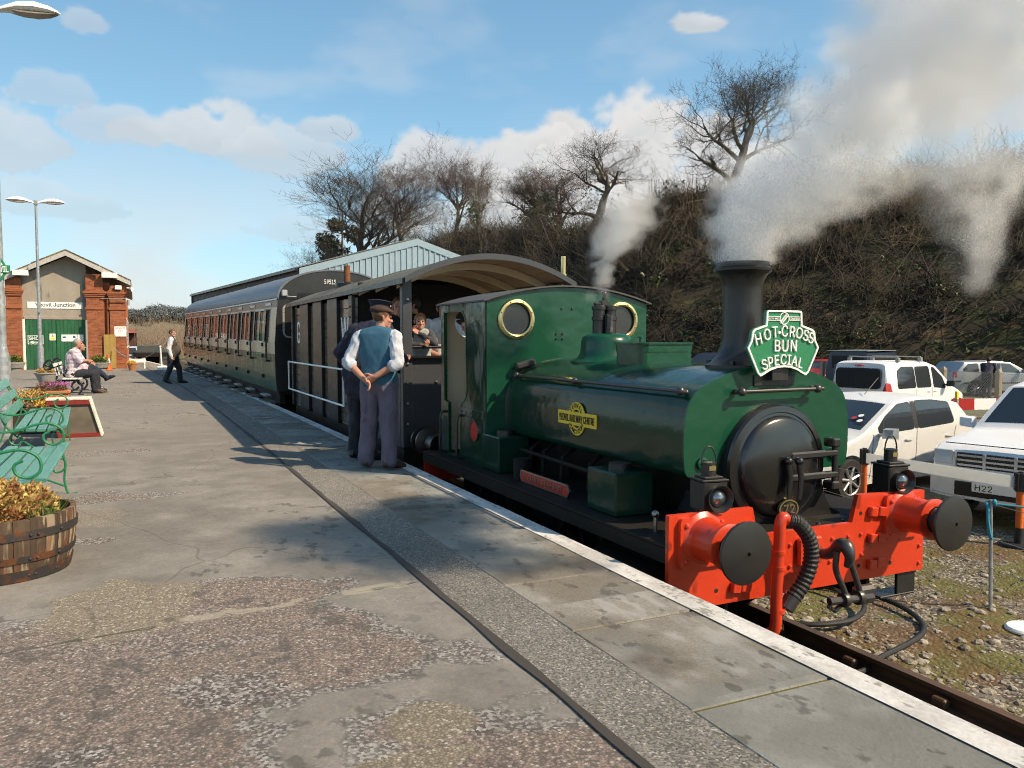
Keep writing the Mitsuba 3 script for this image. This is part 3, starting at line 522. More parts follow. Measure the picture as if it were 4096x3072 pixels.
# chimney, dome, valves, filler
CH = lo('chimney', lathe([(.255, 1.165), (.255, 1.195), (.225, 1.21), (.175, 1.26), (.152, 1.33), (.144, 1.40), (.138, 1.6), (.139, 1.73), (.146, 1.79), (.170, 1.835), (.202, 1.862), (.204, 1.88), (.186, 1.892), (.186, 1.925), (.15, 1.925), (.115, 1.85), (.11, 1.2)], 48, (0, 4.56, 0)), 'm_black', smooth=28, label='tall black chimney flared at top and base')
for a in range(4): q = a*PI/2+.6; lo('bolt', lathe([(.022, 0), (.022, .03), (0, .03)], 6, (.238*math.cos(q), 4.56+.238*math.sin(q), 1.196)), 'm_black', CH)
DM = lo('dome', lathe([(.33, 1.145), (.33, 1.175), (.28, 1.20), (.248, 1.24), (.238, 1.30), (.235, 1.36), (.22, 1.40), (.18, 1.425), (.1, 1.43), (0, 1.43)], 48, (0, 6.4, 0)), 'm_green', smooth=40, label='round topped green dome')
for dx in (-.06, .06):
    V = lo('safety_valve', lathe([(.058, 1.42), (.058, 1.55), (.066, 1.555), (.066, 1.585), (.056, 1.59), (.056, 1.645), (.066, 1.65), (.066, 1.68), (.05, 1.69), (0, 1.69)], 20, (dx, 6.44, 0)), 'm_black', DM)
lo('valve_lever', cat(box(-.11, .03, 6.42, 6.46, 1.69, 1.72, .008), box(-.05, .05, 6.41, 6.47, 1.68, 1.735, .01), cyl((0, 6.44, 1.7), (0, 6.44, 1.79), .022), ball((0, 6.44, 1.80), .024)), 'm_black', DM)
lo('valve_spring', tube([(0+.034*math.cos(i*.9), 6.36+.034*math.sin(i*.9), 1.43+.0016*i*1.0) for i in range(110)], .007, 5), 'm_dark_steel', DM)
fl = rrect(-.26, .26, 5.44, 5.86, .06)
FL = lo('tank_filler', prism(fl, 'xy', 1.14, 1.335), 'm_green', smooth=25, label='flat lidded green water filler')
lo('lid', prism(fl.buffer(.018), 'xy', 1.336, 1.352), 'm_green', FL, 20)
lo('lid_band', prism(fl.buffer(.006).difference(fl.buffer(-.01)), 'xy', 1.275, 1.335), 'm_green', FL, 20)
lo('lid_handle', cat(cyl((0, 5.85, 1.352), (0, 5.85, 1.39), .012, n=8), lathe([(.03, 1.39), (.03, 1.40), (.01, 1.41), (0, 1.412)], 12, (0, 5.85, 0))), 'm_green', FL)
lo('clack_cover', mv(box(-.64, -.42, 6.99, 7.07, 1.10, 1.17, .02), ry=-14, o=(-.53, 7, 1.13)), 'm_dark_steel')
# cab
xs_ = np.linspace(-.91, .91, 21); roofz = lambda x: 1.905-.145*(x/.91)**2
front = sg.Polygon([(-.91, .133), (.91, .133)]+[(x, roofz(x)-.012) for x in xs_[::-1]])
wins = [(-.60, 1.57), (.60, 1.57)]
CB = lo('cab', prism(front.difference(so.unary_union([circle(w, .158) for w in wins])), 'xz', 7.09, 7.11), 'm_green', smooth=25, label='green driving cab with two round front windows')
for wx, wz in wins:
    W = lo('window', lathe([(.150, 0), (.150, .018), (.165, .026), (.190, .02), (.197, .008), (.197, 0)], 40, (wx, 7.088, wz), (0, -1, 0)), 'm_brass', CB, 30, 'round window in a brass ring')
    lo('pane', mv(prism(circle((0, 0), .157, 32), 'xz', 0, .004), (wx, 7.098, wz)), 'm_window_dark', W, False)
    for a in range(8): q = a*PI/4+.4; lo('screw', lathe([(.009, 0), (.006, .007), (0, .008)], 8, (wx+.175*math.cos(q), 7.064, wz+.175*math.sin(q)), (0, -1, 0)), 'm_brass', W)
P('m_window_dark', (.02, .02, .02), .04, clearcoat=1.)
sidep = sg.Polygon([(7.111, .133), (8.33, .133), (8.33, 1.755), (7.111, 1.755)])
hole = sg.Polygon(np.vstack([[(7.76, .16), (8.10, .16), (8.10, .70), (8.22, .72), (8.22, 1.66)], arc((7.76, 1.50), .16, 90, 180, 7), arc((7.74, .88), .16, 180, 268, 7)]))
bead = sg.Polygon(np.vstack([[(7.745, .15), (8.115, .15), (8.115, .69), (8.235, .71), (8.235, 1.675)], arc((7.76, 1.50), .175, 90, 180, 7), arc((7.74, .88), .175, 180, 268, 7)]))
for s in (-1, 1):
    S = lo('side_sheet', prism(sidep.difference(hole), 'yz', s*.91-.012, s*.91+.012), 'm_green_shaded', CB, 20, 'worn green side sheet with shade in its tone and peeling paint' if s < 0 else None)
    lo('beading', prism(bead.difference(hole), 'yz', s*.91-.018, s*.91+.018), 'm_green', CB, 20)
    lo('belt_plate', box(s*.93-.008, s*.93+.008, 7.12, 7.74, .60, .68, .003), 'm_green_shaded', CB, 20)
    for y in np.arange(7.2, 7.74, .12): lo('belt_rivet', lathe([(.014, 0), (.01, .01), (0, .012)], 8, (s*.938, y, .64), (s, 0, 0)), 'm_green_shaded', CB)
    for y in (7.66, 8.16): lo('grab_rail', tube(spline([(s*.92, y, .60), (s*.99, y, .58), (s*1.0, y, .40), (s*1.0, y, .20), (s*.93, y, .16)], 5), .014, 8), 'm_black', CB)
    lo('step', box(s*1.0-.1, s*1.0+.1, 7.75, 8.1, -.30, -.27), 'm_grime')
lo('works_plate', mv(lathe([(0, .012), (.085, .012), (.10, .008), (.10, 0)], 32, (0, 0, 0), (-1, 0, 0)), (-.922, 7.36, .47)), 'm_red_plate', CB, 20, 'round red plate low on the cab side')
lo('works_plate_rim', lathe([(.098, 0), (.098, .016), (.106, .016), (.106, 0)], 32, (-.922, 7.36, .47), (-1, 0, 0)), 'm_steel', CB)
rear = sg.Polygon([(-.90, .133), (.90, .133)]+[(x, roofz(x)-.012) for x in xs_[::-1]])
lo('rear_sheet', prism(rear.difference(so.unary_union([circle((wx, 1.56), .17) for wx in (-.60, .60)]+[sg.box(-.25, .25, .133, 1.0)])), 'xz', 8.30, 8.325), 'm_cream', CB, 20, 'cream painted inside of the cab back')
rp = sg.Polygon([(x, roofz(x)+.008) for x in np.linspace(-.95, .95, 21)]+[(x, roofz(x)-.008) for x in np.linspace(.95, -.95, 21)])
P('m_cab_roof', (.075, .075, .078), .55)
lo('roof', prism(rp, 'xz', 7.05, 8.42), 'm_cab_roof', CB, 25)
lo('floor', box(-.89, .89, 7.12, 8.29, .134, .16), 'm_grime', CB)
lo('ceiling', prism(sg.Polygon([(x, roofz(x)-.03) for x in np.linspace(-.88, .88, 15)]+[(x, roofz(x)-.04) for x in np.linspace(.88, -.88, 15)]), 'xz', 7.13, 8.29), 'm_cream', CB, 25)  # cream inner sheets, here and below, added to bounce light inside the cab
for s in (-1, 1): lo('lining', box(s*.893, s*.897, 7.12, 7.57, .7, 1.72), 'm_cream', CB, False)
lo('front_lining', prism(sg.box(-.88, 1.06, .88, 1.72).difference(so.unary_union([circle(w, .17) for w in wins])), 'xz', 7.116, 7.12), 'm_cream', CB, False)
lo('backhead', cat(box(-.5, .5, 7.115, 7.35, .16, 1.05, .06), *[cyl((x, 7.35, z), (x, 7.42, z), .05) for x, z in ((-.25, .8), (.2, .85), (0, .55), (.3, .5))]), 'm_grime', CB)
for x, z in ((-.10, 1.68), (.02, 1.68), (-.16, 1.43), (-.09, 1.43), (-.16, 1.38), (-.09, 1.38)): lo('bolt', lathe([(.013, 0), (.008, .012), (0, .013)], 8, (x, 7.09, z), (0, -1, 0)), 'm_black', CB)
# ---- headboard hung in front of the chimney, and the two lamps
def hb_outline():
    half = [(0, 1.19), (.06, 1.185), (.12, 1.168), (.165, 1.145), (.20, 1.13), (.225, 1.15), (.315, 1.32), (.285, 1.37), (.275, 1.43), (.255, 1.447), (.16, 1.475), (.155, 1.56), (.145, 1.572), (0, 1.575)]
    return sg.Polygon(half+[(-x, z) for x, z in half[::-1]]).buffer(-.006, 3).buffer(.006, 4)
ho = hb_outline(); HY = 4.17
def lh(name, mesh, mat, parent, label=None): return obj(name, mv(mesh, (TC+.02, 0, 0)), mat, parent, False, label)
HB = thing('headboard', 'green crown shaped headboard reading HOT CROSS BUN SPECIAL hung before the chimney', 'headboard')
lh('board', prism(ho, 'xz', HY, HY+.022), 'm_sign_green', HB)
lh('border', prism(ho.difference(ho.buffer(-.013)), 'xz', HY-.01, HY-.001), 'm_white_paint', HB)
def text_s(t, h, sx, d):
    m = text(t, h, d); return tm(np.asarray(m.vertices)*[sx, 1, 1], m.faces)
lt = []
for ch, xo, z, h, a in [(c, x, z, .074, a) for c, x, z, a in zip('HOT·CROSS', (-.226, -.150, -.082, -.046, .002, .070, .132, .193, .242), (1.379, 1.410, 1.427, 1.424, 1.434, 1.430, 1.421, 1.405, 1.388), (-.26, -.2, -.1, 0, 0, .08, .14, .2, .26))]+[(c, x, 1.335, .078, 0) for c, x in zip('BUN', (-.06, .008, .084))]+[(c, x, z, .069, a) for c, x, z, a in zip('SPECIAL', (-.168, -.116, -.062, -.004, .045, .094, .152), (1.210, 1.226, 1.237, 1.242, 1.239, 1.232, 1.216), (-.3, -.2, -.1, 0, .08, .16, .24))]:
    if ch == '·': lt.append(mv(prism(circle((0, 0), .010, 12), 'xz', HY-.014, HY-.001), (xo, 0, z)))
    else: u_ = np.array([math.sin(a), 0, math.cos(a)]); lt.append(facing(text_s(ch, h, .86, .012), np.array([xo, HY-.001, z])-u_*h/2, (math.cos(a), 0, -math.sin(a)), u_))
lh('lettering', cat(lt), 'm_white_paint', HB)
em = so.unary_union([oval(.042, .042, (0, 1.518)).difference(oval(.037, .037, (0, 1.518)))]+[sg.box(x0, z, x1, z+.004) for x0, x1 in ((-.142, -.042), (.042, .142)) for z in (1.503, 1.528)]+[sg.Polygon([(-.03+q, 1.492), (-.026+q, 1.488), (.03+q, 1.544), (.026+q, 1.548)]).intersection(oval(.037, .037, (0, 1.518))) for q in (-.012, .012)])
lh('emblem', prism(em, 'xz', HY-.008, HY-.001), 'm_white_paint', HB, 'white circle emblem with a banner across')
lh('banner_lettering', cat(facing(text('SOUTH WEST', .014, .004), (-.093, HY-.001, 1.510), (1, 0, 0), (0, 0, 1)), facing(text('COMPANY', .014, .004), (.093, HY-.001, 1.510), (1, 0, 0), (0, 0, 1)), facing(text('MAIN LINE', .012, .004), (0, HY-.001, 1.512), (.75, 0, .66), (-.66, 0, .75))), 'm_white_paint', HB)
lh('bracket', cat(box(-.07, -.05, HY+.022, 4.255, 1.10, 1.17), box(.05, .07, HY+.022, 4.255, 1.10, 1.17), box(-.07, .07, HY+.023, HY+.03, 1.1, 1.3)), 'm_black', HB)
def lamp(x, y, z, label):
    K = thing('engine_lamp', label, 'lamp', 'engine lamps')
    w = .098
    o = lambda n_, m_, t_, s_=25: obj(n_, mv(mv(m_, rz=-8, s=.86), (TC+x, y, z+(-.0 if 1 else 0))), t_, K, s_)
    o('body', box(-w, w, -w, w, 0, .215, .008), 'm_black'); o('roof', cat(box(-w-.008, w+.008, -w-.008, w+.008, .216, .232, .004), box(-.075, .075, -.075, .075, .233, .25, .004)), 'm_black')
    o('chimney', lathe([(.052, .25), (.052, .285), (.05, .33), (.053, .332), (.053, .345), (.03, .352), (0, .353)], 24), 'm_black'); o('name_band', prism(sg.box(-.026, .29, .026, .325), 'xz', -.056, -.05), 'm_brass')
    o('lens_hood', lathe([(.062, .0), (.066, .03), (.095, .075), (.099, .075), (.07, .025), (.068, 0)], 32, (0, -w, .105), (0, -1, 0)), 'm_black')
    o('lens', lathe([(.066, .02), (.055, .045), (.03, .062), (0, .067)], 28, (0, -w, .105), (0, -1, 0)), 'm_lens', 60)
    o('handle', tube(arc((0, 0), .07, 0, 180, 14)[:, [0, 0, 1]]*[.85, 0, 1.7]+[0, 0, .34], .006, 8), 'm_black')
    o('foot', box(-.03, .03, w, w+.03, -.04, .12), 'm_black')
lamp(-.735, 3.995, .318, 'black oil lamp on the left end of the red buffer beam')
lamp(.865, 3.995, .306, 'black oil lamp on the right end of the red buffer beam')
HS = one('hose_coil', mv(cat(tube(spline([(TC+.30, 4.6, -.985), (TC+.45, 4.2, -.97), (TC+.60, 4.0, -.965), (2.2, 4.1, -.955), (3.0, 4.35, -.955), (3.35, 4.9, -.955), (3.25, 5.5, -.95), (2.7, 5.75, -.95), (2.2, 5.5, -.94), (2.15, 4.9, -.94), (2.6, 4.72, -.93), (3.05, 5.0, -.92), (3.1, 5.5, -.93), (2.75, 5.9, -.94)], 8), .022, 10))), 'm_rubber', 'black rubber hose coiled on the gravel below the buffer beam', 'hose')
one('timber_offcut', mv(box(-.22, .22, -.12, .12, -.03, .035, .008), (2.62, 2.95, -.985), rz=12), 'm_sleeper', 'grey weathered wood block lying beside the rail', 'wood block')
# ---------------------------------------------------------------- open ended goods brake van
def plankc(p, n, uv):
    r = cell_rand(dr.floor(p.z/.145), 2, 5); b = fbm(p.x*3, p.y*2, p.z*30, 3); st = fbm(p.y*8, p.z*1.5, 3, 3)
    c = mix((.085, .066, .052), (.145, .112, .09), b)*(.8+.4*r)
    return mix(c, (.035, .03, .028), smoothstep(.5, .75, st)*.6)
P('m_van_plank', pr(plankc), .16, clearcoat=1., clearcoat_gloss=.93)
P('m_van_iron', (.011, .011, .013), .3, clearcoat=.4, clearcoat_gloss=.9, specular=.3); P('m_van_grey', (.05, .055, .068), .4, clearcoat=.3)
P('m_canvas_roof', pr(lambda p, n, uv: mix((.075, .08, .068), (.12, .122, .105), fbm(p.x*3, p.y*2, 1, 3))), .8)
P('m_ceiling', pr(lambda p, n, uv: mix((.36, .24, .16), (.50, .37, .26), fbm(p.x*2, p.y*9, 1, 3))), .6); P('m_rust', pr(lambda p, n, uv: mix((.14, .05, .02), (.28, .11, .045), fbm(p.x*20, p.y*20, p.z*20, 3))), .85)
VAN = thing('brake_van', 'dark plank sided goods brake van lettered G W with an open veranda and arched roof', 'brake van')
def vo(name, mesh, mat, parent=VAN, smooth=28, label=None): return obj(name, mv(mesh, (TC, 0, 0)), mat, parent, smooth, label)
H, Y0, Y1, YW = 1.05, 9.32, 16.62, 11.6
ra = lambda x: 2.40-.31*(x/1.13)**2
xr = np.linspace(-1.13, 1.13, 25)
roofp = sg.Polygon([(x, ra(x)) for x in xr]+[(x, ra(x)-.035) for x in xr[::-1]])
vo('roof', prism(roofp, 'xz', 8.98, 16.95), 'm_canvas_roof', label='arched grey canvas roof')
vo('roof_edge', prism(sg.Polygon([(x, ra(x)+.008) for x in xr]+[(x, ra(x)-.062) for x in xr[::-1]]), 'xz', 8.955, 8.978), 'm_van_grey', VAN, 25)
vo('eave_strip', cat(box(-1.16, -1.128, 8.98, 16.95, 2.02, 2.085), box(1.128, 1.16, 8.98, 16.95, 2.02, 2.085)), 'm_van_iron')
vo('roof_seam', cat(*[prism(sg.Polygon([(x, ra(x)+.012) for x in xr]+[(x, ra(x)+.001) for x in xr[::-1]]), 'xz', y, y+.03) for y in (11.0, 13.6)]), 'm_canvas_roof')
xi = np.linspace(-1.0, 1.0, 9)
for i in range(8):
    a, b = xi[i]+.006, xi[i+1]-.006; vo('ceiling_board', prism([(a, ra(a)-.05), (b, ra(b)-.05), (b, ra(b)-.038), (a, ra(a)-.038)], 'xz', 9.0, YW), 'm_ceiling', smooth=False)
for y in (9.55, 10.5, 11.4): vo('roof_rib', prism(sg.Polygon([(x, ra(x)-.055) for x in xr[1:-1]]+[(x, ra(x)-.14) for x in xr[::-1][1:-1]]), 'xz', y, y+.05), 'm_cream', smooth=25)
# side walls of planks with iron strakes
for s in (-1, 1):
    for i in range(13):
        z = .10+.145*i; vo('plank', box(s*H, s*(H-.04), YW, Y1, z+.003, z+.142, .004), 'm_van_plank', smooth=False)
    for a, b in ((14.9, 15.71), (13.73, 14.45), (12.57, 13.26), (11.0+.6, 11.80), (16.5, 16.64)): vo('strake', box(s*(H+.002), s*(H+.055), a, b, .06, 2.02, .006), 'm_van_iron', smooth=False)
    for z in np.arange(.3, 2.0, .155):
        for y in (11.70, 16.57): vo('bolt', lathe([(.016, 0), (.012, .012), (0, .014)], 8, (s*(H+.055), y, z), (s, 0, 0)), 'm_van_iron')
    for y in (12.25, 14.1, 15.3): vo('bolt', lathe([(.016, 0), (.012, .012), (0, .014)], 8, (s*(H+.056), y, .45), (s, 0, 0)), 'm_van_iron')
    vo('solebar', box(s*.98, s*1.04, 9.34, 16.6, -.16, .058), 'm_grime', smooth=False)
    vo('foot_board', box(s*1.02, s*1.2, 9.6, 16.4, -.47, -.43), 'm_sleeper', smooth=False)
    for y in (11.0, 15.2):
        vo('wheel', cat(lathe([(0, -.06), (.42, -.06), (.42, .05), (.45, .06), (.45, .075), (.36, .08), (0, .02)], 36, (s*.7525, y, RZ+.45), (s, 0, 0))), 'm_grime')
        vo('wheel_rim', lathe([(.45, .081), (.45, .088), (.37, .088), (.37, .081)], 36, (s*.7525, y, RZ+.45), (s, 0, 0)), 'm_white_paint')
        vo('axle_box', box(s*.9, s*1.06, y-.15, y+.15, -.52, -.2, .03), 'm_grime')
    vo('white_rail', cat(*[cyl((s*1.13, 12.05, z), (s*1.13, 16.85, z), .016, n=10) for z in (.37, .92)], *[cyl((s*1.13, y, .36), (s*1.13, y, .93), .016, n=10) for y in (12.05, 16.85)]), 'm_white_paint', label='long white handrail along the side')
    vo('white_rail', cat(*[cyl((s*1.12, y, .05), (s*1.12, y, .98), .016, n=10) for y in (9.72, 11.5)], box(s*1.105, s*1.135, 9.5, 11.55, .965, 1.01, .006)), 'm_white_paint')
    vo('corner_post', box(s*.93, s*H, Y0, Y0+.11, .06, 2.10, .008), 'm_van_grey', smooth=20)
    for z in (.35, .6, .85, 1.08, 1.85): vo('post_bolt', lathe([(.022, 0), (.018, .016), (0, .02)], 10, (s*.99, Y0, z), (0, -1, 0)), 'm_steel')
    vo('side_panel', box(s*H, s*(H-.03), Y0+.12, YW-.75, .06, .96), 'm_van_grey', smooth=False)
lt = []
for t, y in (('G', 16.1), ('W', 12.24), ('.', 11.95)): vo('lettering', facing(text_s(t, .41, .95, .006), (-H-.001-(.056 if t == 'G' and 0 else 0), y, 1.30), (0, -1, 0), (0, 0, 1)), 'm_white_paint', smooth=False)
vo('front_panel', box(-.93, .93, Y0+.02, Y0+.05, .06, 1.14), 'm_van_grey', smooth=False)
vo('front_shelf', box(-1.0, 1.0, Y0-.05, Y0+.12, 1.142, 1.175, .006), 'm_van_iron')
vo('front_rail', cyl((-.93, Y0+.05, 1.28), (.93, Y0+.05, 1.28), .018), 'm_van_iron')
for x in (-.62, -.1, .4): vo('post_bolt', lathe([(.022, 0), (.018, .016), (0, .02)], 10, (x, Y0+.02, .85), (0, -1, 0)), 'm_steel')
vo('cabin_wall', box(-1.0, 1.0, YW, YW+.04, .06, 2.2), 'm_dark_inside', smooth=False)
vo('floor', box(-1.03, 1.03, Y0+.06, 16.6, .06, .095), 'm_sleeper', smooth=False)
vo('headstock', box(-1.06, 1.06, Y0-.05, Y0+.05, -.18, .055), 'm_grime', smooth=False)
vo('rear_wall', box(-1.0, 1.0, 16.55, 16.6, .06, 2.3), 'm_van_iron', smooth=False)
for s in (-1, 1): vo('buffer', lathe([(.12, 0), (.115, .1), (.08, .1), (.08, .16), (.17, .17), (.17, .2), (0, .21)], 24, (s*.8635, Y0-.05, .174), (0, -1, 0)), 'm_black')
SP = vo('stove_pipe', cyl((-.58, 14.05, ra(.58)-.02), (-.58, 14.05, 2.66), .055, n=18), 'm_rust', label='rusty stove pipe on the roof')
vo('pipe_flange', lathe([(.20, ra(.58)-.06), (.20, ra(.58)+.03), (.06, ra(.58)+.06)], 20, (-.58, 14.05, 0)), 'm_van_iron', SP)
vo('vent_pipe', cat(cyl((1.10, 9.25, 1.95), (1.10, 9.25, 2.45), .033, n=14), cyl((1.10, 9.25, 2.16), (1.10, 9.25, 2.22), .045, n=14)), 'm_brass', label='tall brass pipe at the right corner')
# ---------------------------------------------------------------- passenger coach on the curve
def coachc(p, n, uv):
    st = fbm(p.y*6, p.x*6, p.z*.9, 4); b = fbm(p.y*1.5, p.z*2, 1, 3)
    c = mix((.008, .075, .042), (.012, .10, .055), b)
    c = mix(c, (.17, .145, .10), smoothstep(.47, .66, st)*smoothstep(.50, .95, p.z)*.75)
    up = p.z-.0105*(p.y-17.5); band = mix((.62, .49, .33), (.74, .60, .42), b)*(.9+.2*fbm(p.y*9, 3, p.z*1.2, 3))
    return mix(mix(c, band, smoothstep(1.055, 1.065, up)), (.17, .085, .04), smoothstep(2.045, 2.055, up))
P('m_coach', pr(coachc), .28, clearcoat=.55, clearcoat_gloss=.9, specular=.5)
P('m_coach_roof', (.15, .16, .185), .42); P('m_coach_end', pr(lambda p, n, uv: mix((.011, .011, .012), (.03, .028, .026), fbm(p.x*5, p.z*5, 2, 3))), .32, clearcoat=.4)
P('m_coach_glass', (.03, .028, .025), .05, clearcoat=1., specular=.8); P('m_alu', (.55, .55, .54), .35, metallic=.7); P('m_vent', (.62, .61, .57), .6)
COACH = thing('passenger_coach', 'long green passenger coach numbered 59515 with a dark arched roof standing behind the brake van', 'coach')
CA, CP = math.radians(2.5), math.radians(.6)
CM = basis((1.27, 17.5, 0), (math.cos(CA), math.sin(CA), 0), np.array([-math.sin(CA)*math.cos(CP), math.cos(CA)*math.cos(CP), math.sin(CP)]), np.array([0, 0, 1.0]))
def co(name, mesh, mat, parent=COACH, smooth=28, label=None): return obj(name, ap(mesh, CM), mat, parent, smooth, label)
CL = 18.8; hw = 1.31
side_pts = [(-1.27, .27), (-1.30, .55), (-1.31, .9), (-1.305, 1.3), (-1.27, 1.8), (-1.225, 2.24)]
rz_ = lambda x: 2.24+.62*np.sqrt(np.maximum(1-(np.abs(x)/1.235)**2.15, 0))
xq = 1.235*np.sin(np.linspace(-PI/2, PI/2, 31)); rf = [(x, float(rz_(x))) for x in xq]
# body with window openings: side skin built in bays
wins = []   # (y0, y1) of fixed panes, doors at dy
doors = [.95, 2.9, 4.72, 6.62, 8.5, 10.6, 12.45, 14.3, 16.3, 18.1]
for d in doors: wins += [(d-.26, d+.26, 'door')]
for a, b in zip(doors[:-1], doors[1:]):
    m_ = (a+b)/2; wins += [(a+.37, m_-.04, 'pane'), (m_+.04, b-.37, 'pane')]
for s in (-1, 1):
    sk = []
    for (xa, za), (xb, zb) in zip(side_pts[:-1], side_pts[1:]): sk.append((xa, za, xb, zb))
    ys_, zs_ = np.linspace(0, CL, 60), [p_[1] for p_ in side_pts]
    sp_ = sg.box(0, .27, CL, 2.24).difference(so.unary_union([rrect(a, b, 1.30, 2.02, .05, 4) for a, b, _ in wins]))
    def skin(poly, off):
        tri = []
        for z0, z1 in zip(np.linspace(.27, 2.24, 13)[:-1], np.linspace(.27, 2.24, 13)[1:]):
            q = poly.intersection(sg.box(-1, z0, CL+1, z1))
            for g_ in getattr(q, 'geoms', [q]):
                if g_.geom_type == 'Polygon' and g_.area > 1e-5:
                    v2, f2 = trimesh.creation.triangulate_polygon(g_, engine='earcut'); tri.append(tm(np.c_[v2, np.zeros(len(v2))], f2))
        m = cat(tri); v = m.vertices; xz = np.interp(v[:, 1], [p_[1] for p_ in side_pts], [-p_[0] for p_ in side_pts])+off
        return tm(np.stack([s*xz, v[:, 0], v[:, 1]], 1), m.faces if s > 0 else m.faces[:, ::-1])
    co('side', skin(sp_, 0), 'm_coach', smooth=False if 0 else 30, label='glossy weathered green side' if s < 0 else None)
    if s < 0:
        for a, b, kind in wins:
            W = co('window', skin(rrect(a-.012, b+.012, 1.288, 2.032, .05, 4).difference(rrect(a+.02, b-.02, 1.32, 2.0, .04, 4)), .008), 'm_alu' if kind == 'pane' else 'm_van_iron', smooth=False)
            co('pane', skin(rrect(a, b, 1.30, 2.02, .04, 4), -.03), 'm_coach_glass' if kind == 'pane' else 'm_dark_inside', W, False)  # doors get a dark sheet standing for interior shade, not glass
        for d in doors:
            D = co('door', cat(skin(sg.box(d-.36, .30, d+.36, 2.1).difference(sg.box(d-.35, .31, d+.35, 2.09)), .006)), 'm_van_iron', smooth=False)
            [co('hinge', box(-1.345, -1.30, d+.35, d+.40, z, z+.08), 'm_van_iron', D, False) for z in (.5, .95, 1.2)]
            co('grab_ladder', cat(*[cyl((-1.36, d-.36+q, .93), (-1.36, d-.36+q, 1.32), .012, n=6) for q in (0, .12)], *[cyl((-1.36, d-.36, z), (-1.36, d-.24, z), .012, n=6) for z in (.95, 1.06, 1.17, 1.28)], box(-1.40, -1.30, d-.42, d-.18, .885, .925)), 'm_van_iron', D, False)
            co('top_light', skin(sg.box(d-.3, 2.10, d+.3, 2.155), .01), 'm_alu', D, False)
            co('step_pad', box(-1.40, -1.27, d-.30, d+.30, .13, .16), 'm_stone_grey', D, False)
    else: co('far_glazing', skin(sg.box(.4, 1.3, CL-.4, 2.02), -.03), 'm_coach_glass', smooth=False)
    co('gutter', skin(sg.box(-.02, 2.205, CL, 2.235), .022), 'm_white_paint', smooth=False)
    co('solebar', box(s*1.1, s*1.2, .1, CL-.1, .0, .26), 'm_grime', smooth=False)
co('roof', prism(sg.Polygon([(x*1.01, z+.012) for x, z in rf]+[(x*.985, z-.02) for x, z in rf[::-1]]), 'xz', -.04, CL), 'm_coach_roof', smooth=35, label='dark blue grey arched roof')
endp = sg.Polygon([(-x, z) for x, z in side_pts][::1]+[(x, z) for x, z in rf[::-1]][0:]+[(x, z) for x, z in side_pts[::-1]]).buffer(0)
ew = [rrect(-1.12, -.42, 1.42, 2.10, .1), rrect(.42, 1.12, 1.42, 2.1, .1)]
co('end_panel', prism(endp.difference(so.unary_union(ew)), 'xz', -.02, .02), 'm_coach_end', smooth=20, label='black coach end')
for q in ew:
    W = co('end_window', prism(q.buffer(.02).difference(q.buffer(-.02)), 'xz', -.035, -.021), 'm_alu', smooth=20); co('pane', prism(q, 'xz', -.005, .005), 'm_coach_glass', W, False)
    co('inner_frame', box((q.bounds[0]+q.bounds[2])/2+.05, (q.bounds[0]+q.bounds[2])/2+.1, .3, .34, 1.45, 2.0), 'm_white_paint', W, False)
co('end_cable', tube([(-1.1, -.06, 2.28), (-.3, -.10, 2.25), (.5, -.06, 2.27)], .008, 6), 'm_alu'); co('end_lamp', box(-1.16, -1.04, -.10, -.02, 2.27, 2.41, .02), 'm_alu')
co('rear_panel', prism(endp, 'xz', CL-.02, CL), 'm_coach_end', smooth=20)
co('number', facing(text_w(text('59515', .095, .006), .25), (-.12, -.021, 2.56), (1, 0, 0), (0, 0, 1)), 'm_white_paint', smooth=False)
co('floor', box(-1.22, 1.22, .05, CL-.05, .2, .26), 'm_grime', smooth=False)
co('partition', cat(*[box(-1.15, 1.15, (a+b)/2-.02, (a+b)/2+.02, .27, 2.2) for a, b in zip(doors[:-1], doors[1:])], box(-.03, .03, .3, CL-.3, .27, 2.2)), 'm_ceiling', smooth=False)
for y in (2.2, 4.4, 6.2, 8.5, 10.6, 14.6, 16.7): 
    K = co('roof_vent', cat(lathe([(.13, 2.85), (.13, 2.90), (.10, 2.95), (.0, 2.955)], 16, (0, y, 0)) if y == 4.4 else box(-.10, .10, y-.13, y+.13, 2.83, 2.97, .03)), 'm_vent')
for y in (2.8, 15.8):
    co('bogie', cat(box(-1.02, -.92, y-1.5, y+1.5, -.50, -.25, .03), box(.92, 1.02, y-1.5, y+1.5, -.5, -.25, .03), *[cyl((-.82, y+d, -.44), (.82, y+d, -.44), .43, n=28) for d in (-1.2, 1.2)]), 'm_grime')
co('foot_board', cat(*[box(-1.40, -1.2, a, a+.9, -.02, .02) for a in np.arange(.5, CL-1, 1.85)]), 'm_sleeper', smooth=False)
co('battery_box', box(-.9, .9, 6, 8, -.6, .0), 'm_grime', smooth=False); co('engine_casing', box(-.9, .9, 9.5, 12, -.5, 0), 'm_grime', smooth=False)
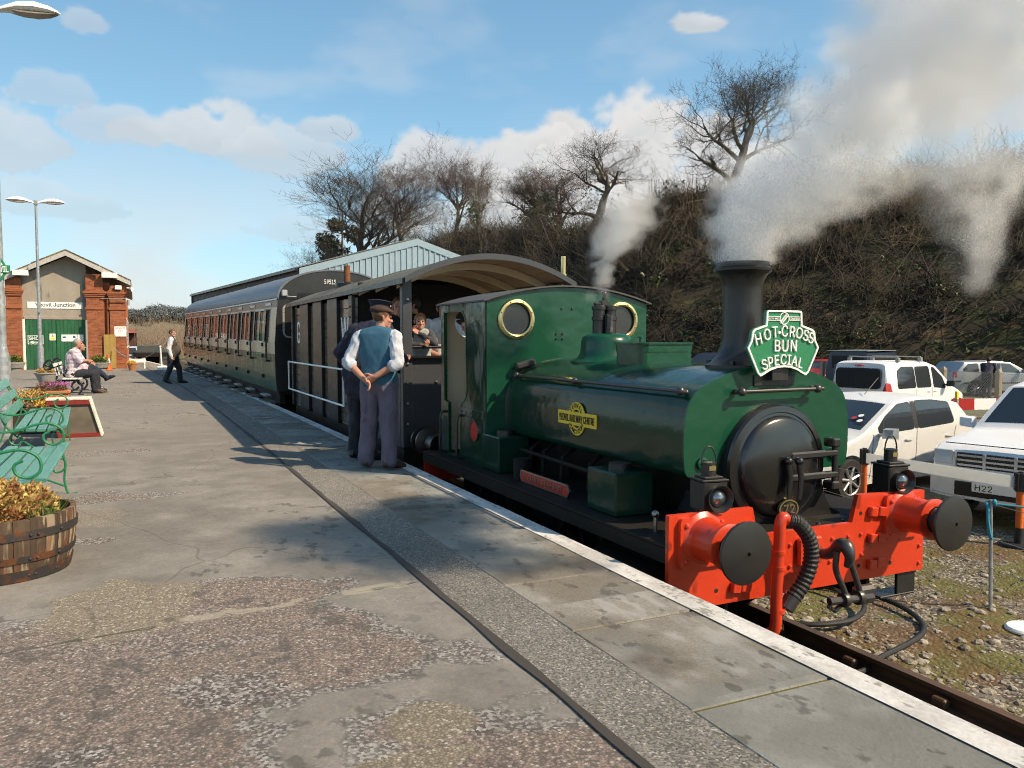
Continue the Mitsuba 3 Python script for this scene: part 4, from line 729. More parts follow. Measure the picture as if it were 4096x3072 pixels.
# ---------------------------------------------------------------- engine shed of profiled steel sheet
P('m_sheet_steel', (.31, .43, .52), .45, specular=.3); P('m_sheet_shaded', (.045, .045, .048), .6); P('m_shed_roof', pr(lambda p, n, uv: mix((.12, .115, .10), (.2, .185, .16), fbm(p.x, p.y, 1, 3))), .8)  # dark sheet colour puts shade on the side walls of the shed
SHED = thing('engine_shed', 'pale blue grey profiled steel shed with a low gable behind the coach', 'shed')
SA = math.radians(6.5); SM = basis((9.9, 38, 0), (math.cos(SA), math.sin(SA), 0), (-math.sin(SA), math.cos(SA), 0), (0, 0, 1))
def sh(name, mesh, mat, smooth=False, label=None): return obj(name, ap(mesh, SM), mat, SHED, smooth, label)
HWs, EZ, AZ, SL = 5.85, 4.55, 6.25, 26
top = lambda x: AZ-(AZ-EZ)*abs(x)/HWs
pitch = .30
for i in range(int(2*HWs/pitch)):
    x0 = -HWs+i*pitch; x1 = x0+pitch; xm = [x0, x0+.17, x0+.20, x0+.27, x1]; yy = [0, 0, -.05, -.05, 0]
    v = [(x, y, z) for x, y in zip(xm, yy) for z in (-1, top(x))]; sh('sheet_rib', tm(v, [t for j in range(4) for t in ((2*j, 2*j+2, 2*j+3), (2*j, 2*j+3, 2*j+1))]), 'm_sheet_steel')
for s in (-1, 1):
    L = math.hypot(HWs, AZ-EZ); d = np.array([s*HWs, 0, EZ-AZ])/L
    v0 = np.array([0, 0, AZ])
    sh('barge_trim', tm([v0+[0, -.07, .03], v0+[0, -.07, -.30], v0+d*L+[0, -.07, -.30], v0+d*L+[0, -.07, .03], v0+[0, .1, .03], v0+d*L+[0, .1, .03]], [(0, 1, 2), (0, 2, 3), (4, 0, 3), (4, 3, 5)]), 'm_sheet_steel')
    n_ = 60; v = []
    for i in range(n_*2+1):
        y = SL*i/(2*n_); dz = .05 if i % 2 else 0
        v += [(0, y, AZ+.05+dz), (s*(HWs+.15), y, EZ+.03+dz)]
    sh('roof_slope', tm(v, [t for j in range(2*n_) for t in ((2*j, 2*j+1, 2*j+3), (2*j, 2*j+3, 2*j+2))]), 'm_shed_roof')
    sh('side_wall', box(s*HWs, s*(HWs-.1), .02, SL, -1, EZ), 'm_sheet_shaded', label='side wall with shade put into its dark colour' if s < 0 else None)
    sh('gutter', box(s*(HWs+.05), s*(HWs+.2), -.05, SL, EZ-.08, EZ+.04), 'm_van_iron'); sh('downpipe', cyl((s*(HWs+.08), SL-.2, EZ), (s*(HWs+.08), SL-.2, -1), .05, n=8), 'm_van_iron')
# ---------------------------------------------------------------- bare trees along the top of the bank
def ribbons(P, R, n=3):
    """P (k, m, 3) polylines with radii R (k, m): n-sided tubes as one mesh"""
    k, m = P.shape[:2]; d = np.gradient(P, axis=1); d /= np.linalg.norm(d, axis=2, keepdims=True)+1e-9
    a = np.where(np.abs(d[..., 2:]) < .9, [0, 0, 1.0], [1.0, 0, 0]); x = np.cross(a, d); x /= np.linalg.norm(x, axis=2, keepdims=True)+1e-9; y = np.cross(d, x)
    an = np.arange(n)*2*PI/n; V = P[:, :, None]+R[:, :, None, None]*(np.cos(an)[:, None]*x[:, :, None]+np.sin(an)[:, None]*y[:, :, None])
    i = (np.arange(m-1)[:, None]*n+np.arange(n)).ravel(); j = (np.arange(m-1)[:, None]*n+(np.arange(n)+1) % n).ravel()
    f = np.vstack([np.stack([i, j, j+n], 1), np.stack([i, j+n, i+n], 1)])
    return tm(V.reshape(-1, 3), (np.arange(k)[:, None, None]*m*n+f[None]).reshape(-1, 3))
def tree_mesh(g, h, spread, r0, levels=6, lean=(0, 0), fork=.28, counts=(7, 6, 6, 5, 4), droop=.0, up=.35, wig=.16):
    """returns (trunk mesh, crown mesh) standing at the origin"""
    out = []; n0 = 7
    t = np.linspace(0, 1, n0)[:, None]; T0 = np.array([[0, 0, 0]])+t*np.array([[lean[0], lean[1], h*.62]])+np.cumsum(g.normal(0, .035*h*.3, (n0, 3)), 0)*[1, 1, 0]*t
    P_, R_ = T0[None], (r0*(1-.62*t[:, 0]))[None]; trunk = ribbons(P_, R_, 9); L = np.array([h*.62])
    lv_len = (.62, .62, .60, .58, .55, .52)
    for lv, c in enumerate(counts[:levels]):
        k = len(P_); m = P_.shape[1]; tt = (fork if lv == 0 else .22)+(1-(fork if lv == 0 else .22))*np.sort(g.random((k, c)), 1)**.8
        tt[:, -1] = 1.0
        ix = tt*(m-1); i0 = np.clip(np.floor(ix).astype(int), 0, m-2); w = (ix-i0)[..., None]; ar = np.arange(k)[:, None]
        B = P_[ar, i0]*(1-w)+P_[ar, i0+1]*w; D = P_[ar, i0+1]-P_[ar, i0]; D /= np.linalg.norm(D, axis=2, keepdims=True)+1e-9
        rb = R_[ar, i0]*(1-w[..., 0])+R_[ar, i0+1]*w[..., 0]
        N = g.normal(0, 1, D.shape); N -= D*(N*D).sum(2, keepdims=True); N /= np.linalg.norm(N, axis=2, keepdims=True)
        an = np.where(np.arange(c) == c-1, .35, 1.0)[None, :, None]*(.62+.38*g.random((k, c, 1)))*spread
        D2 = D*np.cos(an)+N*np.sin(an)+np.array([0, 0, up*(.5 if lv else .9)]); D2 /= np.linalg.norm(D2, axis=2, keepdims=True)
        ln = (L[:, None]*lv_len[lv]*(.7+.55*g.random((k, c)))*(1.15-.45*tt if lv == 0 else 1)).reshape(-1)
        B, D2 = B.reshape(-1, 3), D2.reshape(-1, 3); rr = np.maximum(rb.reshape(-1)*.62, .0075*(h/10)); m2 = (6, 5, 4, 4, 3, 3)[lv]
        pts = [B]; d = D2
        for s in range(m2-1):
            d = d+g.normal(0, wig*(1.2 if lv < 3 else 1.6), d.shape)+np.array([0, 0, .05-droop]); d /= np.linalg.norm(d, axis=1, keepdims=True); pts.append(pts[-1]+d*(ln/(m2-1))[:, None])
        P_ = np.stack(pts, 1); R_ = rr[:, None]*np.linspace(1, .38, m2)[None]; L = ln
        out.append(ribbons(P_, R_, (6, 4, 3, 3, 3, 3)[lv]))
    return trunk, cat(out[:2]), cat(out[2:])
P('m_bark', pr(lambda p, n, uv: mix((.075, .062, .045), (.155, .125, .085), fbm(p.x*4, p.y*4, p.z*2, 3))), .9); P('m_twig', (.15, .12, .095), .9); P('m_twig_red', (.21, .145, .12), .9); P('m_birch', (.36, .32, .27), .8)
P('m_ivy', pr(lambda p, n, uv: mix((.022, .04, .012), (.10, .135, .03), noise(p.x*3, p.y*3, p.z*3))), .5)
P('m_pine', pr(lambda p, n, uv: mix((.028, .034, .022), (.075, .08, .05), noise(p.x*2, p.y*2, p.z*2))), .8)
def tree(label, pos, seed, h, spread, r0, mat='m_twig', ivy=0, group=None, size=None, **kw):
    g = grow(seed); K = thing('bare_tree', label, 'tree', group); tr, li, tw = tree_mesh(g, h, spread, r0, **kw)
    if size:   # bring the grown tree to its real height and crown width
        v = np.vstack([li.vertices, tw.vertices]); hi = np.percentile(v[:, 2], 99.3); wd = [(np.percentile(v[:, k], .7), np.percentile(v[:, k], 99.3)) for k in (0, 1)]; m_ = [(a+b)/2 for a, b in wd]; sc = np.array([size[1]/(b-a) for a, b in wd]+[size[0]/hi])
        def fit(m): q = np.asarray(m.vertices); w = np.clip(q[:, 2:]/hi*2.2, 0, 1); o = np.c_[np.array([m_]), 0]*w; return tm((q-o)*sc+np.c_[np.array([size[2:4]]), 0]*w if len(size) > 2 else (q-o)*sc, m.faces)
        tr, li, tw = fit(tr), fit(li), fit(tw); h = size[0]
    obj('trunk', mv(tr, pos), 'm_bark', K); obj('limbs', mv(li, pos), 'm_bark', K)
    k = obj('crown', mv(tw, pos), mat, K, False)
    if ivy:
        c = np.array([pos])+np.stack([g.normal(0, r0*1.6, 40*ivy), g.normal(0, r0*1.6, 40*ivy), h*.52*g.random(40*ivy)**1.0+.2], 1)
        k = obj('ivy', leaves_at(c, 9, .28, .13, g), 'm_ivy', K, False); stuff(k)
    return K
def leaves_at(c, n, r, size, g):
    q = np.repeat(c, n, 0)+g.normal(0, r, (len(c)*n, 3)); a = g.normal(0, size, q.shape); b = g.normal(0, size, q.shape)
    return tm(np.stack([q-a*.5, q+a*.5, q+b*.7], 1).reshape(-1, 3), np.arange(3*len(q)).reshape(-1, 3))
tree('tall spreading bare oak half hidden by the steam plume', (35.6, 45.8, 10.6), 3, 11.2, 1.1, .42, size=(10.4, 10.2, 1.5, -.6), counts=(9, 7, 6, 5, 4), fork=.22, wig=.2, lean=(1.6, -.2), up=.32)
tree('bare oak with short trunk and wide crown standing alone before the white cloud', (31.3, 57.7, 9.4), 12, 11.6, 1.15, .50, size=(8.9, 10.6), counts=(8, 6, 6, 5, 3), fork=.3, wig=.2, lean=(.2, 0), up=.3, ivy=1)
tree('ivy clad bare tree left of the lone oak', (29.9, 67.3, 9.8), 21, 10.5, .95, .36, size=(7.6, 8.0), counts=(8, 6, 6, 5, 4), ivy=3, up=.35)
tree('narrow bare tree with an ivy covered upright trunk', (26.6, 71.0, 9.6), 25, 13.5, .6, .3, size=(8.6, 5.0), counts=(8, 6, 5, 4, 4), ivy=5, up=.6)
tree('tall reddish twiggy bare tree in the middle of the row', (25.9, 75.7, 9.8), 31, 14.5, .85, .36, size=(10.2, 9.0), mat='m_twig_red', counts=(9, 7, 6, 5, 4), ivy=1, up=.5)
tree('bare tree in the row between the big left tree and the reddish tree', (23.6, 82.5, 9.8), 35, 13.4, .85, .34, size=(9.8, 8.6), mat='m_twig_red', counts=(8, 7, 6, 5, 4), up=.5)
tree('large dense bare tree at the left end of the row above the shed roof', (20.4, 87.0, 7.2), 41, 17.5, .98, .42, size=(13.6, 13.5), counts=(10, 8, 7, 5, 3), fork=.12, up=.42, wig=.13)
tree('small low bare tree at the foot of the big left tree', (15.2, 88.0, 5.0), 47, 10.0, 1.15, .26, size=(7.5, 7.5), counts=(8, 7, 6, 5, 3), fork=.1, up=.25)
tree('twiggy bare tree behind the ivy clad tree', (31.2, 63.0, 9.6), 53, 9.0, 1.0, .28, size=(6.8, 7.0), mat='m_twig_red', counts=(8, 6, 6, 5, 4), up=.3)
for i, (p_, h) in enumerate((((23.1, 61.3, 5.6), 7.5), ((24.0, 60.9, 6.0), 7.0), ((22.0, 66.0, 6.0), 7.5), ((27.3, 50.2, 4.5), 6.5))):
    tree(('pale slender birch on the bank behind the shed gable', 'pale slender birch just right of the first birch', 'pale slender birch nearest the shed roof ridge', 'pale birch stem on the bank above the brass pipe')[i], p_, 60+i, h, .5, .055, 'm_birch', counts=(7, 5, 4), up=.6, levels=3)
g = grow(9); PT = thing('pine_tree', 'dark evergreen pine among the bare branches of the big left tree', 'tree')
obj('trunk', cyl((20.0, 97, 6), (20.1, 97, 15.0), .22, .1, 8), 'm_bark', PT)
cr = [crown_blob(np.array([20.1+g.normal(0, 1.0), 97+g.normal(0, 1), 10.5+4.4*t]), 1.9-.9*t, 420, g, .22) for t in (0, .2, .4, .6, .8, 1.0)]
obj('crown', cat(cr), 'm_pine', PT, False)
IB = thing('ivy_bush', 'dark green evergreen bush between the bare trees', 'bush')
obj('leaves', cat([crown_blob(np.array([30.0+g.normal(0, .7), 64.0+g.normal(0, .7), 11.0+g.random()*2.4]), 1.0, 320, g, .14) for _ in range(7)]), 'm_ivy', IB, False); obj('stem', cyl((30, 64, 9.6), (30, 64, 12), .08, n=6), 'm_bark', IB)
# leafless shrubs that stand out from the scrub, and ivy hanging in it
g = grow(71); sp = []
for v in range(3):
    _, li, tw = tree_mesh(grow(200+v), 4.0, 1.2, .05, counts=(9, 7, 6, 4), levels=4, fork=.04, up=.5, wig=.22)
    sp.append((mikit.ply(clean(li), smooth=False), mikit.ply(clean(tw), smooth=False)))
for i in range(27):
    part, hh, kind = i//9, (i//3) % 3, i % 3; lo_i = ((2, 40), (40, 76), (76, 104))[part]
    q = bank_pt(np.array([lo_i[0]+(lo_i[1]-lo_i[0])*((kind+.2+.6*g.random())/3)]), np.array([(.18, .48, .80)[hh]+.12*g.random()]))[0]; sc = .7+.7*g.random()
    K = thing('bare_shrub', f'{("dark brown", "grey", "pale straw coloured")[kind]} leafless shrub {("low", "halfway up", "high")[hh]} on the bank {("behind the cars", "behind the chimney", "left of the lone oak")[part]}', 'shrub', 'leafless shrubs on the bank')
    M = T().translate([float(q[0]), float(q[1]), float(q[2])-.2]).rotate([0, 0, 1], float(g.random()*360)).rotate([1, 0, 0], float(-8+g.normal(0, 6))).scale(float(sc)); a, b_ = sp[(i//2) % 3]
    obj('stems', {**a, 'to_world': M}, 'm_bark', K); obj('twigs', {**b_, 'to_world': M}, ('m_scrub', 'm_twig', 'm_scrub_pale')[i % 3], K)
ic = bank_pt(g.random(70)*(NB-2), .12+.85*g.random(70))
key = obj('ivy_clumps', leaves_at(np.repeat(ic, 60, 0)+g.normal(0, .55, (4200, 3))+[0, 0, .3], 6, .14, .10, g), 'm_ivy', smooth=False); stuff(key, 'clumps of dark glossy ivy among the scrub', 'ivy')
# ---------------------------------------------------------------- station building at the end of the platform
def brickc(p, n, uv):
    # courses run along whichever horizontal axis lies in the wall
    u = dr.select(dr.abs(n.x) > .7, p.y, p.x); r = dr.floor(p.z/.075); k = u/.225+.5*(r-2*dr.floor(r/2)); fz, fu = p.z/.075-r, k-dr.floor(k)
    c = mix((.25, .068, .026), (.42, .135, .055), cell_rand(dr.floor(k), r, 3))*(.82+.3*fbm(p.x*1.2, p.y*1.2, p.z*1.2, 3))
    m = dr.maximum(smoothstep(.86, .93, fz), smoothstep(.95, .98, fu)); c = mix(c, (.36, .27, .2), m*.45)
    return mix(c, (.085, .04, .028), smoothstep(.62, .8, fbm(p.x*2, p.y*2, p.z*.6, 3))*.5)
P('m_brick', pr(brickc), .85); P('m_brick_trim', pr(lambda p, n, uv: mix((.30, .088, .036), (.44, .15, .062), fbm(p.x*5, p.y*5, p.z*12, 3))), .8)
def renderc(p, n, uv):
    s = fbm(p.x*3, 1, p.z*1.1, 4); c = mix((.34, .30, .25), (.44, .395, .33), s)
    return mix(c, (.12, .105, .085), smoothstep(.5, .75, fbm(p.x*5, 2, p.z*.9, 4))*smoothstep(2.4, 3.4, p.z)*smoothstep(4.6, 3.6, p.z)*.7)
P('m_render', pr(renderc), .9); P('m_door_green', pr(lambda p, n, uv: C3(.022, .135, .055)*(.75+.5*noise(p.x*9, 1, p.z*.8))), .5)
P('m_tile', pr(lambda p, n, uv: mix(mix((.10, .072, .052), (.20, .135, .09), cell_rand(p.x*4, p.y*3, 1)), (.30, .27, .12), smoothstep(.55, .7, fbm(p.x*2, p.y*2, 3, 3))*.7)), .9)
P('m_barge', (.55, .53, .49), .6); P('m_sign_white', (.80, .80, .77), .45); P('m_ink', (.03, .03, .032), .5); P('m_ply', pr(lambda p, n, uv: mix((.36, .22, .05), (.50, .34, .10), fbm(p.x*9, 1, p.z*1.5, 3))), .7)
P('m_yellow_hazard', (.80, .58, .04), .5); P('m_blue_print', (.06, .13, .25), .5); P('m_cone', (.75, .13, .025), .5); P('m_stone_grey', (.36, .35, .33), .85); P('m_terracotta', (.46, .18, .075), .8)
BLD = thing('station_building', 'red brick station building with a rendered gable and green double doors at the platform end', 'building')
def bo(name, mesh, mat, parent=BLD, smooth=False, label=None): return obj(name, mesh, mat, parent, smooth, label)
Yb = 42.0
rt = lambda x: 5.22-.485*abs(x+5.45)
bo('rear_wall', cat(box(-7.8, -3.12, Yb+.22, 62, -.02, 3.6)), 'm_brick', label='long brick side wall facing the coach')
bo('gable_render', prism([(-7.25, 2.26), (-4.70, 2.26), (-4.70, rt(-4.7)-.1), (-5.45, rt(-5.45)-.1), (-7.25, rt(-7.25)-.1)], 'xz', Yb+.10, Yb+.22), 'm_render', label='weathered grey rendered gable')
bo('lintel', box(-7.2, -4.72, Yb+.06, Yb+.098, 2.262, 2.40, .01), 'm_render')
for xa, xb, zt, yf, nm in ((-4.70, -4.00, 4.35, Yb-.18, 1), (-7.85, -7.26, 4.1, Yb-.18, 1), (-3.74, -3.07, 3.86, Yb-.06, 0)):
    PI_ = bo('pilaster', box(xa, xb, yf, Yb+.4, -.02, zt), 'm_brick')
    for z, o, t in ((3.30, .06, .09), (3.39, .10, .08), (3.47, .14, .10), (3.58, .06, .05), (2.73, .05, .10), (.22, .05, .05)): bo('moulding', box(xa-o*.9, xb+o*.9, yf-o, yf-.001, z, z+t, .008), 'm_brick_trim', PI_)
bo('recess_wall', box(-4.0, -3.74, Yb+.1, Yb+.3, -.02, 4.0), 'm_brick'); bo('downpipe', cyl((-3.83, Yb+.02, -.02), (-3.83, Yb+.02, 3.5), .05, n=10), 'm_rust')
for i, (xa, xb) in enumerate(((-7.16, -5.96), (-5.95, -4.75))):
    D = bo('door', box(xa+.005, xb-.005, Yb+.10, Yb+.14, .02, 2.25), 'm_door_green')
    for j in range(8):
        w = (xb-xa-.02)/8; bo('plank', box(xa+.01+j*w+.006, xa+.01+(j+1)*w-.006, Yb+.083, Yb+.099, .03, 2.24), 'm_door_green', D)
bo('door_post', box(-7.255, -7.165, Yb-.02, Yb+.13, 0, 2.26), 'm_white_paint'); bo('drain_pipe', cyl((-4.715, Yb-.22, 0), (-4.715, Yb-.22, 2.25), .045, n=10), 'm_stone_grey')
# roof
for s in (-1, 1):
    x1 = -5.45+s*2.62; z1 = rt(x1)
    for j in range(14):
        t0, t1 = j/14, (j+1)/14; xa, xb = -5.45+s*2.62*t0, -5.45+s*2.62*t1; yf = Yb-.55 if t1*2.62 < 1.45 else Yb-.30
        za, zb = rt(xa)+.13, rt(xb)+.13
        bo('tile_course', tm(*(lambda v: (v, BF))([(x, y, z) for x, z in ((xa, za), (xb+s*.02, zb)) for y in (yf, 62) for z in (z, z+.055)])), 'm_tile')
    bo('soffit', prism([(-5.45, rt(-5.45)+.1), (x1, z1+.1), (x1, z1+.12), (-5.45, rt(-5.45)+.12)] if s > 0 else [(x1, z1+.1), (-5.45, rt(-5.45)+.1), (-5.45, rt(-5.45)+.12), (x1, z1+.12)], 'xz', Yb-.3, 62), 'm_barge')
    xm = -5.45+s*1.45
    bo('barge_board', prism([(-5.45, rt(-5.45)+.12), (xm, rt(xm)+.12), (xm, rt(xm)-.10), (-5.45, rt(-5.45)-.10)], 'xz', Yb-.53, Yb-.49), 'm_barge')
    bo('barge_board', prism([(xm, rt(xm)+.10), (x1, z1+.10), (x1, z1-.08), (xm, rt(xm)-.10)], 'xz', Yb-.29, Yb-.25), 'm_barge')
    bo('eaves_box', box(xm-.02, xm+s*.62, Yb-.56, Yb-.24, rt(xm)-.33, rt(xm)-.10), 'm_white_paint')
for y in np.arange(45, 62, 3.2):
    W = bo('side_window', box(-3.119, -3.10, y, y+1.1, .9, 2.5), 'm_white_paint'); bo('pane', box(-3.099, -3.09, y+.08, y+1.02, .98, 2.42), 'm_coach_glass', W)
bo('wall_light', cat(box(-3.5, -3.22, Yb-.30, Yb-.09, 3.66, 3.86, .02)), 'm_sign_white'); bo('wall_lamp', cyl((-2.95, Yb-.05, 3.2), (-2.95, Yb-.05, 2.95), .06), 'm_stone_grey'); bo('lamp_arm', box(-4.1, -2.95, Yb-.26, Yb-.22, 3.235, 3.265), 'm_stone_grey')
bo('white_bricks', box(-3.735, -3.075, Yb-.085, Yb-.061, .0, .40), 'm_brick_trim')
def board(name, label, x0, x1, z0, z1, y, mat='m_sign_white', cat_='sign', lines=()):
    K = thing(name, label, cat_); obj('board', prism(rrect(x0, x1, z0, z1, .02, 3), 'xz', y-.02, y), mat, K, False)
    for s, h, x, z, w, ink in lines:
        m = text(s, h, .004, bold=True); m = text_w(m, w) if w else m; obj('lettering', facing(m, (x, y-.0205, z), (1, 0, 0), (0, 0, 1)), ink, K, False)
    return K
board('station_sign', 'long white station sign reading Yeovil Junction', -7.05, -4.86, 2.76, 3.05, Yb+.09, lines=(('Yeovil Junction', .165, -5.95, 2.845, 1.6, 'm_ink'),))
S = board('shop_sign', 'green SHOP sign with a white arrow pointing left on the left door', -7.08, -6.46, 1.14, 1.54, Yb+.075, 'm_door_green', lines=(('SHOP', .15, -6.77, 1.34, .5, 'm_white_paint'),))
obj('arrow', prism(sg.Polygon([(-7.02, 1.235), (-6.86, 1.30), (-6.86, 1.255), (-6.52, 1.255), (-6.52, 1.215), (-6.86, 1.215), (-6.86, 1.17)]), 'xz', Yb+.05, Yb+.0545), 'm_white_paint', S, False)
obj('border', prism(sg.box(-7.075, 1.145, -6.465, 1.535).difference(sg.box(-7.05, 1.165, -6.49, 1.515)), 'xz', Yb+.05, Yb+.0545), 'm_white_paint', S, False)
S = board('warning_sign', 'white warning notice with a yellow hazard triangle on the door', -6.22, -5.98, 1.32, 1.62, Yb+.075)
obj('triangle', prism([(-6.18, 1.455), (-6.02, 1.455), (-6.10, 1.60)], 'xz', Yb+.05, Yb+.0545), 'm_yellow_hazard', S, False); obj('bar', box(-6.19, -6.01, Yb+.05, Yb+.0545, 1.345, 1.42), 'm_yellow_hazard', S, False)
obj('bolt_mark', prism([(-6.11, 1.55), (-6.085, 1.55), (-6.095, 1.515), (-6.08, 1.515), (-6.11, 1.47), (-6.10, 1.505), (-6.12, 1.505)], 'xz', Yb+.046, Yb+.0495), 'm_ink', S, False)
S = board('notice_board', 'white notice on the right green door behind the seated man', -5.75, -5.12, 1.27, 1.58, Yb+.075)
obj('photo', box(-5.70, -5.57, Yb+.05, Yb+.0545, 1.42, 1.50), 'm_blue_print', S, False); obj('photo', box(-5.28, -5.18, Yb+.05, Yb+.0545, 1.42, 1.52), 'm_blue_print', S, False)
board('small_notice', 'small white notice beside the larger one on the right door', -5.10, -4.86, 1.27, 1.58, Yb+.075)
board('restricted_sign', 'white RESTRICTED AREA sign on the corner pier', -3.57, -3.07, 1.50, 1.97, Yb-.065, lines=(('RESTRICTED', .06, -3.32, 1.86, .42, 'm_red_plate'), ('AREA', .06, -3.32, 1.73, .19, 'm_red_plate'), ('STAFF ONLY', .03, -3.32, 1.64, .3, 'm_ink')))
one('plywood_panel', box(-4.02, -3.52, Yb-.28, Yb-.25, .02, 1.58, .006), 'm_ply', 'yellowish wooden panel leaning by the brick corner pier', 'panel', smooth=False)
one('horn_speaker', lathe([(.03, 0), (.035, .12), (.14, .25), (.13, .25), (.03, .13)], 18, (-3.0, Yb-.25, 3.75), (.9, -.4, -.1)), 'm_sign_white', 'pale horn loudspeaker under the right eaves', 'loudspeaker')
C_ = thing('traffic_cone', 'orange traffic cone with a white band by the planter', 'cone')
cx_, cy_ = -3.80, 39.5
obj('body', lathe([(.17, .03), (.155, .05), (.10, .32), (.062, .55), (.04, .70), (0, .70)], 20, (cx_, cy_, 0)), 'm_cone', C_); obj('band', lathe([(.1005, .33), (.072, .52)], 20, (cx_, cy_, 0)), 'm_white_paint', C_); obj('base', box(cx_-.2, cx_+.2, cy_-.2, cy_+.2, 0, .03, .008), 'm_cone', C_)
# ---------------------------------------------------------------- planters
P('m_leaf_yellow', pr(lambda p, n, uv: mix(mix((.36, .17, .045), (.78, .62, .22), cell_rand(p.x*60, p.y*60, p.z*60)), (.26, .085, .03), smoothstep(.5, .72, noise(p.x*14, p.y*14, p.z*14))*.85)), .6); P('m_leaf_green', pr(lambda p, n, uv: mix((.04, .08, .015), (.13, .20, .035), noise(p.x*9, p.y*9, p.z*9))), .6)
P('m_heather', pr(lambda p, n, uv: mix((.14, .075, .04), (.24, .13, .06), noise(p.x*30, p.y*30, p.z*30))), .8); P('m_flower_pink', (.62, .19, .52), .6); P('m_flower_yellow', (.80, .58, .03), .6); P('m_soil', (.03, .022, .016), .95)
def leaflets(c, d, ln, w, g):
    """a pointed, slightly folded leaf from each point c along d"""
    s = np.cross(d, g.normal(0, 1, d.shape)); s /= np.linalg.norm(s, axis=1, keepdims=True); L = (ln*(.7+.6*g.random(len(c))))[:, None]; u = np.cross(s, d)
    a, b, m_, t = c, c+d*L*.55+s*w+u*w*.35, c+d*L*.55-s*w+u*w*.35, c+d*L
    return tm(np.stack([a, b, t, a, t, m_], 1).reshape(-1, 3), np.arange(6*len(c)).reshape(-1, 3))
def bush(c, rx, ry, h, n, ln, w, g, tuft=7):
    q = g.random((n, 3))*2-1; q = q[(q**2).sum(1) < 1]; q[:, 2] = np.abs(q[:, 2]); q = q*(.55+.45*g.random((len(q), 1)))**.3; q = q/np.maximum(np.linalg.norm(q, axis=1, keepdims=True), .5)*(.6+.45*g.random((len(q), 1))); c0 = np.array(c)+q*[rx, ry, h]
    d = np.repeat(q*[1, 1, 1.0]+[0, 0, .5], tuft, 0)+g.normal(0, .75, (len(q)*tuft, 3)); d /= np.linalg.norm(d, axis=1, keepdims=True)
    return leaflets(np.repeat(c0, tuft, 0)+g.normal(0, .006, d.shape), d, ln, w, g)
g = grow(4)
def barrelc(p, n, uv):
    a = dr.atan2(p.y-5.60, p.x+3.45); s = dr.floor(a*7.5); b = fbm(a*26, p.z*3, cell_rand(s, 1)*9, 4)
    c = mix((.045, .029, .019), (.12, .075, .046), b)*(.85+.3*cell_rand(s, 2)); c = mix(c, (.38, .30, .20), smoothstep(.5, .68, fbm(a*14, p.z*4.5, 5, 4))*.75)
    return mix(c, (.20, .065, .018), smoothstep(.55, .7, fbm(a*9, p.z*7, 2, 3))*.6)
P('m_barrel', pr(barrelc), .8); P('m_hoop', pr(lambda p, n, uv: mix((.05, .045, .045), (.17, .065, .025), smoothstep(.45, .7, fbm(p.x*14, p.y*14, p.z*16, 3)))), .65, metallic=.3)
BR = thing('half_barrel_planter', 'weathered oak half barrel with rusty hoops filled with yellow leaved plants', 'planter')
bc = (-3.45, 5.60); br = lambda z: .372+.048*math.sin(min(z/.37, 1)*1.9)
nst = 30
for i in range(nst):
    a0, a1 = i*2*PI/nst+.003, (i+1)*2*PI/nst-.003; j = g.normal(0, .0015); zs = np.linspace(0, .36+g.normal(0, .003), 6); v = []
    for z in zs:
        for r in (br(z)+j, br(z)-.03):
            for a in (a0, a1): v.append((bc[0]+r*math.cos(a), bc[1]+r*math.sin(a), z))
    f = []
    for k in range(5):
        o = 4*k; f += [(o, o+1, o+5), (o, o+5, o+4), (o+3, o+2, o+6), (o+3, o+6, o+7), (o+2, o, o+4), (o+2, o+4, o+6), (o+1, o+3, o+7), (o+1, o+7, o+5)]
    f += [(20, 21, 23), (20, 23, 22), (0, 2, 3), (0, 3, 1)]
    obj('stave', tm(v, f), 'm_barrel', BR, False)
for z0, z1 in ((.005, .068), (.115, .152), (.25, .295)):
    H_ = obj('hoop', lathe([(br(z0)+.001, z0), (br(z0)+.008, z0), (br(z1)+.008, z1), (br(z1)+.001, z1)], 60, (*bc, 0)), 'm_hoop', BR, 20)
    for q in (-.95, -1.05, -.6): obj('hoop_rivet', ball((bc[0]+(br(z0)+.01)*math.cos(q), bc[1]+(br(z0)+.01)*math.sin(q), (z0+z1)/2), .011, 1), 'm_hoop', BR)
obj('soil', lathe([(0, .31), (.385, .30)], 30, (*bc, 0)), 'm_soil', BR, False)
k = obj('yellow_shrub', bush((bc[0]-.05, bc[1]+.02, .31), .36, .35, .21, 1500, .040, .0085, g, 9), 'm_leaf_yellow', None, False); labels[k] = {'label': 'golden variegated shrub filling the half barrel', 'category': 'plant'}
gb = np.stack([bc[0]+.20+.12*g.random(160), bc[1]-.2+.3*g.random(160), np.full(160, .30)], 1)
one('grass_tuft', blades(gb, 6, .13, .006, .9), 'm_leaf_green', 'small tuft of green grass at the right rim of the half barrel', 'grass tuft', smooth=False)
def pot(name, label, mesh, mat, pl, plabel, pmat, flowers=None, fm=None):
    K = thing(name, label, 'planter'); obj('container', mesh, mat, K); kk = obj('plants', pl, pmat, K, False, plabel)
    if flowers is not None: obj('flowers', flowers, fm, K, False)
def flow(c, rx, ry, z, n, g, s=.018): 
    q = np.stack([c[0]+rx*(2*g.random(n)-1), c[1]+ry*(2*g.random(n)-1), z+.05*g.random(n)], 1); return leaves_at(q, 5, .014, s, g)
P('m_trough', (.05, .036, .026), .85)
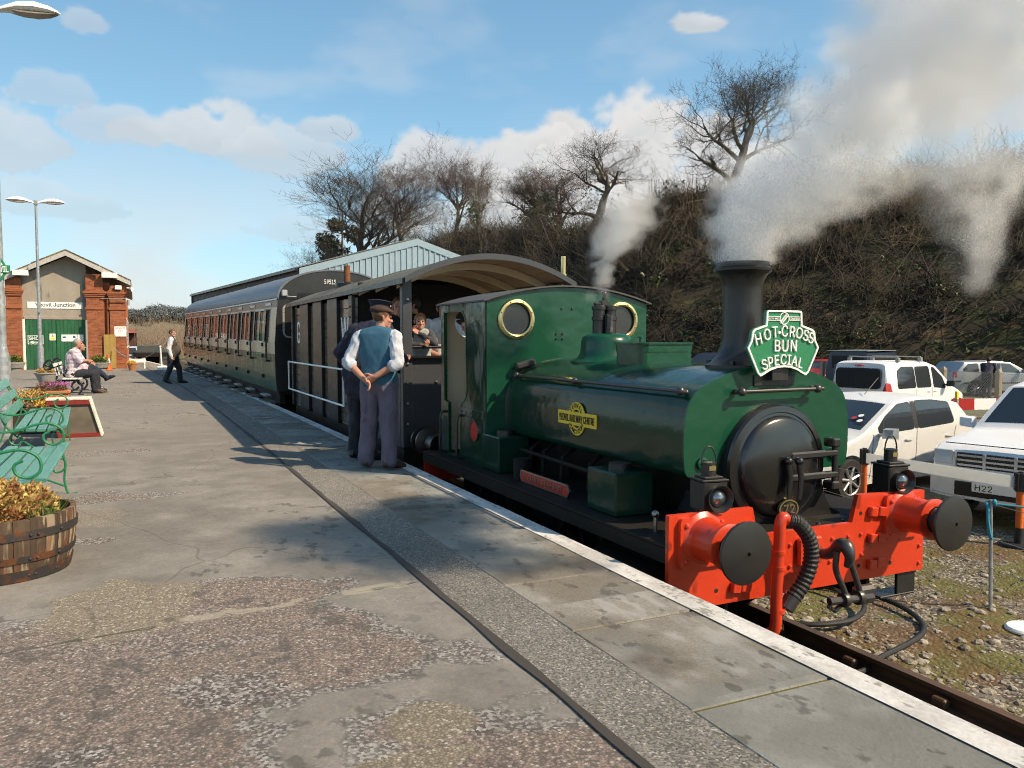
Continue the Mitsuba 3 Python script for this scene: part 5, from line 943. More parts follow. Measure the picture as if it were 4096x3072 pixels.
pot('wooden_trough', 'dark wooden trough with a pale rim and yellow leaved plants behind the benches', cat(box(-4.62, -3.72, 13.5, 13.9, 0, .34, .01), box(-4.64, -3.70, 13.47, 13.93, .341, .37)), 'm_trough', bush((-4.17, 13.7, .37), .42, .2, .26, 420, .06, .011, g, 7), 'yellow leaves', 'm_leaf_yellow', flow((-3.9, 13.6), .12, .1, .42, 20, g), 'm_flower_yellow')
pot('terracotta_pot', 'long terracotta pot of purple heather beside the black bench', cat(box(-4.60, -3.95, 18.6, 19.0, 0, .27, .02), box(-4.63, -3.92, 18.57, 19.03, .27, .33, .012)), 'm_terracotta', bush((-4.27, 18.8, .33), .32, .19, .16, 500, .05, .005, g, 7), 'brown heather', 'm_heather', flow((-4.16, 18.75), .26, .15, .44, 90, g), 'm_flower_pink')
for nm, lab, x, y, r, z in (('stone_planter', 'grey stone bowl planter with heather by the traffic cone', -4.15, 39.3, .42, .36), ('stone_planter', 'grey stone bowl planter with yellow flowers left of the doors', -7.45, 40.6, .40, .38)):
    pot(nm, lab, lathe([(r*.62, 0), (r*.66, .05), (r*.6, .10), (r*.85, .14), (r, .30), (r*1.06, .32), (r*1.06, z), (r*.95, z), (r*.9, .3), (0, .3)], 28, (x, y, 0)), 'm_stone_grey', bush((x, y, z-.05), r*.8, r*.8, .32, 260, .10, .016, g, 6), 'green foliage', 'm_leaf_green', flow((x, y), r*.6, r*.6, z+.18, 24, g, .03), 'm_flower_yellow')
pot('stone_urn', 'dark stone urn with yellow flowers beside the black bench', lathe([(.20, 0), (.21, .06), (.15, .10), (.2, .2), (.27, .38), (.30, .40), (.30, .43), (.25, .43), (.2, .38), (0, .38)], 24, (-5.0, 26.2, 0)), 'm_stone_grey', bush((-5.0, 26.2, .4), .24, .24, .14, 160, .08, .012, g, 6), 'yellow and green plants', 'm_leaf_yellow')
pot('small_clay_pot', 'small orange clay pot of yellow flowers at the corner of the building', lathe([(.13, 0), (.18, .26), (.20, .26), (.20, .32), (.17, .32), (.15, .28), (0, .28)], 20, (-2.85, 39.2, 0)), 'm_terracotta', bush((-2.85, 39.2, .3), .16, .16, .12, 120, .07, .012, g, 5), 'yellow flowers', 'm_flower_yellow')
W_ = thing('low_white_sign', 'low white board behind the small clay pot', 'sign'); obj('board', box(-2.98, -2.28, 41.2, 41.23, .30, .48), 'm_sign_white', W_, False); obj('leg', box(-2.95, -2.90, 41.19, 41.199, 0, .48), 'm_sign_white', W_, False); obj('leg', box(-2.35, -2.30, 41.19, 41.199, 0, .48), 'm_sign_white', W_, False)
CPo = thing('chain_post', 'white post in a white block holding the chain across the platform end', 'post'); obj('post', cyl((-1.66, 39.0, .14), (-1.70, 39.0, 1.02), .035, n=12), 'm_white_paint', CPo); obj('block', box(-1.85, -1.38, 38.8, 39.2, 0, .16, .02), 'm_white_paint', CPo); obj('cap', ball((-1.70, 39, 1.04), .05), 'm_white_paint', CPo)
cpts = [(-3.62+(1.92)*t, 41.6-2.6*t, .95-.62*4*t*(1-t)*.8+.05*t) for t in np.linspace(0, 1, 40)]
one('barrier_chain', cat([tube([np.array(a), np.array(b)], .018+.006*(i % 2), 5) for i, (a, b) in enumerate(zip(cpts[:-1], cpts[1:]))]), 'm_stone_grey', 'grey chain hanging between the building and the white post', 'chain')
# ---------------------------------------------------------------- lamp posts
P('m_galv', pr(lambda p, n, uv: mix((.33, .355, .38), (.50, .52, .54), cell_rand(p.x*28+noise(p.z*9), p.y*28, p.z*16))*(.85+.3*noise(p.x*20, p.y*20, p.z*9))), .42, metallic=.35)
P('m_lamp_white', (.80, .80, .79), .4); P('m_lamp_glass', (.30, .27, .23), .25)
def lamp_post(x, y, label, rot):
    K = thing('lamp_post', label, 'lamp post', 'platform lamp posts')
    o = lambda n_, m_, t_, s_=30: obj(n_, mv(m_, (x, y, 0), rz=rot), t_, K, s_)
    o('base_column', lathe([(.10, 0), (.10, 1.06), (.062, 1.27)], 24), 'm_galv'); o('pole', lathe([(.062, 1.27), (.055, 2.2), (.036, 5.8), (.034, 5.98)], 18), 'm_galv'); o('collar', lathe([(.107, .36), (.107, .40), (.10, .40)], 24), 'm_galv')
    o('cable_box', box(-.05, .05, -.13, -.06, 2.25, 2.55, .015), 'm_galv'); o('cap', box(-.06, .06, -.05, .05, 5.86, 6.02, .015), 'm_galv')
    for s in (-1, 1):
        pts = []
        for t, w, h_, z in ((0, .04, .035, 5.95), (.12, .07, .06, 5.97), (.35, .125, .10, 6.005), (.6, .14, .105, 6.01), (.8, .11, .075, 5.995), (.93, .06, .035, 5.98), (.97, .01, .01, 5.97)):
            for a in np.linspace(0, PI, 9): pts.append((s*(.05+.85*t), w*math.cos(a), z-.02+.03*t+h_*math.sin(a)))
        o('lantern', hull(pts), 'm_lamp_white'); o('bowl', hull([(s*(.05+.85*t), w*sy, 5.948+.03*t-dz) for t, w, dz in ((.22, .09, 0), (.4, .105, .035), (.62, .115, .045), (.8, .09, .03), (.93, .045, 0)) for sy in (-1, -.6, .6, 1)]), 'm_lamp_glass')
    return K
lamp_post(-4.40, 13.45, 'galvanised lamp post with twin white lanterns behind the green benches at the left edge', -8)
lamp_post(-5.61, 31.5, 'galvanised lamp post with twin white lanterns in front of the green doors', 0)
TS = thing('totem_sign', 'small green railway totem sign reading YEOVIL on the near lamp post', 'sign')
tx, ty, tz = -4.40, 13.37, 2.36
oval2 = lambda a, b: sg.Polygon(np.stack([tx+a*np.sign(np.cos(t))*np.abs(np.cos(t))**1.25*1.0, tz+b*np.sin(t)], 1) if 0 else [(tx+a*math.cos(t)*(1-.25*abs(math.sin(t))**3), tz+b*math.sin(t)) for t in np.arange(40)*2*PI/40])
obj('plate', prism(oval2(.095, .165), 'xz', ty-.02, ty), 'm_sign_green', TS, False); obj('ring', prism(oval2(.065, .125).difference(oval2(.04, .08)), 'xz', ty-.024, ty-.021), 'm_white_paint', TS, False)
obj('name_bar', box(tx-.145, tx+.145, ty-.035, ty-.025, tz-.055, tz+.055, .003), 'm_sign_green', TS, False); obj('lettering', facing(text_w(text('YEOVIL', .078, bold=True), .25), (tx, ty-.0355, tz-.039), (1, 0, 0), (0, 0, 1)), 'm_white_paint', TS, False)
# ---------------------------------------------------------------- benches
P('m_bench', pr(lambda p, n, uv: mix((.055, .215, .16), (.10, .285, .23), fbm(p.x*12, p.y*3, p.z*12, 3))), .3, clearcoat=.5); P('m_bench_iron', (.02, .20, .085), .28, clearcoat=.8)
def bench(xf, y0, y1, skew, label):
    K = thing('green_bench', label, 'bench', 'green slatted benches'); B = lambda u, z, y: (xf-.78+u-skew*(y-y0), y, z)
    seat = [(.30, .425), (.40, .415), (.50, .41), (.60, .415), (.70, .435)]; back = [(.16, .54, 1), (.09, .67, 1), (.015, .81, 1)]
    def slat(n_, u, z, w, t, tilt):
        c = []
        for y in (y0, y1):
            for du, dz in ((-w, -t), (w, -t), (w, t), (-w, t)):
                for e in (0,): c.append(B(u+du*math.cos(tilt)-dz*math.sin(tilt), z+du*math.sin(tilt)+dz*math.cos(tilt), y))
        c = np.array(c); e = .007; cc = []
        for y, o in ((y0-.0, 0), (y1, 4)):
            q = c[o:o+4]; m_ = q.mean(0); 
            for i in range(4):
                for j in ((i+1) % 4, (i-1) % 4): d = q[j]-q[i]; cc.append(q[i]+d/np.linalg.norm(d)*e)
        obj(n_, hull(cc), 'm_bench', K, 20)
    for u, z in seat: slat('seat_slat', u, z, .043, .014, .06*(u-.45)/.2)
    for u, z, _ in back: slat('back_slat', u, z, .052, .012, -1.08)
    for y in (y0+.10, y1-.10):
        arm = spline([(-.01, .80), (.06, .66), (.17, .585), (.32, .575), (.48, .625), (.60, .635), (.69, .58), (.70, .49), (.63, .445), (.56, .475), (.55, .535), (.60, .565)], 6)
        E_ = obj('arm_rest', tube([B(u, z, y) for u, z in arm], .0105, 8), 'm_bench_iron', K)
        for nm, pts in (('front_leg', [(.66, .42), (.71, .28), (.70, .12), (.73, .0), (.80, .0)]), ('front_leg', [(.62, .40), (.60, .3), (.63, .2), (.70, .22), (.71, .30)]), ('rear_leg', [(.18, .50), (.14, .35), (.06, .15), (.02, .0), (-.05, 0)]), ('back_frame', [(-.01, .86), (.05, .72), (.12, .58), (.17, .46), (.24, .40), (.40, .392), (.55, .392), (.70, .40)]), ('scroll', [(.24, .40), (.20, .30), (.27, .25), (.32, .31), (.28, .36)]), ('brace', [(.20, .40), (.45, .2), (.72, .06)])):
            obj(nm, tube([B(u, z, y) for u, z in spline(pts, 5)], .0095, 7), 'm_bench_iron', K)
    obj('stretcher', tube([B(.40, .40, y0+.1), B(.45, .28, (y0+y1)/2), B(.40, .40, y1-.1)], .008, 6), 'm_bench_iron', K)
bench(-3.20, 6.15, 8.25, .0, 'green slatted bench with scrolled iron arms nearest the half barrel')
bench(-3.33, 9.85, 12.55, .05, 'green slatted bench with scrolled iron arms behind the nearest bench')
SB_ = thing('boarding_box', 'white and red wooden box leaning on its edge beside the far green bench', 'box')
P('m_box_white', pr(lambda p, n, uv: mix((.72, .68, .58), (.45, .33, .22), smoothstep(.55, .75, fbm(p.x*9, p.y*9, p.z*9, 4)))), .7); P('m_box_red', (.26, .022, .015), .6); P('m_box_dark', pr(lambda p, n, uv: mix((.09, .075, .055), (.22, .19, .15), fbm(p.x*5, p.y*5, p.z*5, 3))), .8)
def bx_(n_, m_, t_): v = np.array(m_.vertices); v[:, 0] -= v[:, 2]*.27; obj(n_, mv(tm(v, m_.faces), (-3.68, 12.75, .005)), t_, SB_, False)
bx_('top', box(0, .55, 0, .42, .52, .545, .004), 'm_box_white'); bx_('side', box(.525, .55, -.001, .42, 0, .519, .004), 'm_box_white'); bx_('side', box(0, .024, 0, .42, 0, .519), 'm_box_red'); bx_('bottom', box(.025, .524, 0, .42, 0, .05), 'm_box_red'); bx_('rail', box(.025, .524, .0, .03, .46, .518), 'm_box_red'); bx_('panel', box(.025, .524, .035, .06, .051, .459), 'm_box_dark')
# black cast iron bench
BK = thing('black_bench', 'black cast iron bench with pale slats under the seated couple', 'bench'); P('m_iron_black', (.012, .012, .014), .35, clearcoat=.5); P('m_slat_pale', (.62, .62, .58), .6)
for y in (22.5, 24.7):
    for nm, pts in (('end_frame', [(-.18, .80), (-.20, .86), (-.30, .84), (-.36, .72), (-.28, .64), (-.14, .70), (-.08, .52), (-.10, .40), (0, .36), (.30, .36), (.42, .30), (.45, .15), (.38, .02), (.48, 0)]), ('end_leg', [(0, .36), (-.10, .25), (-.08, .10), (-.18, 0)]), ('end_scroll', [(.30, .34), (.22, .24), (.30, .14), (.38, .2)]), ('end_scroll', [(-.33, .76), (-.24, .72), (-.20, .78)])):
        obj(nm, tube([(-4.35+u, y, z) for u, z in spline(pts, 5)], .026, 8), 'm_iron_black', BK)
for i in range(4): obj('seat_slat', box(-4.33+.11*i, -4.24+.11*i, 22.4, 24.8, .385, .41, .004), 'm_slat_pale', BK, False)
for i in range(3): obj('back_slat', mv(box(-.012, .012, 22.4, 24.8, -.04, .04, .004), (-4.44-.03*i, 0, .52+.11*i), ry=-14), 'm_slat_pale', BK, False)
# ---------------------------------------------------------------- far wagons beyond the platform end
P('m_maroon', (.10, .028, .022), .6); P('m_pink_roof', (.42, .12, .10), .6); P('m_tarp', (.075, .08, .075), .7); P('m_pale_blue', (.42, .52, .62), .5)
FW = thing('distant_brake_van', 'distant maroon brake van with a faded red roof end beyond the platform', 'brake van')
def fo(K, n_, m_, t_): obj(n_, mv(m_, (-4.0, 92, -.2), rz=4), t_, K, False)
fo(FW, 'body', box(-1.3, 1.3, 1.2, 7, -.2, 2.2), 'm_maroon'); fo(FW, 'roof_end', prism([(x, 2.28+.55*(1-(x/1.5)**2)) for x in np.linspace(-1.45, 1.45, 13)]+[(1.45, 2.2), (-1.45, 2.2)], 'xz', -.1, 0), 'm_pink_roof'); fo(FW, 'roof', prism([(x, 2.3+.55*(1-(x/1.5)**2)) for x in np.linspace(-1.5, 1.5, 13)]+[(x, 2.24+.55*(1-(x/1.5)**2)) for x in np.linspace(1.5, -1.5, 13)], 'xz', .01, 7.2), 'm_canvas_roof')
for x in (-1.35, 1.35): fo(FW, 'post', box(x-.06, x+.06, 0, .12, -.4, 2.3), 'm_van_iron')
fo(FW, 'end_wall', box(-1.28, 1.28, .02, .08, -.3, .75), 'm_maroon'); fo(FW, 'window', box(-.25, .35, 1.17, 1.198, 1.1, 2.0), 'm_stone_grey'); fo(FW, 'underframe', box(-1.25, 1.25, 0, 7, -1.0, -.35), 'm_grime')
GW = thing('tarpaulin_wagon', 'low wagon under a dark grey tarpaulin in front of the distant brake van', 'wagon')
obj('tarpaulin', mv(hull([(x*s, y, z) for y, s in ((0, 1), (6, 1)) for x, z in ((-1.3, .45), (-.55, 1.05), (.9, 1.15), (1.35, .45))]), (-1.4, 84, -.35), rz=4), 'm_tarp', GW, False); obj('bed', mv(box(-1.35, 1.35, -.2, 6.2, .05, .45), (-1.4, 84, -.35), rz=4), 'm_grime', GW, False)
for y in (1, 5): obj('wheelset', mv(cyl((-.8, y, -.2), (.8, y, -.2), .42, n=18), (-1.4, 84, -.35), rz=4), 'm_grime', GW, False)
PV = thing('blue_pickup', 'small pale blue vehicle beside the tarpaulin wagon', 'vehicle'); obj('cab', mv(hull([(-.8, 0, .5), (.8, 0, .5), (-.8, 2.5, .5), (.8, 2.5, .5), (-.7, .7, 1.35), (.7, .7, 1.35), (-.7, 2.3, 1.4), (.7, 2.3, 1.4)]), (-3.3, 86, -.75)), 'm_pale_blue', PV, False); obj('windscreen', mv(hull([(-.66, .1, .72), (.66, .1, .72), (-.6, .6, 1.26), (.6, .6, 1.26), (-.6, .66, 1.26), (.6, .66, 1.26)]), (-3.3, 85.93, -.75)), 'm_coach_glass', PV, False)
# ---------------------------------------------------------------- people
P('m_skin', pr(lambda p, n, uv: mix((.58, .30, .21), (.50, .24, .165), fbm(p.x*25, p.y*25, p.z*25, 3))), .5); P('m_hair_brown', (.13, .062, .025), .6); P('m_hair_ginger', (.38, .14, .04), .6); P('m_hair_dark', (.022, .015, .012), .55); P('m_hair_grey', (.42, .38, .33), .7)
P('m_eye', (.02, .018, .016), .2); P('m_lip', (.42, .15, .12), .5); P('m_eye_white', (.75, .73, .7), .3)
def cloth(key, c, c2=None, r=.85): P(key, pr(lambda p, n, uv: mix(c, c2 or tuple(x*.72 for x in c), fbm(p.x*14, p.y*14, p.z*9, 3))), r, sheen=.3)
cloth('m_shirt_blue', (.62, .66, .74), (.50, .55, .66)); cloth('m_waistcoat_blue', (.045, .155, .25), (.032, .115, .19)); cloth('m_trousers_violet', (.185, .165, .235), (.12, .105, .155)); cloth('m_cap_brown', (.065, .034, .027)); cloth('m_navy', (.022, .026, .055)); cloth('m_waistcoat_grey', (.085, .072, .062)); cloth('m_trousers_dark', (.028, .032, .045)); cloth('m_white_shirt', (.74, .75, .78), (.62, .64, .70)); cloth('m_grey_wool', (.40, .385, .35), (.27, .26, .24)); cloth('m_black_cloth', (.014, .014, .017)); cloth('m_jeans', (.025, .035, .075)); cloth('m_grey_top', (.07, .075, .085)); cloth('m_pale_grey', (.42, .44, .45))
P('m_shoe_brown', (.075, .042, .026), .5); P('m_shoe_black', (.014, .013, .013), .3)
P('m_plaid', pr(lambda p, n, uv: mix(mix((.72, .68, .72), (.42, .19, .34), smoothstep(.25, .15, dr.abs(p.y*11-dr.floor(p.y*11)-.5))*.55), (.45, .22, .38), smoothstep(.2, .1, dr.abs(p.z*11-dr.floor(p.z*11)-.5))*.5)), .85)
def sph(c, r, n=14):
    t = m3.Manifold.sphere(float(r), n); return t.translate([float(x) for x in c])
def bone(a, b, ra, rb): return m3.Manifold.batch_hull([sph(a, ra), sph(b, rb)])
def ellipsoid(c, r, n=28): return m3.Manifold.sphere(1.0, n).scale([float(x) for x in r]).translate([float(x) for x in c])
def smooth_body(m, e, it=6):
    t = m2t(m.refine_to_length(e)); t = trimesh.Trimesh(t.vertices, t.faces, process=True); trimesh.smoothing.filter_taubin(t, lamb=.5, nu=.52, iterations=it); return t
def folds(t, amp, seed, fr=(16, 16, 9)):
    n = t.vertex_normals; d = meshkit.fbm(np.asarray(t.vertices)*fr, 3, seed)-.5; d = np.sign(d)*np.abs(d)**.8
    return tm(np.asarray(t.vertices)+n*(d*2*amp)[:, None], t.faces)
REST = dict(hipL=(-.09, 0, .90), hipR=(.09, 0, .90), kneeL=(-.10, .015, .49), kneeR=(.10, .015, .49), ankL=(-.105, -.01, .085), ankR=(.105, -.01, .085), toeL=(-.13, .15, .03), toeR=(.13, .15, .03), pel=(0, 0, .95), waist=(0, .0, 1.08), chest=(0, .01, 1.28), neck=(0, -.01, 1.44), head=(0, .02, 1.60), shL=(-.18, 0, 1.40), shR=(.18, 0, 1.40), elL=(-.23, -.03, 1.13), elR=(.23, -.03, 1.13), wrL=(-.22, .07, .90), wrR=(.22, .07, .90))
def hand(w, el, side, curl, fwd=None, r=.0095):
    """palm and five fingers beyond the wrist w, coming from the elbow el; side: direction of the thumb side"""
    w, el = np.array(w, float), np.array(el, float); d = w-el if fwd is None else np.array(fwd, float); d /= np.linalg.norm(d); s = np.array(side, float); s -= d*(s@d); s /= np.linalg.norm(s); nrm = np.cross(d, s)
    palm = m3.Manifold.batch_hull([sph(w, .024, 10), sph(w+d*.085+s*.030, .014, 10), sph(w+d*.08-s*.032, .012, 10), sph(w+d*.03+s*.028, .016, 10), sph(w+d*.03-s*.028, .014, 10)]); ms = [palm]
    for i, (o, l) in enumerate(((.032, .072), (.011, .08), (-.011, .074), (-.031, .058))):
        p = w+d*.085+s*o; c1, c2 = curl*(.7+.08*i), curl*(1.5+.15*i); q = p+(d*math.cos(c1)+nrm*math.sin(c1))*l*.52; t = q+(d*math.cos(c2)+nrm*math.sin(c2))*l*.48
        ms += [bone(p, q, r, r*.92), bone(q, t, r*.92, r*.75)]
    p = w+d*.025+s*.03; q = p+(d*.55+s*.75+nrm*.25)*.042; t = q+(d*.85+s*.25+nrm*.45)*.034; ms += [bone(p, q, r*1.25, r*1.1), bone(q, t, r*1.1, r*.85)]
    return m3.Manifold.batch_boolean(ms, m3.OpType.Add)
def head_parts(c, az, tilt=0, s=1.0):
    """head in its own frame (x right, y forward), turned by az degrees (clockwise from above) and bent forward by tilt"""
    sk = ellipsoid((0, -.012, .035), (.075, .094, .088)); jaw = m3.Manifold.batch_hull([ellipsoid((0, .02, -.01), (.062, .066, .06)), sph((0, .070, -.088), .022), sph((.040, .01, -.062), .024), sph((-.040, .01, -.062), .024)])
    brow = m3.Manifold.batch_hull([sph((-.035, .076, .022), .015), sph((.035, .076, .022), .015)]); nose = m3.Manifold.batch_hull([sph((0, .083, .012), .009), sph((0, .106, -.026), .0125), sph((.012, .09, -.03), .009), sph((-.012, .09, -.03), .009)])
    ck = m3.Manifold.batch_hull([sph((-.034, .062, -.022), .022), sph((.034, .062, -.022), .022)]); lips = m3.Manifold.batch_hull([sph((-.018, .078, -.056), .010), sph((.018, .078, -.056), .010), sph((0, .084, -.055), .010)])
    ears = [m3.Manifold.batch_hull([sph((s_*.078, -.008, .012), .012), sph((s_*.084, -.018, .018), .011), sph((s_*.076, -.006, -.022), .009)]) for s_ in (-1, 1)]
    hd = m3.Manifold.batch_boolean([sk, jaw, brow, nose, ck, lips]+ears, m3.OpType.Add)
    place = lambda m: m.scale([s, s, s]).rotate([-tilt, 0, 0]).rotate([0, 0, -az]).translate([float(x) for x in c])
    return hd, place
def person(label, pos, heading, H, pose, wear, hair='m_hair_brown', hat=None, head_az=0, head_tilt=0, girth=1.0, belly=0, det=.022, hands=True, curl=.6, hand_f=None, hair_len=1, shoes='m_shoe_black', beard=None, skin='m_skin', sleeves='short', lean=None, seed=1, hscale=1.0, group=None, hs=1.0):
    """wear: list of (name, material, what, offset); what among 'shirt','long','vest','trousers','coat','skirt'"""
    J = {**REST, **pose}; J = {k: np.array(v, float)*(H/1.75) for k, v in J.items()}; s = H/1.75
    K = thing('person', label, 'person', group); th = math.radians(heading)
    M = basis(pos, (math.cos(th), -math.sin(th), 0), (math.sin(th), math.cos(th), 0), (0, 0, 1))
    put = lambda n_, m_, t_, sm=60, lb=None: obj(n_, ap(m_, M), t_, K, sm, lb)
    r = lambda x: x*s
    g_ = girth
    def torso(o, low='pel'):
        sx = lambda c, dx, dz=0, dy=0: J[c]+np.array([dx*s*g_, dy*s, dz*s])
        ux = J['shR']-J['shL']; ux /= np.linalg.norm(ux)
        q = [m3.Manifold.batch_hull([sph(J['pel']+ux*d*s*g_, r(.105)*g_+o) for d in (-.06, .06)]+[sph(J['waist']+ux*d*s*g_, r(.095)*g_+o) for d in (-.055, .055)]),
             m3.Manifold.batch_hull([sph(J['waist']+ux*d*s*g_, r(.095)*g_+o) for d in (-.055, .055)]+[sph(J['chest']+ux*d*s*g_, r(.105)*g_+o) for d in (-.075, .075)]),
             m3.Manifold.batch_hull([sph(J['chest']+ux*d*s*g_, r(.105)*g_+o) for d in (-.075, .075)]+[sph(J['shL']*.82+J['shR']*.18, r(.06)+o), sph(J['shR']*.82+J['shL']*.18, r(.06)+o), sph(J['neck'], r(.052)+o*.8)])]
        if belly: q.append(m3.Manifold.batch_hull([sph(J['waist']+np.array([0, belly*s, -.03*s]), r(.12)*g_+o), sph(J['waist']+ux*.05*s, r(.11)*g_+o), sph(J['waist']-ux*.05*s, r(.11)*g_+o), sph(J['chest'], r(.1)*g_+o)]))
        return q
    arm = lambda S, o, t0=1.0: [bone(J['sh'+S], J['el'+S], r(.062)*g_**.5+o, r(.046)+o)]
    fore = lambda S, o: [bone(J['el'+S], J['wr'+S], r(.045)+o, r(.030)+o*.9)]
    leg = lambda S, o: [bone(J['hip'+S], J['knee'+S], r(.088)*g_+o, r(.058)+o), bone(J['knee'+S], J['ank'+S], r(.058)+o, r(.043)+o*1.35)]
    U = lambda q: m3.Manifold.batch_boolean(q, m3.OpType.Add)
    body = torso(-.004)+[bone(J['neck']-np.array([0, 0, .03])*s, J['head']-np.array([0, .015, .05])*s, r(.054), r(.052))]
    for S in 'LR': body += arm(S, 0)+fore(S, 0)+leg(S, 0)+[bone(J['ank'+S], J['toe'+S], r(.04), r(.03))]
    if hands:
        for S, sg_ in (('L', 1), ('R', -1)):
            f_ = hand_f.get(S) if hand_f else None
            body.append(hand(J['wr'+S], J['el'+S], f_[1] if f_ else (sg_*.9, .5, 0), curl if not f_ or len(f_) < 3 else f_[2], f_[0] if f_ else None))
    hd, pl = head_parts(J['head'], head_az, head_tilt, s*hs); body.append(pl(hd))
    put('body', smooth_body(U(body), det*.55, 3), skin, 80)
    # face details
    fx = [pl(sph((dx, .080, .004), .011, 8)) for dx in (-.031, .031)]; put('eyes', m2t(U(fx)), 'm_eye'); put('brows', m2t(pl(U([m3.Manifold.batch_hull([sph((s_*.018, .088, .024), .005, 6), sph((s_*.045, .078, .026), .004, 6)]) for s_ in (-1, 1)]))), hair); put('mouth', m2t(pl(m3.Manifold.batch_hull([sph((-.020, .084, -.057), .004, 6), sph((.020, .084, -.057), .004, 6), sph((0, .0925, -.056), .004, 6)]))), 'm_lip')
    if hair_len:
        cap = ellipsoid((0, -.016, .040), (.082, .098, .094)).trim_by_plane([0, -.80, .60], -.010) if hair_len == 1 else ellipsoid((0, -.02, .028), (.088, .100, .106)).trim_by_plane([0, -.86, .5], -.014)
        put('hair', folds(smooth_body(pl(cap), .016, 2), .006, 5, (40, 40, 40)), hair)
    if beard: put('beard', m2t(pl(m3.Manifold.batch_hull([sph((0, .076, -.092), .024), sph((-.05, .03, -.06), .02), sph((.05, .03, -.06), .02), sph((0, .082, -.066), .012)]))), beard)
    if hat == 'flat':
        put('flat_cap', folds(smooth_body(pl(U([m3.Manifold.batch_hull([ellipsoid((0, -.03, .085), (.098, .112, .05)), ellipsoid((0, .06, .072), (.075, .06, .028))])])), .014, 3), .003, 2, (30, 30, 30)), 'm_cap_brown'); put('cap_peak', smooth_body(pl(m3.Manifold.batch_hull([ellipsoid((0, .085, .055), (.075, .05, .010)), ellipsoid((0, .12, .042), (.055, .03, .008))])), .014, 2), 'm_cap_brown')
    if hat == 'peaked':
        put('cap_crown', m2t(pl(m3.Manifold.batch_hull([ellipsoid((0, -.005, .115), (.130, .135, .018)), ellipsoid((0, -.01, .075), (.092, .108, .012))]))), 'm_navy'); put('cap_band', m2t(pl(m3.Manifold.batch_hull([ellipsoid((0, -.01, .075), (.093, .109, .010)), ellipsoid((0, -.01, .045), (.090, .106, .010))]))), 'm_black_cloth'); put('cap_peak', m2t(pl(m3.Manifold.batch_hull([ellipsoid((0, .07, .042), (.085, .045, .008)), ellipsoid((0, .12, .025), (.05, .02, .006))]))), 'm_shoe_black'); put('cap_badge', m2t(pl(ellipsoid((0, .118, .085), (.026, .012, .02)))), 'm_brass')
    if hat == 'wool': put('wool_hat', folds(smooth_body(pl(U([ellipsoid((0, -.015, .06), (.092, .108, .098)).trim_by_plane([0, 0, 1.0], .02), m3.Manifold.batch_hull([ellipsoid((0, -.01, .03), (.094, .11, .018)), ellipsoid((0, -.01, .0), (.092, .108, .015))])])), .016, 2), .004, 3, (60, 60, 60)), 'm_grey_wool')
    for i, (n_, t_, what, o) in enumerate(wear):
        o = o*s
        if what in ('shirt', 'long', 'coat'):
            q = torso(o)+sum([arm(S, o) for S in 'LR'], [])
            if what != 'shirt': q += sum([fore(S, o) for S in 'LR'], [])
            else: q += sum([[bone(J['el'+S]*.98+J['sh'+S]*.02, J['el'+S]*.8+J['wr'+S]*.2, r(.05)+o, r(.053)+o)] for S in 'LR'] if sleeves == 'rolled' else [], [])
            if what == 'coat': q += [m3.Manifold.batch_hull([sph(J['pel']+np.array([d*s, 0, -.02]), r(.125)*g_+o) for d in (-.06, .06)]+[sph((J['hip'+S]*.62+J['knee'+S]*.38), r(.10)+o) for S in 'LR'])]
            put(n_, folds(smooth_body(U(q), det, 4), .016*s, seed+i, (21, 21, 13)), t_)
        if what == 'vest': put(n_, folds(smooth_body(U(torso(o)), det, 5), .005*s, seed+i), t_)
        if what == 'trousers':
            q = sum([leg(S, o) for S in 'LR'], [])+[m3.Manifold.batch_hull([sph(J['pel']+np.array([d*s*g_, 0, .03*s]), r(.108)*g_+o) for d in (-.055, .055)]+[sph(J['hip'+S], r(.09)*g_+o) for S in 'LR'])]
            put(n_, folds(smooth_body(U(q), det, 4), .014*s, seed+i, (17, 17, 8)), t_)
    for S in 'LR':
        a, t = J['ank'+S], J['toe'+S]; fl = min(a[2]-.085*s, t[2]-.03*s); f = t-a; f = f/np.linalg.norm(f)
        up = np.array([0, 0, 1.0]); up = up-f*(up@f); up /= np.linalg.norm(up); 
        q = [sph(a-f*.03*s, r(.05)), sph(a-f*.045*s-up*.045*s, r(.035)), sph(t, r(.038)), sph(t+f*.045*s-up*.002, r(.028)), sph(a*.5+t*.5+up*.01*s, r(.046))]
        put('shoe', smooth_body(m3.Manifold.batch_hull(q), det, 2), shoes)
    return K, put, J, M
# man in the blue waistcoat, seen from behind, hands clasped
person('man in brown flat cap and blue waistcoat standing with hands clasped behind his back', (-.36, 8.27, .012), 40, 1.735,
    dict(ankL=(-.17, .02, .085), ankR=(.12, -.03, .085), toeL=(-.23, .17, .03), toeR=(.19, .12, .03), kneeL=(-.13, .02, .49), kneeR=(.11, .0, .49), shL=(-.20, -.02, 1.40), shR=(.19, -.02, 1.40), elL=(-.30, -.13, 1.14), elR=(.27, -.13, 1.13), wrL=(-.085, -.20, .965), wrR=(.045, -.20, .99), head=(.02, .05, 1.60), neck=(0, -.01, 1.45)),
    [('shirt', 'm_shirt_blue', 'shirt', .016), ('waistcoat', 'm_waistcoat_blue', 'vest', .036), ('trousers', 'm_trousers_violet', 'trousers', .030)],
    hat='flat', head_az=52, head_tilt=4, hand_f={'L': ((.75, -.1, -.62), (.35, -.7, .5), .7), 'R': ((-.80, -.15, -.45), (-.2, -.5, .8), .9)}, sleeves='rolled', shoes='m_shoe_brown', det=.018, girth=1.06, seed=3)
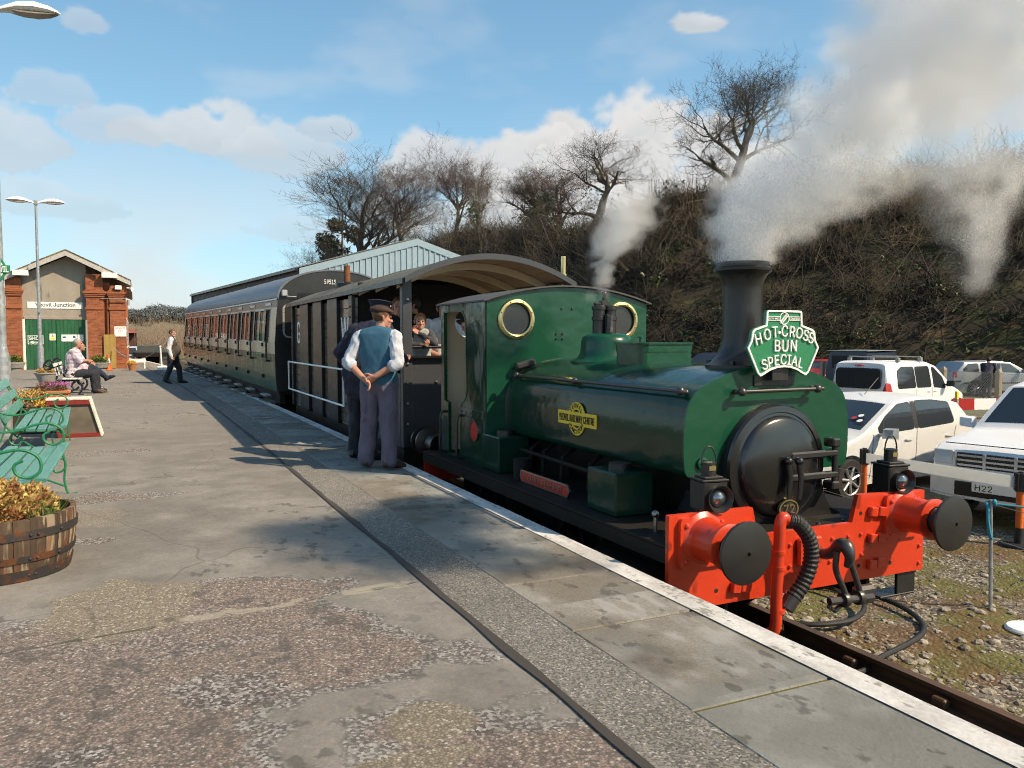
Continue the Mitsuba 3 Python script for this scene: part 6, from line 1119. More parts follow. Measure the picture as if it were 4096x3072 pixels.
person('conductor in a navy coat and peaked cap leaning towards the brake van', (-.37, 8.92, .012), 58, 1.88,
    dict(waist=(-.02, .05, 1.07), chest=(-.02, .12, 1.25), neck=(0, .18, 1.40), head=(.02, .25, 1.555), shL=(-.20, .13, 1.36), shR=(.17, .17, 1.37), elL=(-.36, .05, 1.12), elR=(.25, .22, 1.08), wrL=(-.24, .18, .92), wrR=(.18, .44, 1.06)),
    [('trousers', 'm_trousers_dark', 'trousers', .025), ('coat', 'm_navy', 'coat', .028)], hair='m_hair_grey', hat='peaked', head_az=10, head_tilt=8, girth=1.1, seed=6)
person('stout man in a grey waistcoat walking along the platform beside the coach', (-1.66, 27.15, 0), 102, 1.70,
    dict(ankL=(-.10, .20, .085), kneeL=(-.10, .18, .48), toeL=(-.13, .37, .035), ankR=(.10, -.20, .12), kneeR=(.10, -.05, .50), toeR=(.13, -.05, .03), elL=(-.28, .0, 1.12), elR=(.29, -.05, 1.12), wrL=(-.27, .12, .88), wrR=(.34, .03, .88)),
    [('shirt', 'm_white_shirt', 'long', .022), ('waistcoat', 'm_waistcoat_grey', 'vest', .032), ('trousers', 'm_trousers_dark', 'trousers', .028)], hair='m_hair_brown', girth=1.22, belly=.09, head_az=15, beard='m_hair_grey', det=.026, seed=9)
# seated couple on the black bench
sit = dict(pel=(0, 0, .50), hipL=(-.10, .05, .50), hipR=(.10, .05, .50), kneeL=(-.17, .48, .50), kneeR=(.14, .46, .50), ankL=(-.16, .50, .085), ankR=(.12, .48, .085), toeL=(-.18, .66, .03), toeR=(.14, .64, .03), waist=(0, .01, .66), chest=(0, .02, .90), neck=(0, .05, 1.08), head=(0, .12, 1.24), shL=(-.19, .03, 1.02), shR=(.19, .03, 1.02), elL=(-.26, .16, .80), elR=(.28, .18, .82), wrL=(-.05, .36, .78), wrR=(-.02, .34, .82))
person('heavy grey haired man in a plaid shirt sitting on the black bench facing the train', (-4.12, 23.15, 0), 95, 1.78, sit, [('shirt', 'm_plaid', 'shirt', .030), ('trousers', 'm_trousers_dark', 'trousers', .03)], hair='m_hair_grey', girth=1.42, belly=.12, shoes='m_shoe_brown', det=.026, seed=12, head_az=4)
person('woman in dark blue jeans sitting with crossed legs beyond the man in plaid', (-4.10, 24.05, 0), 92, 1.66, {**sit, 'kneeR': (.02, .44, .64), 'ankR': (-.02, .74, .36), 'toeR': (-.02, .89, .40)}, [('top', 'm_pale_grey', 'shirt', .02), ('jeans', 'm_jeans', 'trousers', .02)], hair='m_hair_brown', hair_len=2, girth=1.05, det=.026, seed=15)
# passengers in the brake van
VZ = .095
person('passenger in a grey woollen hat standing in the van doorway behind the conductor', (.66, 10.9, VZ), -70, 1.62, {}, [('coat', 'm_black_cloth', 'coat', .03), ('trousers', 'm_trousers_dark', 'trousers', .02)], hat='wool', hair_len=0, det=.03, hands=False, seed=18)
person('tall dark haired man standing in the shadow of the brake van veranda', (.95, 11.1, VZ), -80, 1.92, {}, [('coat', 'm_black_cloth', 'coat', .03), ('trousers', 'm_trousers_dark', 'trousers', .02)], hair='m_hair_dark', det=.03, hands=False, seed=20)
person('man in a black hooded top standing beside the corner post of the brake van', (.46, 10.25, VZ), 178, 1.86, dict(elL=(-.24, .10, 1.14), wrL=(-.16, .30, 1.16), elR=(.24, .08, 1.14), wrR=(.36, .28, 1.02)), [('hooded_top', 'm_black_cloth', 'long', .03), ('trousers', 'm_trousers_dark', 'trousers', .02)], hair='m_hair_brown', det=.028, seed=22, head_az=20)
person('ginger haired boy at the brake van end rail with his hand at his mouth', (.56, 9.66, VZ+.29), -168, 1.32, dict(elL=(-.20, .28, 1.24), wrL=(.02, .16, 1.40), elR=(.24, .20, 1.22), wrR=(.04, .34, 1.22), shL=(-.16, .03, 1.40), shR=(.16, .03, 1.40)), [('top', 'm_grey_top', 'long', .016), ('vest', 'm_pale_grey', 'vest', .028), ('trousers', 'm_trousers_dark', 'trousers', .02)], hair='m_hair_ginger', det=.02, curl=1.2, seed=24, hs=1.16)
person('man in white T shirt with a camera on his chest in the brake van', (.94, 9.85, VZ), 185, 1.82, dict(elL=(-.22, .12, 1.13), wrL=(-.02, .28, 1.05), elR=(.30, .05, 1.12), wrR=(.10, .24, 1.02)), [('t_shirt', 'm_white_shirt', 'shirt', .022), ('trousers', 'm_black_cloth', 'trousers', .02)], hair='m_hair_dark', det=.026, seed=26)
one('camera', cat(box(.87, 1.03, 9.66, 9.71, 1.42, 1.52, .01), cyl((.95, 9.66, 1.47), (.95, 9.62, 1.47), .035)), 'm_blue_print', 'blue and black camera hanging on the chest of the man in white', 'camera')
person('dark haired boy seen through the round hole in the cab back', (1.15, 9.8, VZ+.20), 150, 1.34, {}, [('top', 'm_black_cloth', 'long', .02), ('trousers', 'm_trousers_dark', 'trousers', .02)], hair='m_hair_dark', hair_len=2, det=.026, hands=False, seed=28, hs=1.12)
one('leaflets', cat(mv(box(-.06, .06, -.04, .04, 0, .004), (.12, 9.10, 1.16), rx=30, rz=30), mv(box(-.05, .05, -.035, .035, 0, .004), (.15, 9.13, 1.17), rx=-20, ry=35)), 'm_yellow_hazard', 'small yellow tickets held out between the conductor and the van', 'tickets', smooth=False)
person('man in dark clothes leaning in beside the open door of the silver estate car', (28.4, 21.3, -1.0), 60, 1.76, dict(waist=(0, .08, 1.06), chest=(0, .22, 1.22), neck=(0, .33, 1.36), head=(0, .42, 1.50), shL=(-.18, .26, 1.33), shR=(.18, .26, 1.33), elL=(-.22, .42, 1.12), elR=(.22, .44, 1.12), wrL=(-.18, .62, 1.05), wrR=(.18, .64, 1.05), ankR=(.1, -.22, .09)), [('top', 'm_navy', 'long', .02), ('trousers', 'm_trousers_dark', 'trousers', .02)], hair='m_hair_dark', det=.03, hands=True, seed=30)
# ---------------------------------------------------------------- cars
P('m_car_white', (.66, .665, .67), .28, clearcoat=1., clearcoat_gloss=.95); P('m_car_silver', (.42, .46, .50), .3, metallic=.35, clearcoat=1., clearcoat_gloss=.95); P('m_car_pearl', (.58, .585, .585), .28, clearcoat=1., clearcoat_gloss=.95); P('m_car_blue', (.018, .032, .065), .28, clearcoat=1.); P('m_car_red', (.42, .018, .014), .28, clearcoat=1.)
P('m_car_glass', (.018, .024, .03), .03, clearcoat=1., specular=.8); P('m_trim', (.02, .02, .021), .5); P('m_tyre', (.022, .021, .02), .85); P('m_alloy', (.50, .50, .51), .35, metallic=.7); P('m_tail_red', (.50, .02, .015), .2, clearcoat=1.); P('m_lamp_clear', (.62, .66, .70), .08, clearcoat=1.); P('m_amber', (.7, .25, .03), .3)
def pl_(pts): p = np.array(pts, float); return lambda x: np.interp(x, p[:, 0], p[:, 1])
class Car:
    def __init__(s, name, label, paint, at, rot, L, W, top, belt, plan, tumble=.16, ground=-1.0, wheels=(.8, 3.4), wr=.31, sill=.22, group=None, roofw=None):
        s.K = thing(name, label, 'car', group); s.paint = paint; s.W = W/2; s.L = L; s.M = basis((*at, ground), (math.cos(math.radians(rot)), math.sin(math.radians(rot)), 0), (-math.sin(math.radians(rot)), math.cos(math.radians(rot)), 0), (0, 0, 1))
        # x runs from the front (0) to the back (L); y to the car's left is -y here
        s.top, s.belt, s.plan, s.tumble = pl_(top), pl_(belt), pl_(plan), tumble; s.wheels, s.wr, s.sill = wheels, wr, sill
        xs = np.unique(np.r_[np.linspace(0, L, 46), [p[0] for p in top]]); body = []
        us = np.r_[np.linspace(0, 1, 15), np.linspace(1.06, 2, 10)]
        V = np.array([[s.pt(x, u) for u in us] for x in xs]); n, m = len(xs), len(us)
        full = np.concatenate([V, (V*[1, -1, 1])[:, ::-1][:, 1:]], 1); m2 = full.shape[1]; f = []
        for i in range(n-1):
            for j in range(m2):
                j2 = (j+1) % m2; a, b, c, d = i*m2+j, i*m2+j2, (i+1)*m2+j2, (i+1)*m2+j; f += [(a, b, c), (a, c, d)]
        v = full.reshape(-1, 3); c0, c1 = len(v), len(v)+1; v = np.vstack([v, full[0].mean(0), full[-1].mean(0)])
        for j in range(m2): j2 = (j+1) % m2; f += [(c0, j2, j), (c1, (n-1)*m2+j, (n-1)*m2+j2)]
        t = trimesh.Trimesh(v, f, process=True); 
        if t.volume < 0: t.invert()
        mf = t2m(t)
        for wx in wheels:
            for sy in (-1, 1):
                cl = m3.Manifold.cylinder(.34, wr+.055, wr+.055, 36).rotate([90, 0, 0]).translate([wx, sy*s.W+.17 if sy > 0 else sy*s.W+.17, wr]); mf = mf-cl
        s.put('body', m2t(mf), paint, sm=26)
        for wx in wheels:
            for sy in (-1, 1):
                w = s.put('wheel', lathe([(wr-.11, -.09), (wr-.02, -.095), (wr, -.07), (wr, .07), (wr-.02, .095), (wr-.11, .09), (wr-.12, .05), (0, .05), (0, -.09)], 32, (wx, sy*(s.W-.12), wr), (0, sy, 0)), 'm_tyre')
                s.put('rim', cat(lathe([(wr-.115, .085), (wr-.10, .094), (wr-.10, .04), (wr-.14, .03)], 28, (wx, sy*(s.W-.12), wr), (0, sy, 0)), lathe([(.055, .04), (.055, .075), (0, .08)], 14, (wx, sy*(s.W-.12), wr), (0, sy, 0)), *[tube([(wx+.04*math.cos(a), sy*(s.W-.055), wr+.04*math.sin(a)), (wx+(wr-.115)*math.cos(a), sy*(s.W-.05), wr+(wr-.115)*math.sin(a))], .022, 6) for a in np.arange(7)*2*PI/7+.3]), 'm_alloy', w)
    def put(s, n_, m_, t_, parent=None, sm=30, lb=None): return obj(n_, ap(m_, s.M), t_, parent or s.K, sm, lb)
    def half(s, x, z):
        zt, zb = s.top(x), min(s.belt(x), s.top(x)-.02); w = s.W*s.plan(x)
        bul = 1-.06*np.clip((zb-z)/max(zb-s.sill, .1), 0, 1)**2-.02*np.clip((z-.45)/.5, 0, 1)
        return w*bul-s.tumble*np.clip((z-zb)/.55, 0, 1.2)**1.15
    def pt(s, x, u):
        zt = s.top(x)
        e = min(.07, .5*(zt-s.sill))
        if u <= 1: z = s.sill+(zt-e-s.sill)*u; return (x, -s.half(x, z), z)
        w = s.half(x, zt-e); q = u-1; th = min(q/.12, 1)*PI/2 if q < .12 else PI/2
        if q < .12: return (x, -(w-.06*(1-math.cos(th))), zt-e+(e-.03)*math.sin(th))
        k = (q-.12)/.88; y = (w-.06)*(1-k); return (x, -y, zt-.03+.03*(1-(1-k)**2))
    def side(s, poly, off=.004, sy=-1):
        g_ = poly if hasattr(poly, 'geom_type') else sg.Polygon(poly); tri = []
        b = g_.bounds; nz = max(2, int((b[3]-b[1])/.06)); nx = max(2, int((b[2]-b[0])/.15))
        for i in range(nx):
            for j in range(nz):
                q = g_.intersection(sg.box(b[0]+(b[2]-b[0])*i/nx, b[1]+(b[3]-b[1])*j/nz, b[0]+(b[2]-b[0])*(i+1)/nx, b[1]+(b[3]-b[1])*(j+1)/nz))
                for h in getattr(q, 'geoms', [q]):
                    if h.geom_type == 'Polygon' and h.area > 1e-6: v2, f2 = trimesh.creation.triangulate_polygon(h, engine='earcut'); tri.append(tm(np.c_[v2, np.zeros(len(v2))], f2))
        m = cat(tri); v = m.vertices; y = np.array([s.half(a, b_) for a, b_ in v[:, :2]])+off
        return tm(np.stack([v[:, 0], sy*y, v[:, 1]], 1), m.faces)
    def over(s, x0, x1, inset0, inset1, off=.006, n=10, k=9, ysh=0):
        """a pane lying on the sloping top surface between x0 and x1"""
        V = []
        for x in np.linspace(x0, x1, n):
            zt = s.top(x); w = s.half(x, zt-.07)-.06; ins = inset0+(inset1-inset0)*(x-x0)/(x1-x0)
            for t in np.linspace(-1, 1, k): y = t*(w-ins); V.append((x, y, zt-.03+.03*(1-(y/w)**2)+off))
        f = []
        for i in range(n-1):
            for j in range(k-1): a = i*k+j; f += [(a, a+k, a+k+1), (a, a+k+1, a+1)]
        return tm(V, f)
    def mirror(s, x, z, sy=-1, mat=None):
        w = s.half(x, z); s.put('mirror', cat(hull([(x+dx, sy*(w+.10+dy), z+dz) for dx, dy, dz in ((-.09, 0, -.02), (-.09, .16, 0), (-.07, 0, .11), (-.07, .17, .12), (.03, -.02, -.03), (.03, .19, -.02), (.03, -.02, .13), (.03, .19, .14))]), box(x-.03, x+.03, sy*(w-.02), sy*(w+.12), z-.0, z+.04)), mat or s.paint)
def edge(poly, w=.012): g_ = sg.Polygon(poly) if not hasattr(poly, 'geom_type') else poly; return g_.buffer(w, 4).difference(g_.buffer(-.004))
def rnd(p, r=.05): return sg.Polygon(p).buffer(-r).buffer(r, 6)
# white hatchback
H_ = Car('hatchback', 'white five door hatchback behind the right half of the buffer beam', 'm_car_pearl', (5.85, 9.22), 6, 4.2, 1.74, [(0, .50), (.04, .66), (.25, .76), (.95, .98), (1.05, 1.02), (1.85, 1.42), (2.3, 1.50), (3.0, 1.49), (3.6, 1.38), (4.05, 1.02), (4.15, .92), (4.2, .55)], [(0, .6), (1, .95), (3.6, 1.02), (4.2, .9)], [(0, .62), (.12, .78), (.5, .95), (1.2, 1.0), (3.4, 1.0), (4.0, .92), (4.2, .80)], wheels=(.80, 3.40), wr=.315)
w1 = rnd([(1.30, .97), (2.28, 1.0), (2.30, 1.40), (1.98, 1.37), (1.62, 1.20)]); w2 = rnd([(2.40, 1.0), (3.36, 1.05), (3.30, 1.36), (2.85, 1.41), (2.42, 1.41)])
for w in (w1, w2): q = H_.put('side_window', H_.side(edge(w), .003), 'm_trim', None, False); H_.put('pane', H_.side(w, .006), 'm_car_glass', q, False)
H_.put('door_pillar', H_.side([(2.30, 1.0), (2.395, 1.0), (2.405, 1.41), (2.31, 1.41)], .004), 'm_trim', None, False)
H_.put('quarter_bar', H_.side([(1.50, .98), (1.525, .98), (1.56, 1.16), (1.54, 1.15)], .009), 'm_trim', None, False)
H_.put('windscreen', H_.over(1.12, 1.82, .04, .03), 'm_car_glass', None, False)
for i, (x, y) in enumerate(((1.40, -.55), (1.33, -.48), (1.27, -.62))): H_.put('sticker', mv(lathe([(0, .004), (.045, .004)], 14, (x, y, H_.top(x)+.02), (-.4, 0, .9))), ('m_white_paint', 'm_tail_red', 'm_white_paint')[i], None, False)
for p_ in ([(1.22, .30), (1.23, .30), (1.28, .96), (1.27, .96)], [(2.33, .30), (2.34, .30), (2.36, 1.0), (2.35, 1.0)], [(3.28, .62), (3.29, .62), (3.42, 1.0), (3.41, 1.0)]): H_.put('door_gap', H_.side(p_, .003), 'm_trim', None, False)
H_.put('door_moulding', H_.side([(1.3, .40), (3.0, .40), (3.0, .46), (1.3, .46)], .012), 'm_car_silver', None, False)
for x in (2.05, 3.12): H_.put('door_handle', H_.side(rrect(x, x+.19, .83, .87, .015), .03), 'm_car_pearl', None, False)
H_.mirror(1.42, .93, -1, 'm_car_silver'); H_.put('bumper_strip', H_.side([(.02, .38), (.46, .38), (.46, .43), (.02, .43)], .006), 'm_car_silver', None, False); H_.put('head_lamp', H_.side(rnd([(.10, .62), (.62, .74), (.74, .86), (.25, .74)], .03), .004), 'm_lamp_clear', None, False)
H_.put('aerial', cyl((2.1, -.1, 1.49), (2.45, -.1, 1.75), .006, n=6), 'm_trim')
# white pick-up style car, nose towards the track
S_ = Car('off_roader', 'white high fronted off road car cut by the right edge of the picture', 'm_car_white', (7.0, 6.42), 12, 4.9, 1.86, [(0, .72), (.03, .88), (.10, .96), (.25, 1.01), (.6, 1.07), (1.25, 1.14), (1.35, 1.17), (2.05, 1.72), (2.5, 1.79), (4.4, 1.76), (4.8, 1.1), (4.9, .9)], [(0, .8), (1.2, 1.1), (4.9, 1.15)], [(0, .86), (.08, .93), (.3, .99), (1, 1), (4.6, 1), (4.9, .94)], wheels=(.95, 4.0), wr=.37, sill=.34)
S_.put('windscreen', S_.over(1.42, 2.02, .05, .04), 'm_car_glass', None, False)
for sy in (-1, 1):
    S_.put('head_lamp', S_.side(rnd([(.03, .78), (.42, .84), (.50, 1.0), (.06, .96)], .04), .006, sy), 'm_lamp_clear', None, False); S_.put('side_window', S_.side(rnd([(1.75, 1.18), (4.2, 1.2), (4.1, 1.62), (2.15, 1.64)]), .006, sy), 'm_car_glass', None, False); S_.mirror(1.6, 1.12, sy)
    S_.put('indicator', S_.side(rnd([(.08, .80), (.18, .81), (.18, .88), (.08, .87)], .02), .010, sy), 'm_amber', None, False)
fr = lambda y0, y1, z0, z1, d=.02: box(-d, .02, y0, y1, z0, z1, .008)
S_.put('grille', fr(-.52, .52, .74, .93), 'm_trim')
for z in (.775, .835, .895): S_.put('grille_bar', box(-.035, -.021, -.5, .5, z-.012, z+.012), 'm_alloy')
for y in (-.54, -.18, .18, .54): S_.put('grille_upright', box(-.04, -.02, y-.02, y+.02, .74, .935, .006), 'm_alloy')
for sy in (-1, 1): S_.put('front_lamp', fr(sy*.56, sy*.80, .77, .95, .025), 'm_lamp_clear')
S_.put('bumper', hull([(x, y, z) for z in (.36, .70) for x, y in ((-.14, -.55), (-.14, .55), (.02, -.86), (.02, .86), (.3, -.92), (.3, .92))]), 'm_car_white', sm=30)
S_.put('lower_grille', box(-.155, -.12, -.48, .48, .40, .58, .01), 'm_trim'); NPl = S_.put('number_plate', box(-.172, -.156, -.26, .26, .47, .585, .003), 'm_sign_white', None, False)
S_.put('lettering', facing(text_w(text('H22', .075), .2), (-.1722, .12, .49), (0, -1, 0), (0, 0, 1)), 'm_ink', NPl, False); S_.put('bonnet_line', S_.over(.14, 1.3, .09, .09, .002, 8, 3) if 0 else box(.12, .14, -.72, .72, 1.02, 1.03), 'm_trim', None, False)
# white van-bodied car seen from behind
V_ = Car('family_van', 'white family van with roof bars seen from behind beyond the hatchback', 'm_car_white', (19.25, 16.45), 189, 4.3, 1.72, [(0, .55), (.05, .80), (.9, 1.05), (1.0, 1.08), (1.75, 1.66), (2.2, 1.78), (4.0, 1.80), (4.2, 1.74), (4.28, 1.0), (4.3, .5)], [(0, .7), (1, 1.0), (4.3, 1.08)], [(0, .66), (.2, .85), (.7, .97), (1.2, 1), (4.1, 1), (4.3, .95)], tumble=.10, wheels=(.85, 3.55), wr=.32)
for w in (rnd([(1.35, 1.0), (2.0, 1.05), (2.0, 1.60), (1.88, 1.58), (1.5, 1.3)]), rnd([(2.12, 1.06), (2.85, 1.06), (2.85, 1.62), (2.14, 1.62)], .07), rnd([(2.90, 1.06), (3.78, 1.06), (3.72, 1.52), (3.5, 1.62), (2.9, 1.62)], .08)): 
    q = V_.put('side_window', V_.side(edge(w), .003, 1), 'm_trim', None, False); V_.put('pane', V_.side(w, .006, 1), 'm_car_glass', q, False)
bk = lambda y0, y1, z0, z1, r, d=.0: mv(prism(rrect(y0, y1, z0, z1, r), 'yz', 4.25, 4.312+d), (0, 0, 0))
V_.put('rear_window', prism(rrect(-.66, .66, 1.05, 1.60, .12), 'yz', 4.14, 4.305), 'm_car_glass', None, 20); V_.put('brake_light', box(4.2, 4.31, -.1, .1, 1.66, 1.69), 'm_tail_red')
for sy in (-1, 1): 
    q = V_.put('tail_lamp', hull([(4.10, sy*.80, .72), (4.315, sy*.70, .72), (4.315, sy*.82, .72), (4.10, sy*.875, .72), (4.29, sy*.80, 1.22), (4.13, sy*.80, 1.22), (4.13, sy*.855, 1.18), (4.315, sy*.73, 1.0), (4.315, sy*.83, 1.0), (4.10, sy*.875, 1.0)]), 'm_tail_red'); V_.put('reversing_lamp', box(4.26, 4.322, sy*.745, sy*.815, .82, .94, .01), 'm_lamp_clear', q)
V_.put('rear_bumper', hull([(4.34, y, z) for y in (-.72, .72) for z in (.36, .62)]+[(4.1, y, z) for y in (-.87, .87) for z in (.34, .64)]), 'm_car_white'); V_.put('rear_plate_recess', box(4.29, 4.31, -.32, .32, .74, .88), 'm_trim'); V_.put('number_plate', box(4.31, 4.318, -.26, .26, .755, .865), 'm_yellow_hazard', None, False)
for x in (2.5, 3.6):
    V_.put('roof_bar', cat(box(x-.03, x+.03, -.72, .72, 1.875, 1.905, .008)), 'm_stone_grey')
    for sy in (-1, 1): V_.put('bar_foot', box(x-.05, x+.05, sy*.66, sy*.76, 1.76, 1.875, .015), 'm_stone_grey')
for p_ in ([(2.05, .35), (2.06, .35), (2.06, 1.05), (2.05, 1.05)], [(2.87, .35), (2.88, .35), (2.88, 1.05), (2.87, 1.05)]): V_.put('door_gap', V_.side(p_, .003, 1), 'm_trim', None, False)
for x in (1.85, 2.16): V_.put('door_handle', V_.side(rrect(x, x+.16, .93, .97, .015), .03, 1), 'm_car_white', None, False)
V_.mirror(1.45, 1.08, 1, 'm_trim')
# silver estate behind the fence with a door open
E_ = Car('estate_car', 'silver estate car with an open door parked beyond the wire fence', 'm_car_silver', (32.6, 22.0), 165, 4.65, 1.80, [(0, .5), (.05, .7), (1.0, .98), (1.1, 1.0), (1.9, 1.42), (2.4, 1.48), (4.1, 1.44), (4.55, .98), (4.65, .5)], [(0, .65), (1, .92), (4.65, 1.0)], [(0, .66), (.2, .84), (.7, .97), (1.2, 1), (4.2, .98), (4.65, .84)], wheels=(.9, 3.65), wr=.32)
for w in (rnd([(1.5, .97), (2.4, 1.0), (2.4, 1.36), (2.0, 1.34)]), rnd([(3.5, 1.02), (4.3, 1.06), (3.95, 1.34), (3.5, 1.36)])): q = E_.put('side_window', E_.side(edge(w), .003, 1), 'm_trim', None, False); E_.put('pane', E_.side(w, .006, 1), 'm_car_glass', q, False)
E_.put('door_opening', E_.side(rrect(2.5, 3.4, .36, 1.37, .08), .002, 1), 'm_dark_inside', None, False)
D_ = E_.put('open_door', mv(cat(box(2.5, 3.45, .88, .94, .35, .95, .02), box(2.55, 3.4, .86, .89, 1.36, 1.41, .01), box(2.52, 2.57, .86, .89, .95, 1.4), box(3.36, 3.41, .86, .89, .95, 1.4)), rz=38, o=(2.5, .9, 0)), 'm_car_silver'); E_.put('door_pane', mv(box(2.57, 3.36, .868, .876, .95, 1.36), rz=38, o=(2.5, .9, 0)), 'm_car_glass', D_, False)
E_.put('tail_lamp', E_.side([(4.45, .78), (4.62, .78), (4.6, 1.0), (4.48, 1.05)], .006, 1), 'm_tail_red', None, False); E_.put('side_strip', E_.side([(1.3, .52), (4.2, .52), (4.2, .57), (1.3, .57)], .01, 1), 'm_trim', None, False); E_.mirror(1.55, .98, 1); E_.put('bumper_strip', E_.side([(4.3, .60), (4.64, .60), (4.64, .66), (4.3, .66)], .008, 1), 'm_trim', None, False)
B_ = Car('dark_off_roader', 'dark blue boxy off road car beyond the white family van', 'm_car_blue', (27.0, 24.4), 195, 4.4, 1.8, [(0, .7), (.05, 1.0), (1.3, 1.12), (1.75, 1.78), (2.0, 1.9), (4.3, 1.9), (4.38, 1.2), (4.4, .6)], [(0, .9), (1.2, 1.1), (4.4, 1.15)], [(0, .9), (.2, .97), (1, 1), (4.4, .98)], tumble=.08, wheels=(.8, 3.5), wr=.38, sill=.4)
B_.put('rear_window', box(4.33, 4.40, -.62, .62, 1.22, 1.72, .01), 'm_car_glass'); B_.put('side_window', B_.side(rrect(1.9, 4.1, 1.2, 1.74, .05), .006, 1), 'm_car_glass', None, False); B_.put('roof_rail', box(2.0, 4.4, -.85, .85, 1.905, 1.93), 'm_car_silver')
R_ = Car('red_hatchback', 'small red hatchback behind the fence to the left of the white family van', 'm_car_red', (24.6, 27.3), 20, 3.9, 1.66, [(0, .5), (.04, .68), (.9, .96), (1.0, .99), (1.7, 1.38), (2.2, 1.44), (3.3, 1.38), (3.75, .95), (3.9, .5)], [(0, .62), (1, .92), (3.9, .98)], [(0, .64), (.2, .84), (.7, .97), (3.3, 1), (3.9, .84)], wheels=(.75, 3.2), wr=.30)
R_.put('windscreen', R_.over(1.08, 1.66, .05, .04), 'm_car_glass', None, False); R_.put('side_window', R_.side(rnd([(1.35, .95), (3.2, 1.0), (3.1, 1.3), (1.85, 1.32)]), .006), 'm_car_glass', None, False); R_.put('head_lamp', R_.side(rnd([(.08, .6), (.5, .72), (.6, .82), (.2, .7)], .03), .004), 'm_lamp_clear', None, False)
N_ = Car('blue_car', 'dark blue car glimpsed between the filler and the chimney of the engine', 'm_car_blue', (21.6, 31.5), 25, 4.3, 1.75, [(0, .55), (.05, .8), (1, 1.05), (1.7, 1.6), (2.1, 1.7), (3.8, 1.66), (4.2, 1.1), (4.3, .5)], [(0, .7), (1, 1.0), (4.3, 1.05)], [(0, .7), (.3, .9), (1, 1), (3.8, 1), (4.3, .86)], wheels=(.85, 3.5), wr=.31)
N_.put('windscreen', N_.over(1.08, 1.66, .05, .04), 'm_car_glass', None, False); N_.put('side_window', N_.side(rnd([(1.4, 1.05), (3.7, 1.08), (3.6, 1.5), (1.9, 1.52)]), .006), 'm_car_glass', None, False)
# ---------------------------------------------------------------- fence, posts, tape, barrier
FN = thing('wire_fence', 'chain link fence on stout posts along the back of the car park', 'fence')
P('m_post', pr(lambda p, n, uv: mix((.30, .24, .16), (.44, .37, .27), fbm(p.x*6, p.y*6, p.z*2, 3))), .85); P('m_wire', (.30, .30, .29), .5, metallic=.4)
fpath = resamp(np.array([(24.6, 36, 0), (23.9, 31, 0), (22.9, 25, 0), (21.4, 19, 0), (20.4, 15.2, 0), (19.4, 11, 0)], float), 12)
for x, y, _ in fpath: obj('post', cat(box(x-.07, x+.07, y-.07, y+.07, -1.05, .42), hull([(x+a*.07, y+b*.07, .42) for a in (-1, 1) for b in (-1, 1)]+[(x, y, .50)])), 'm_post', FN, False)
fd = resamp(fpath, 360); strands = []
for a, b in ((0, 16), (16, 0)):
    for i in range(0, 343): strands += [np.array([fd[i+a], fd[i+b]])+np.array([[0, 0, -.98], [0, 0, .36]])]
k = obj('mesh', ribbons(np.array(strands), np.full((len(strands), 2), .0042), 3), 'm_wire', FN, False); stuff(k)
for z in (-.95, -.3, .36): obj('line_wire', tube(fd[::6]+[0, 0, z], .006, 5), 'm_wire', FN)
P('m_orange_post', (.80, .16, .03), .4); scene['m_tape'] = {'type': 'principledthin', 'base_color': {'type': 'rgb', 'value': [.85, .85, .83]}, 'diff_trans': 1.1, 'roughness': .6}
for i, (x, y) in enumerate(((6.48, 8.02), (6.46, 5.82))):
    K = thing('barrier_post', ('orange and black barrier post beside the front wheel of the white hatchback', 'orange and black barrier post at the right edge beside the off road car')[i], 'barrier post', 'orange tape barrier posts')
    obj('base', lathe([(.0, -.96), (.20, -.96), (.21, -.985), (.21, -1.0)], 28, (x, y, 0)), 'm_trim', K); obj('tube', cyl((x, y, -.96), (x, y, -.30), .042, n=18), 'm_orange_post', K); obj('foot_sleeve', cyl((x, y, -.965), (x, y, -.78), .047, n=18), 'm_trim', K)
    obj('tape_head', cat(cyl((x, y, -.36), (x, y, -.155), .055, n=16), *[box(x+dx-.018, x+dx+.018, y+dy-.018, y+dy+.018, -.36, -.15, .004) for dx, dy in ((.055, 0), (-.055, 0), (0, .055), (0, -.055))], cyl((x, y, -.155), (x, y, -.135), .03, n=12)), 'm_trim', K)
one('barrier_tape', box(6.44, 6.446, 5.88, 7.96, -.335, -.195), 'm_tape', 'white retractable tape stretched between the two orange posts', 'tape', smooth=False)
for i, (x, y, h) in enumerate(((4.08, 4.53, .98), (5.2, 9.6, .9), (3.2, 1.4, .95))):
    K = one('steel_stake', tube([(x, y, -1.02), (x-.03, y+.01, -1.0+h)], .016, 10), 'm_galv', ('galvanised stake with a blue rope tied at its top in the gravel', 'thin steel stake holding wire behind the engine', 'steel stake beyond the right edge of the picture')[i], 'stake', 'wire stakes')
P('m_rope', (.03, .30, .42), .7)
one('blue_rope', cat(tube(spline([(4.05, 4.50, -.06), (4.03, 4.49, -.03), (4.07, 4.52, -.025), (4.08, 4.56, -.04), (4.03, 4.56, -.05), (4.0, 4.53, -.09), (3.99, 4.52, -.18), (4.0, 4.51, -.28), (4.02, 4.50, -.36)], 5), .014, 7), tube(spline([(4.05, 4.53, -.05), (4.9, 3.7, -.12), (6.0, 2.6, -.16)], 8), .008, 6)), 'm_rope', 'frayed blue rope knotted round the top of the steel stake', 'rope')
for z in (-.06, -.36, -.62): one('fence_wire', tube(spline([(5.2, 9.6, z-.02), (4.6, 7.0, z-.03), (4.06, 4.54, z), (3.6, 3.0, z-.02), (3.2, 1.4, z)], 6), .0035, 5), 'm_wire', {-.06: 'top strand of thin wire between the steel stakes', -.36: 'middle strand of thin wire between the steel stakes', -.62: 'lowest strand of thin wire between the steel stakes'}[z], 'wire')
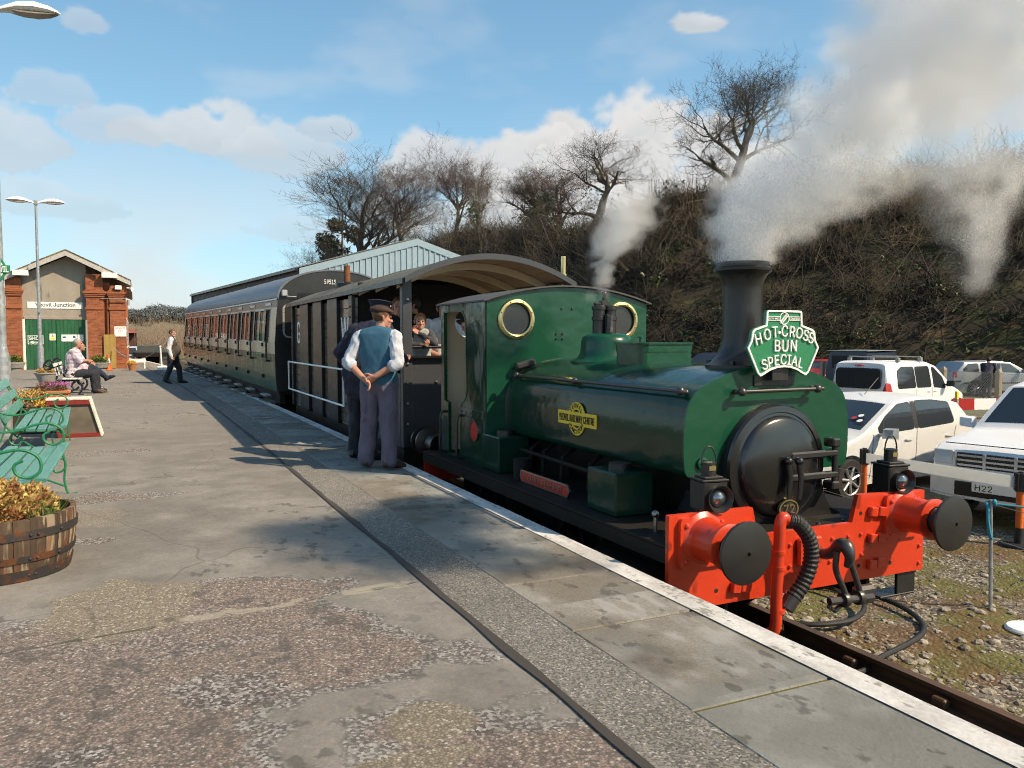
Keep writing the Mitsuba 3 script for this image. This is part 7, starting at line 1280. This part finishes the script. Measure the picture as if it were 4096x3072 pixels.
BP = thing('barrier_plank', 'red and white striped barrier plank at the right edge beyond the cars', 'barrier')
bd = np.array([3.4, -.9]); bd /= np.linalg.norm(bd); nb_ = np.array([-bd[1], bd[0]])
for i in range(6):
    a, b = np.array([15.8, 13.55])+bd*i*.62, np.array([15.8, 13.55])+bd*(i+1)*.62
    obj('stripe', hull([(*(p+nb_*o), z) for p in (a, b) for o in (0, .04) for z in (-.40, -.12)]), ('m_tail_red', 'm_sign_white')[i % 2], BP, False)
for t in (.3, 3.4): q = np.array([15.8, 13.55])+bd*t+nb_*.1; obj('leg', box(q[0]-.05, q[0]+.05, q[1]-.05, q[1]+.05, -1.0, -.1), 'm_post', BP, False)
for i, (x, y) in enumerate(((15.2, 13.0), (14.0, 12.2))): K = thing('marker_stake', ('grey stake with a yellow top left of the striped barrier', 'short grey stake beside the flower bed')[i], 'stake'); obj('stake', box(x-.03, x+.03, y-.03, y+.03, -1.0, -.32 if i else .12), 'm_stone_grey', K, False); obj('yellow_top', box(x-.032, x+.032, y-.032, y+.032, (-.42 if i else -.06), (-.319 if i else .121)), 'm_yellow_hazard', K, False)
g = grow(31); lp = np.stack([13.2+4.6*g.random(900), 12.3+1.6*g.random(900), np.full(900, -.93)], 1)
P('m_dead_leaf', (.22, .13, .065), .9); k = obj('fallen_leaves', leaves_at(lp, 3, .05, .07, g), 'm_dead_leaf', smooth=False); stuff(k, 'brown fallen leaves in a bed below the striped barrier', 'leaves')
one('bed_edging', cat(box(13.0, 18.0, 12.15, 12.25, -1.0, -.86)), 'm_sleeper', 'timber edging of the leaf strewn bed below the striped barrier', 'edging', smooth=False)
one('plastic_lid', lathe([(0, .035), (.15, .03), (.165, .015), (.165, 0)], 28, (3.84, 4.05, -.985)), 'm_lamp_white', 'white plastic lid lying on the gravel at the right edge', 'lid')
# ---------------------------------------------------------------- steam: real volumes above the chimney and the safety valves
def plume(name, label, lo_, hi_, res, dens, centers, fr, seed, cut=.42, albedo=.9995, gain=2.2):
    """centers: (x, y, z, radius, strength) balls strung along the plume; broken up by noise"""
    lo_, hi_ = np.array(lo_, float), np.array(hi_, float); nx, ny, nz = res
    ax = [lo_[k]+(hi_[k]-lo_[k])*(np.arange(n)+.5)/n for k, n in enumerate(res)]
    X, Y, Z = np.meshgrid(*ax, indexing='ij'); D = np.zeros(X.shape)
    for x, y, z, r, s in centers:
        q = np.sqrt((X-x)**2+(Y-y)**2+(Z-z)**2)/r; D = np.maximum(D, s*np.clip(1.25-q, 0, 1))
    Pn = np.stack([X, Y, Z], -1); w = meshkit.fbm(Pn*fr*.6, 2, seed+9)[..., None]-.5
    n = meshkit.fbm((Pn+w*.5)*fr, 5, seed); n2 = 1-np.abs(2*meshkit.fbm(Pn*fr*2.1, 3, seed+4)-1)
    n3_ = np.abs(2*meshkit.fbm((Pn+w*.4)*fr*1.3+7, 4, seed+2)-1)
    n4_ = meshkit.fbm((Pn+w*.6)*fr*3.6+3, 3, seed+6)
    D = np.clip(D*1.6, 0, 1.15)*np.clip((D*.95+(n-.5)*1.5+(.22-n3_)*1.6+(n4_-.5)*.75-.2)/cut, 0, 1)**1.1
    m = np.minimum(np.minimum(X-lo_[0], hi_[0]-X), np.minimum(np.minimum(Y-lo_[1], hi_[1]-Y), np.minimum(Z-lo_[2], hi_[2]-Z))); D *= np.clip(m/.12, 0, 1)
    if lo_[1] < 3: D *= np.where((Y > 3.6) & (Z < 1.9), 0, 1)
    grid_ = np.ascontiguousarray(np.transpose(D, (2, 1, 0))[..., None].astype(np.float32)*gain/gain)
    sc = (hi_-lo_); M = T().translate(lo_.tolist()).scale(sc.tolist())
    scene['medium_'+name] = {'type': 'heterogeneous', 'albedo': {'type': 'constvolume', 'value': {'type': 'rgb', 'value': list(albedo) if np.ndim(albedo) else [albedo]*3}} if 0 else {'type': 'constvolume', 'value': albedo}, 'sigma_t': {'type': 'gridvolume', 'grid': mi.VolumeGrid(grid_), 'to_world': M, 'filter_type': 'trilinear', 'use_grid_bbox': False}, 'scale': dens, 'phase': {'type': 'hg', 'g': .0}}
    k = name; scene[k] = {'type': 'cube', 'to_world': T().translate(((lo_+hi_)/2).tolist()).scale((sc/2).tolist()), 'bsdf': {'type': 'null'}, 'interior': {'type': 'ref', 'id': 'medium_'+name}}
    labels[k] = {'label': label, 'category': 'steam', 'kind': 'stuff'}
cs = [(1.276, 4.56, 1.90, .165, 1.1), (1.275, 4.55, 1.99, .20, 1.05), (1.27, 4.53, 2.08, .27, 1.05), (1.27, 4.5, 2.17, .30, 1.1), (1.26, 4.4, 2.27, .32, 1.15), (1.26, 4.24, 2.36, .34, 1.2), (1.26, 4.05, 2.45, .37, 1.25), (1.25, 3.85, 2.54, .41, 1.3), (1.25, 3.6, 2.65, .45, 1.3), (1.24, 3.35, 2.77, .49, 1.3), (1.22, 3.1, 2.88, .52, 1.3), (1.2, 2.85, 2.98, .55, 1.3), (1.2, 2.6, 3.06, .58, 1.3), (1.2, 2.3, 3.15, .6, 1.3), (1.16, 3.05, 3.2, .42, 1.2), (1.15, 2.65, 3.45, .5, 1.25), (1.18, 3.45, 2.98, .34, 1.0), (1.16, 2.92, 2.48, .28, .95), (1.12, 2.78, 2.26, .25, .95), (1.11, 2.72, 2.08, .22, .9), (1.10, 2.68, 1.95, .18, .95), (1.095, 2.66, 1.82, .15, .9), (1.09, 2.64, 1.70, .12, .85), (1.16, 2.55, 2.05, .2, .85), (1.05, 2.5, 2.2, .24, .85)]
cs = [(x, y, z, r, s_*max(.55, 1.0-.40*max(0, 4.3-y))) for x, y, z, r, s_ in cs]
plume('smoke_plume', 'billowing white smoke and steam pouring from the chimney and drifting right', (.3, 1.5, 1.5), (2.1, 5.1, 4.1), (76, 152, 108), 4.2, cs, 3.4, 3, cut=.3)
cv = [(1.276, 6.44, 1.80, .07, .9), (1.26, 6.44, 1.92, .10, .9), (1.25, 6.44, 2.05, .14, .9), (1.29, 6.43, 2.2, .18, .95), (1.30, 6.30, 2.30, .21, .9), (1.31, 6.2, 2.40, .24, .8), (1.30, 6.1, 2.48, .26, .7), (1.24, 6.2, 2.46, .2, .6), (1.36, 6.0, 2.54, .22, .6), (1.10, 6.40, 1.74, .07, .7)]
plume('valve_steam', 'thin bluish steam rising from the safety valves in front of the cab', (.8, 5.6, 1.70), (1.9, 6.8, 3.0), (56, 40, 60), 3.0, cv, 4.6, 8, cut=.34)
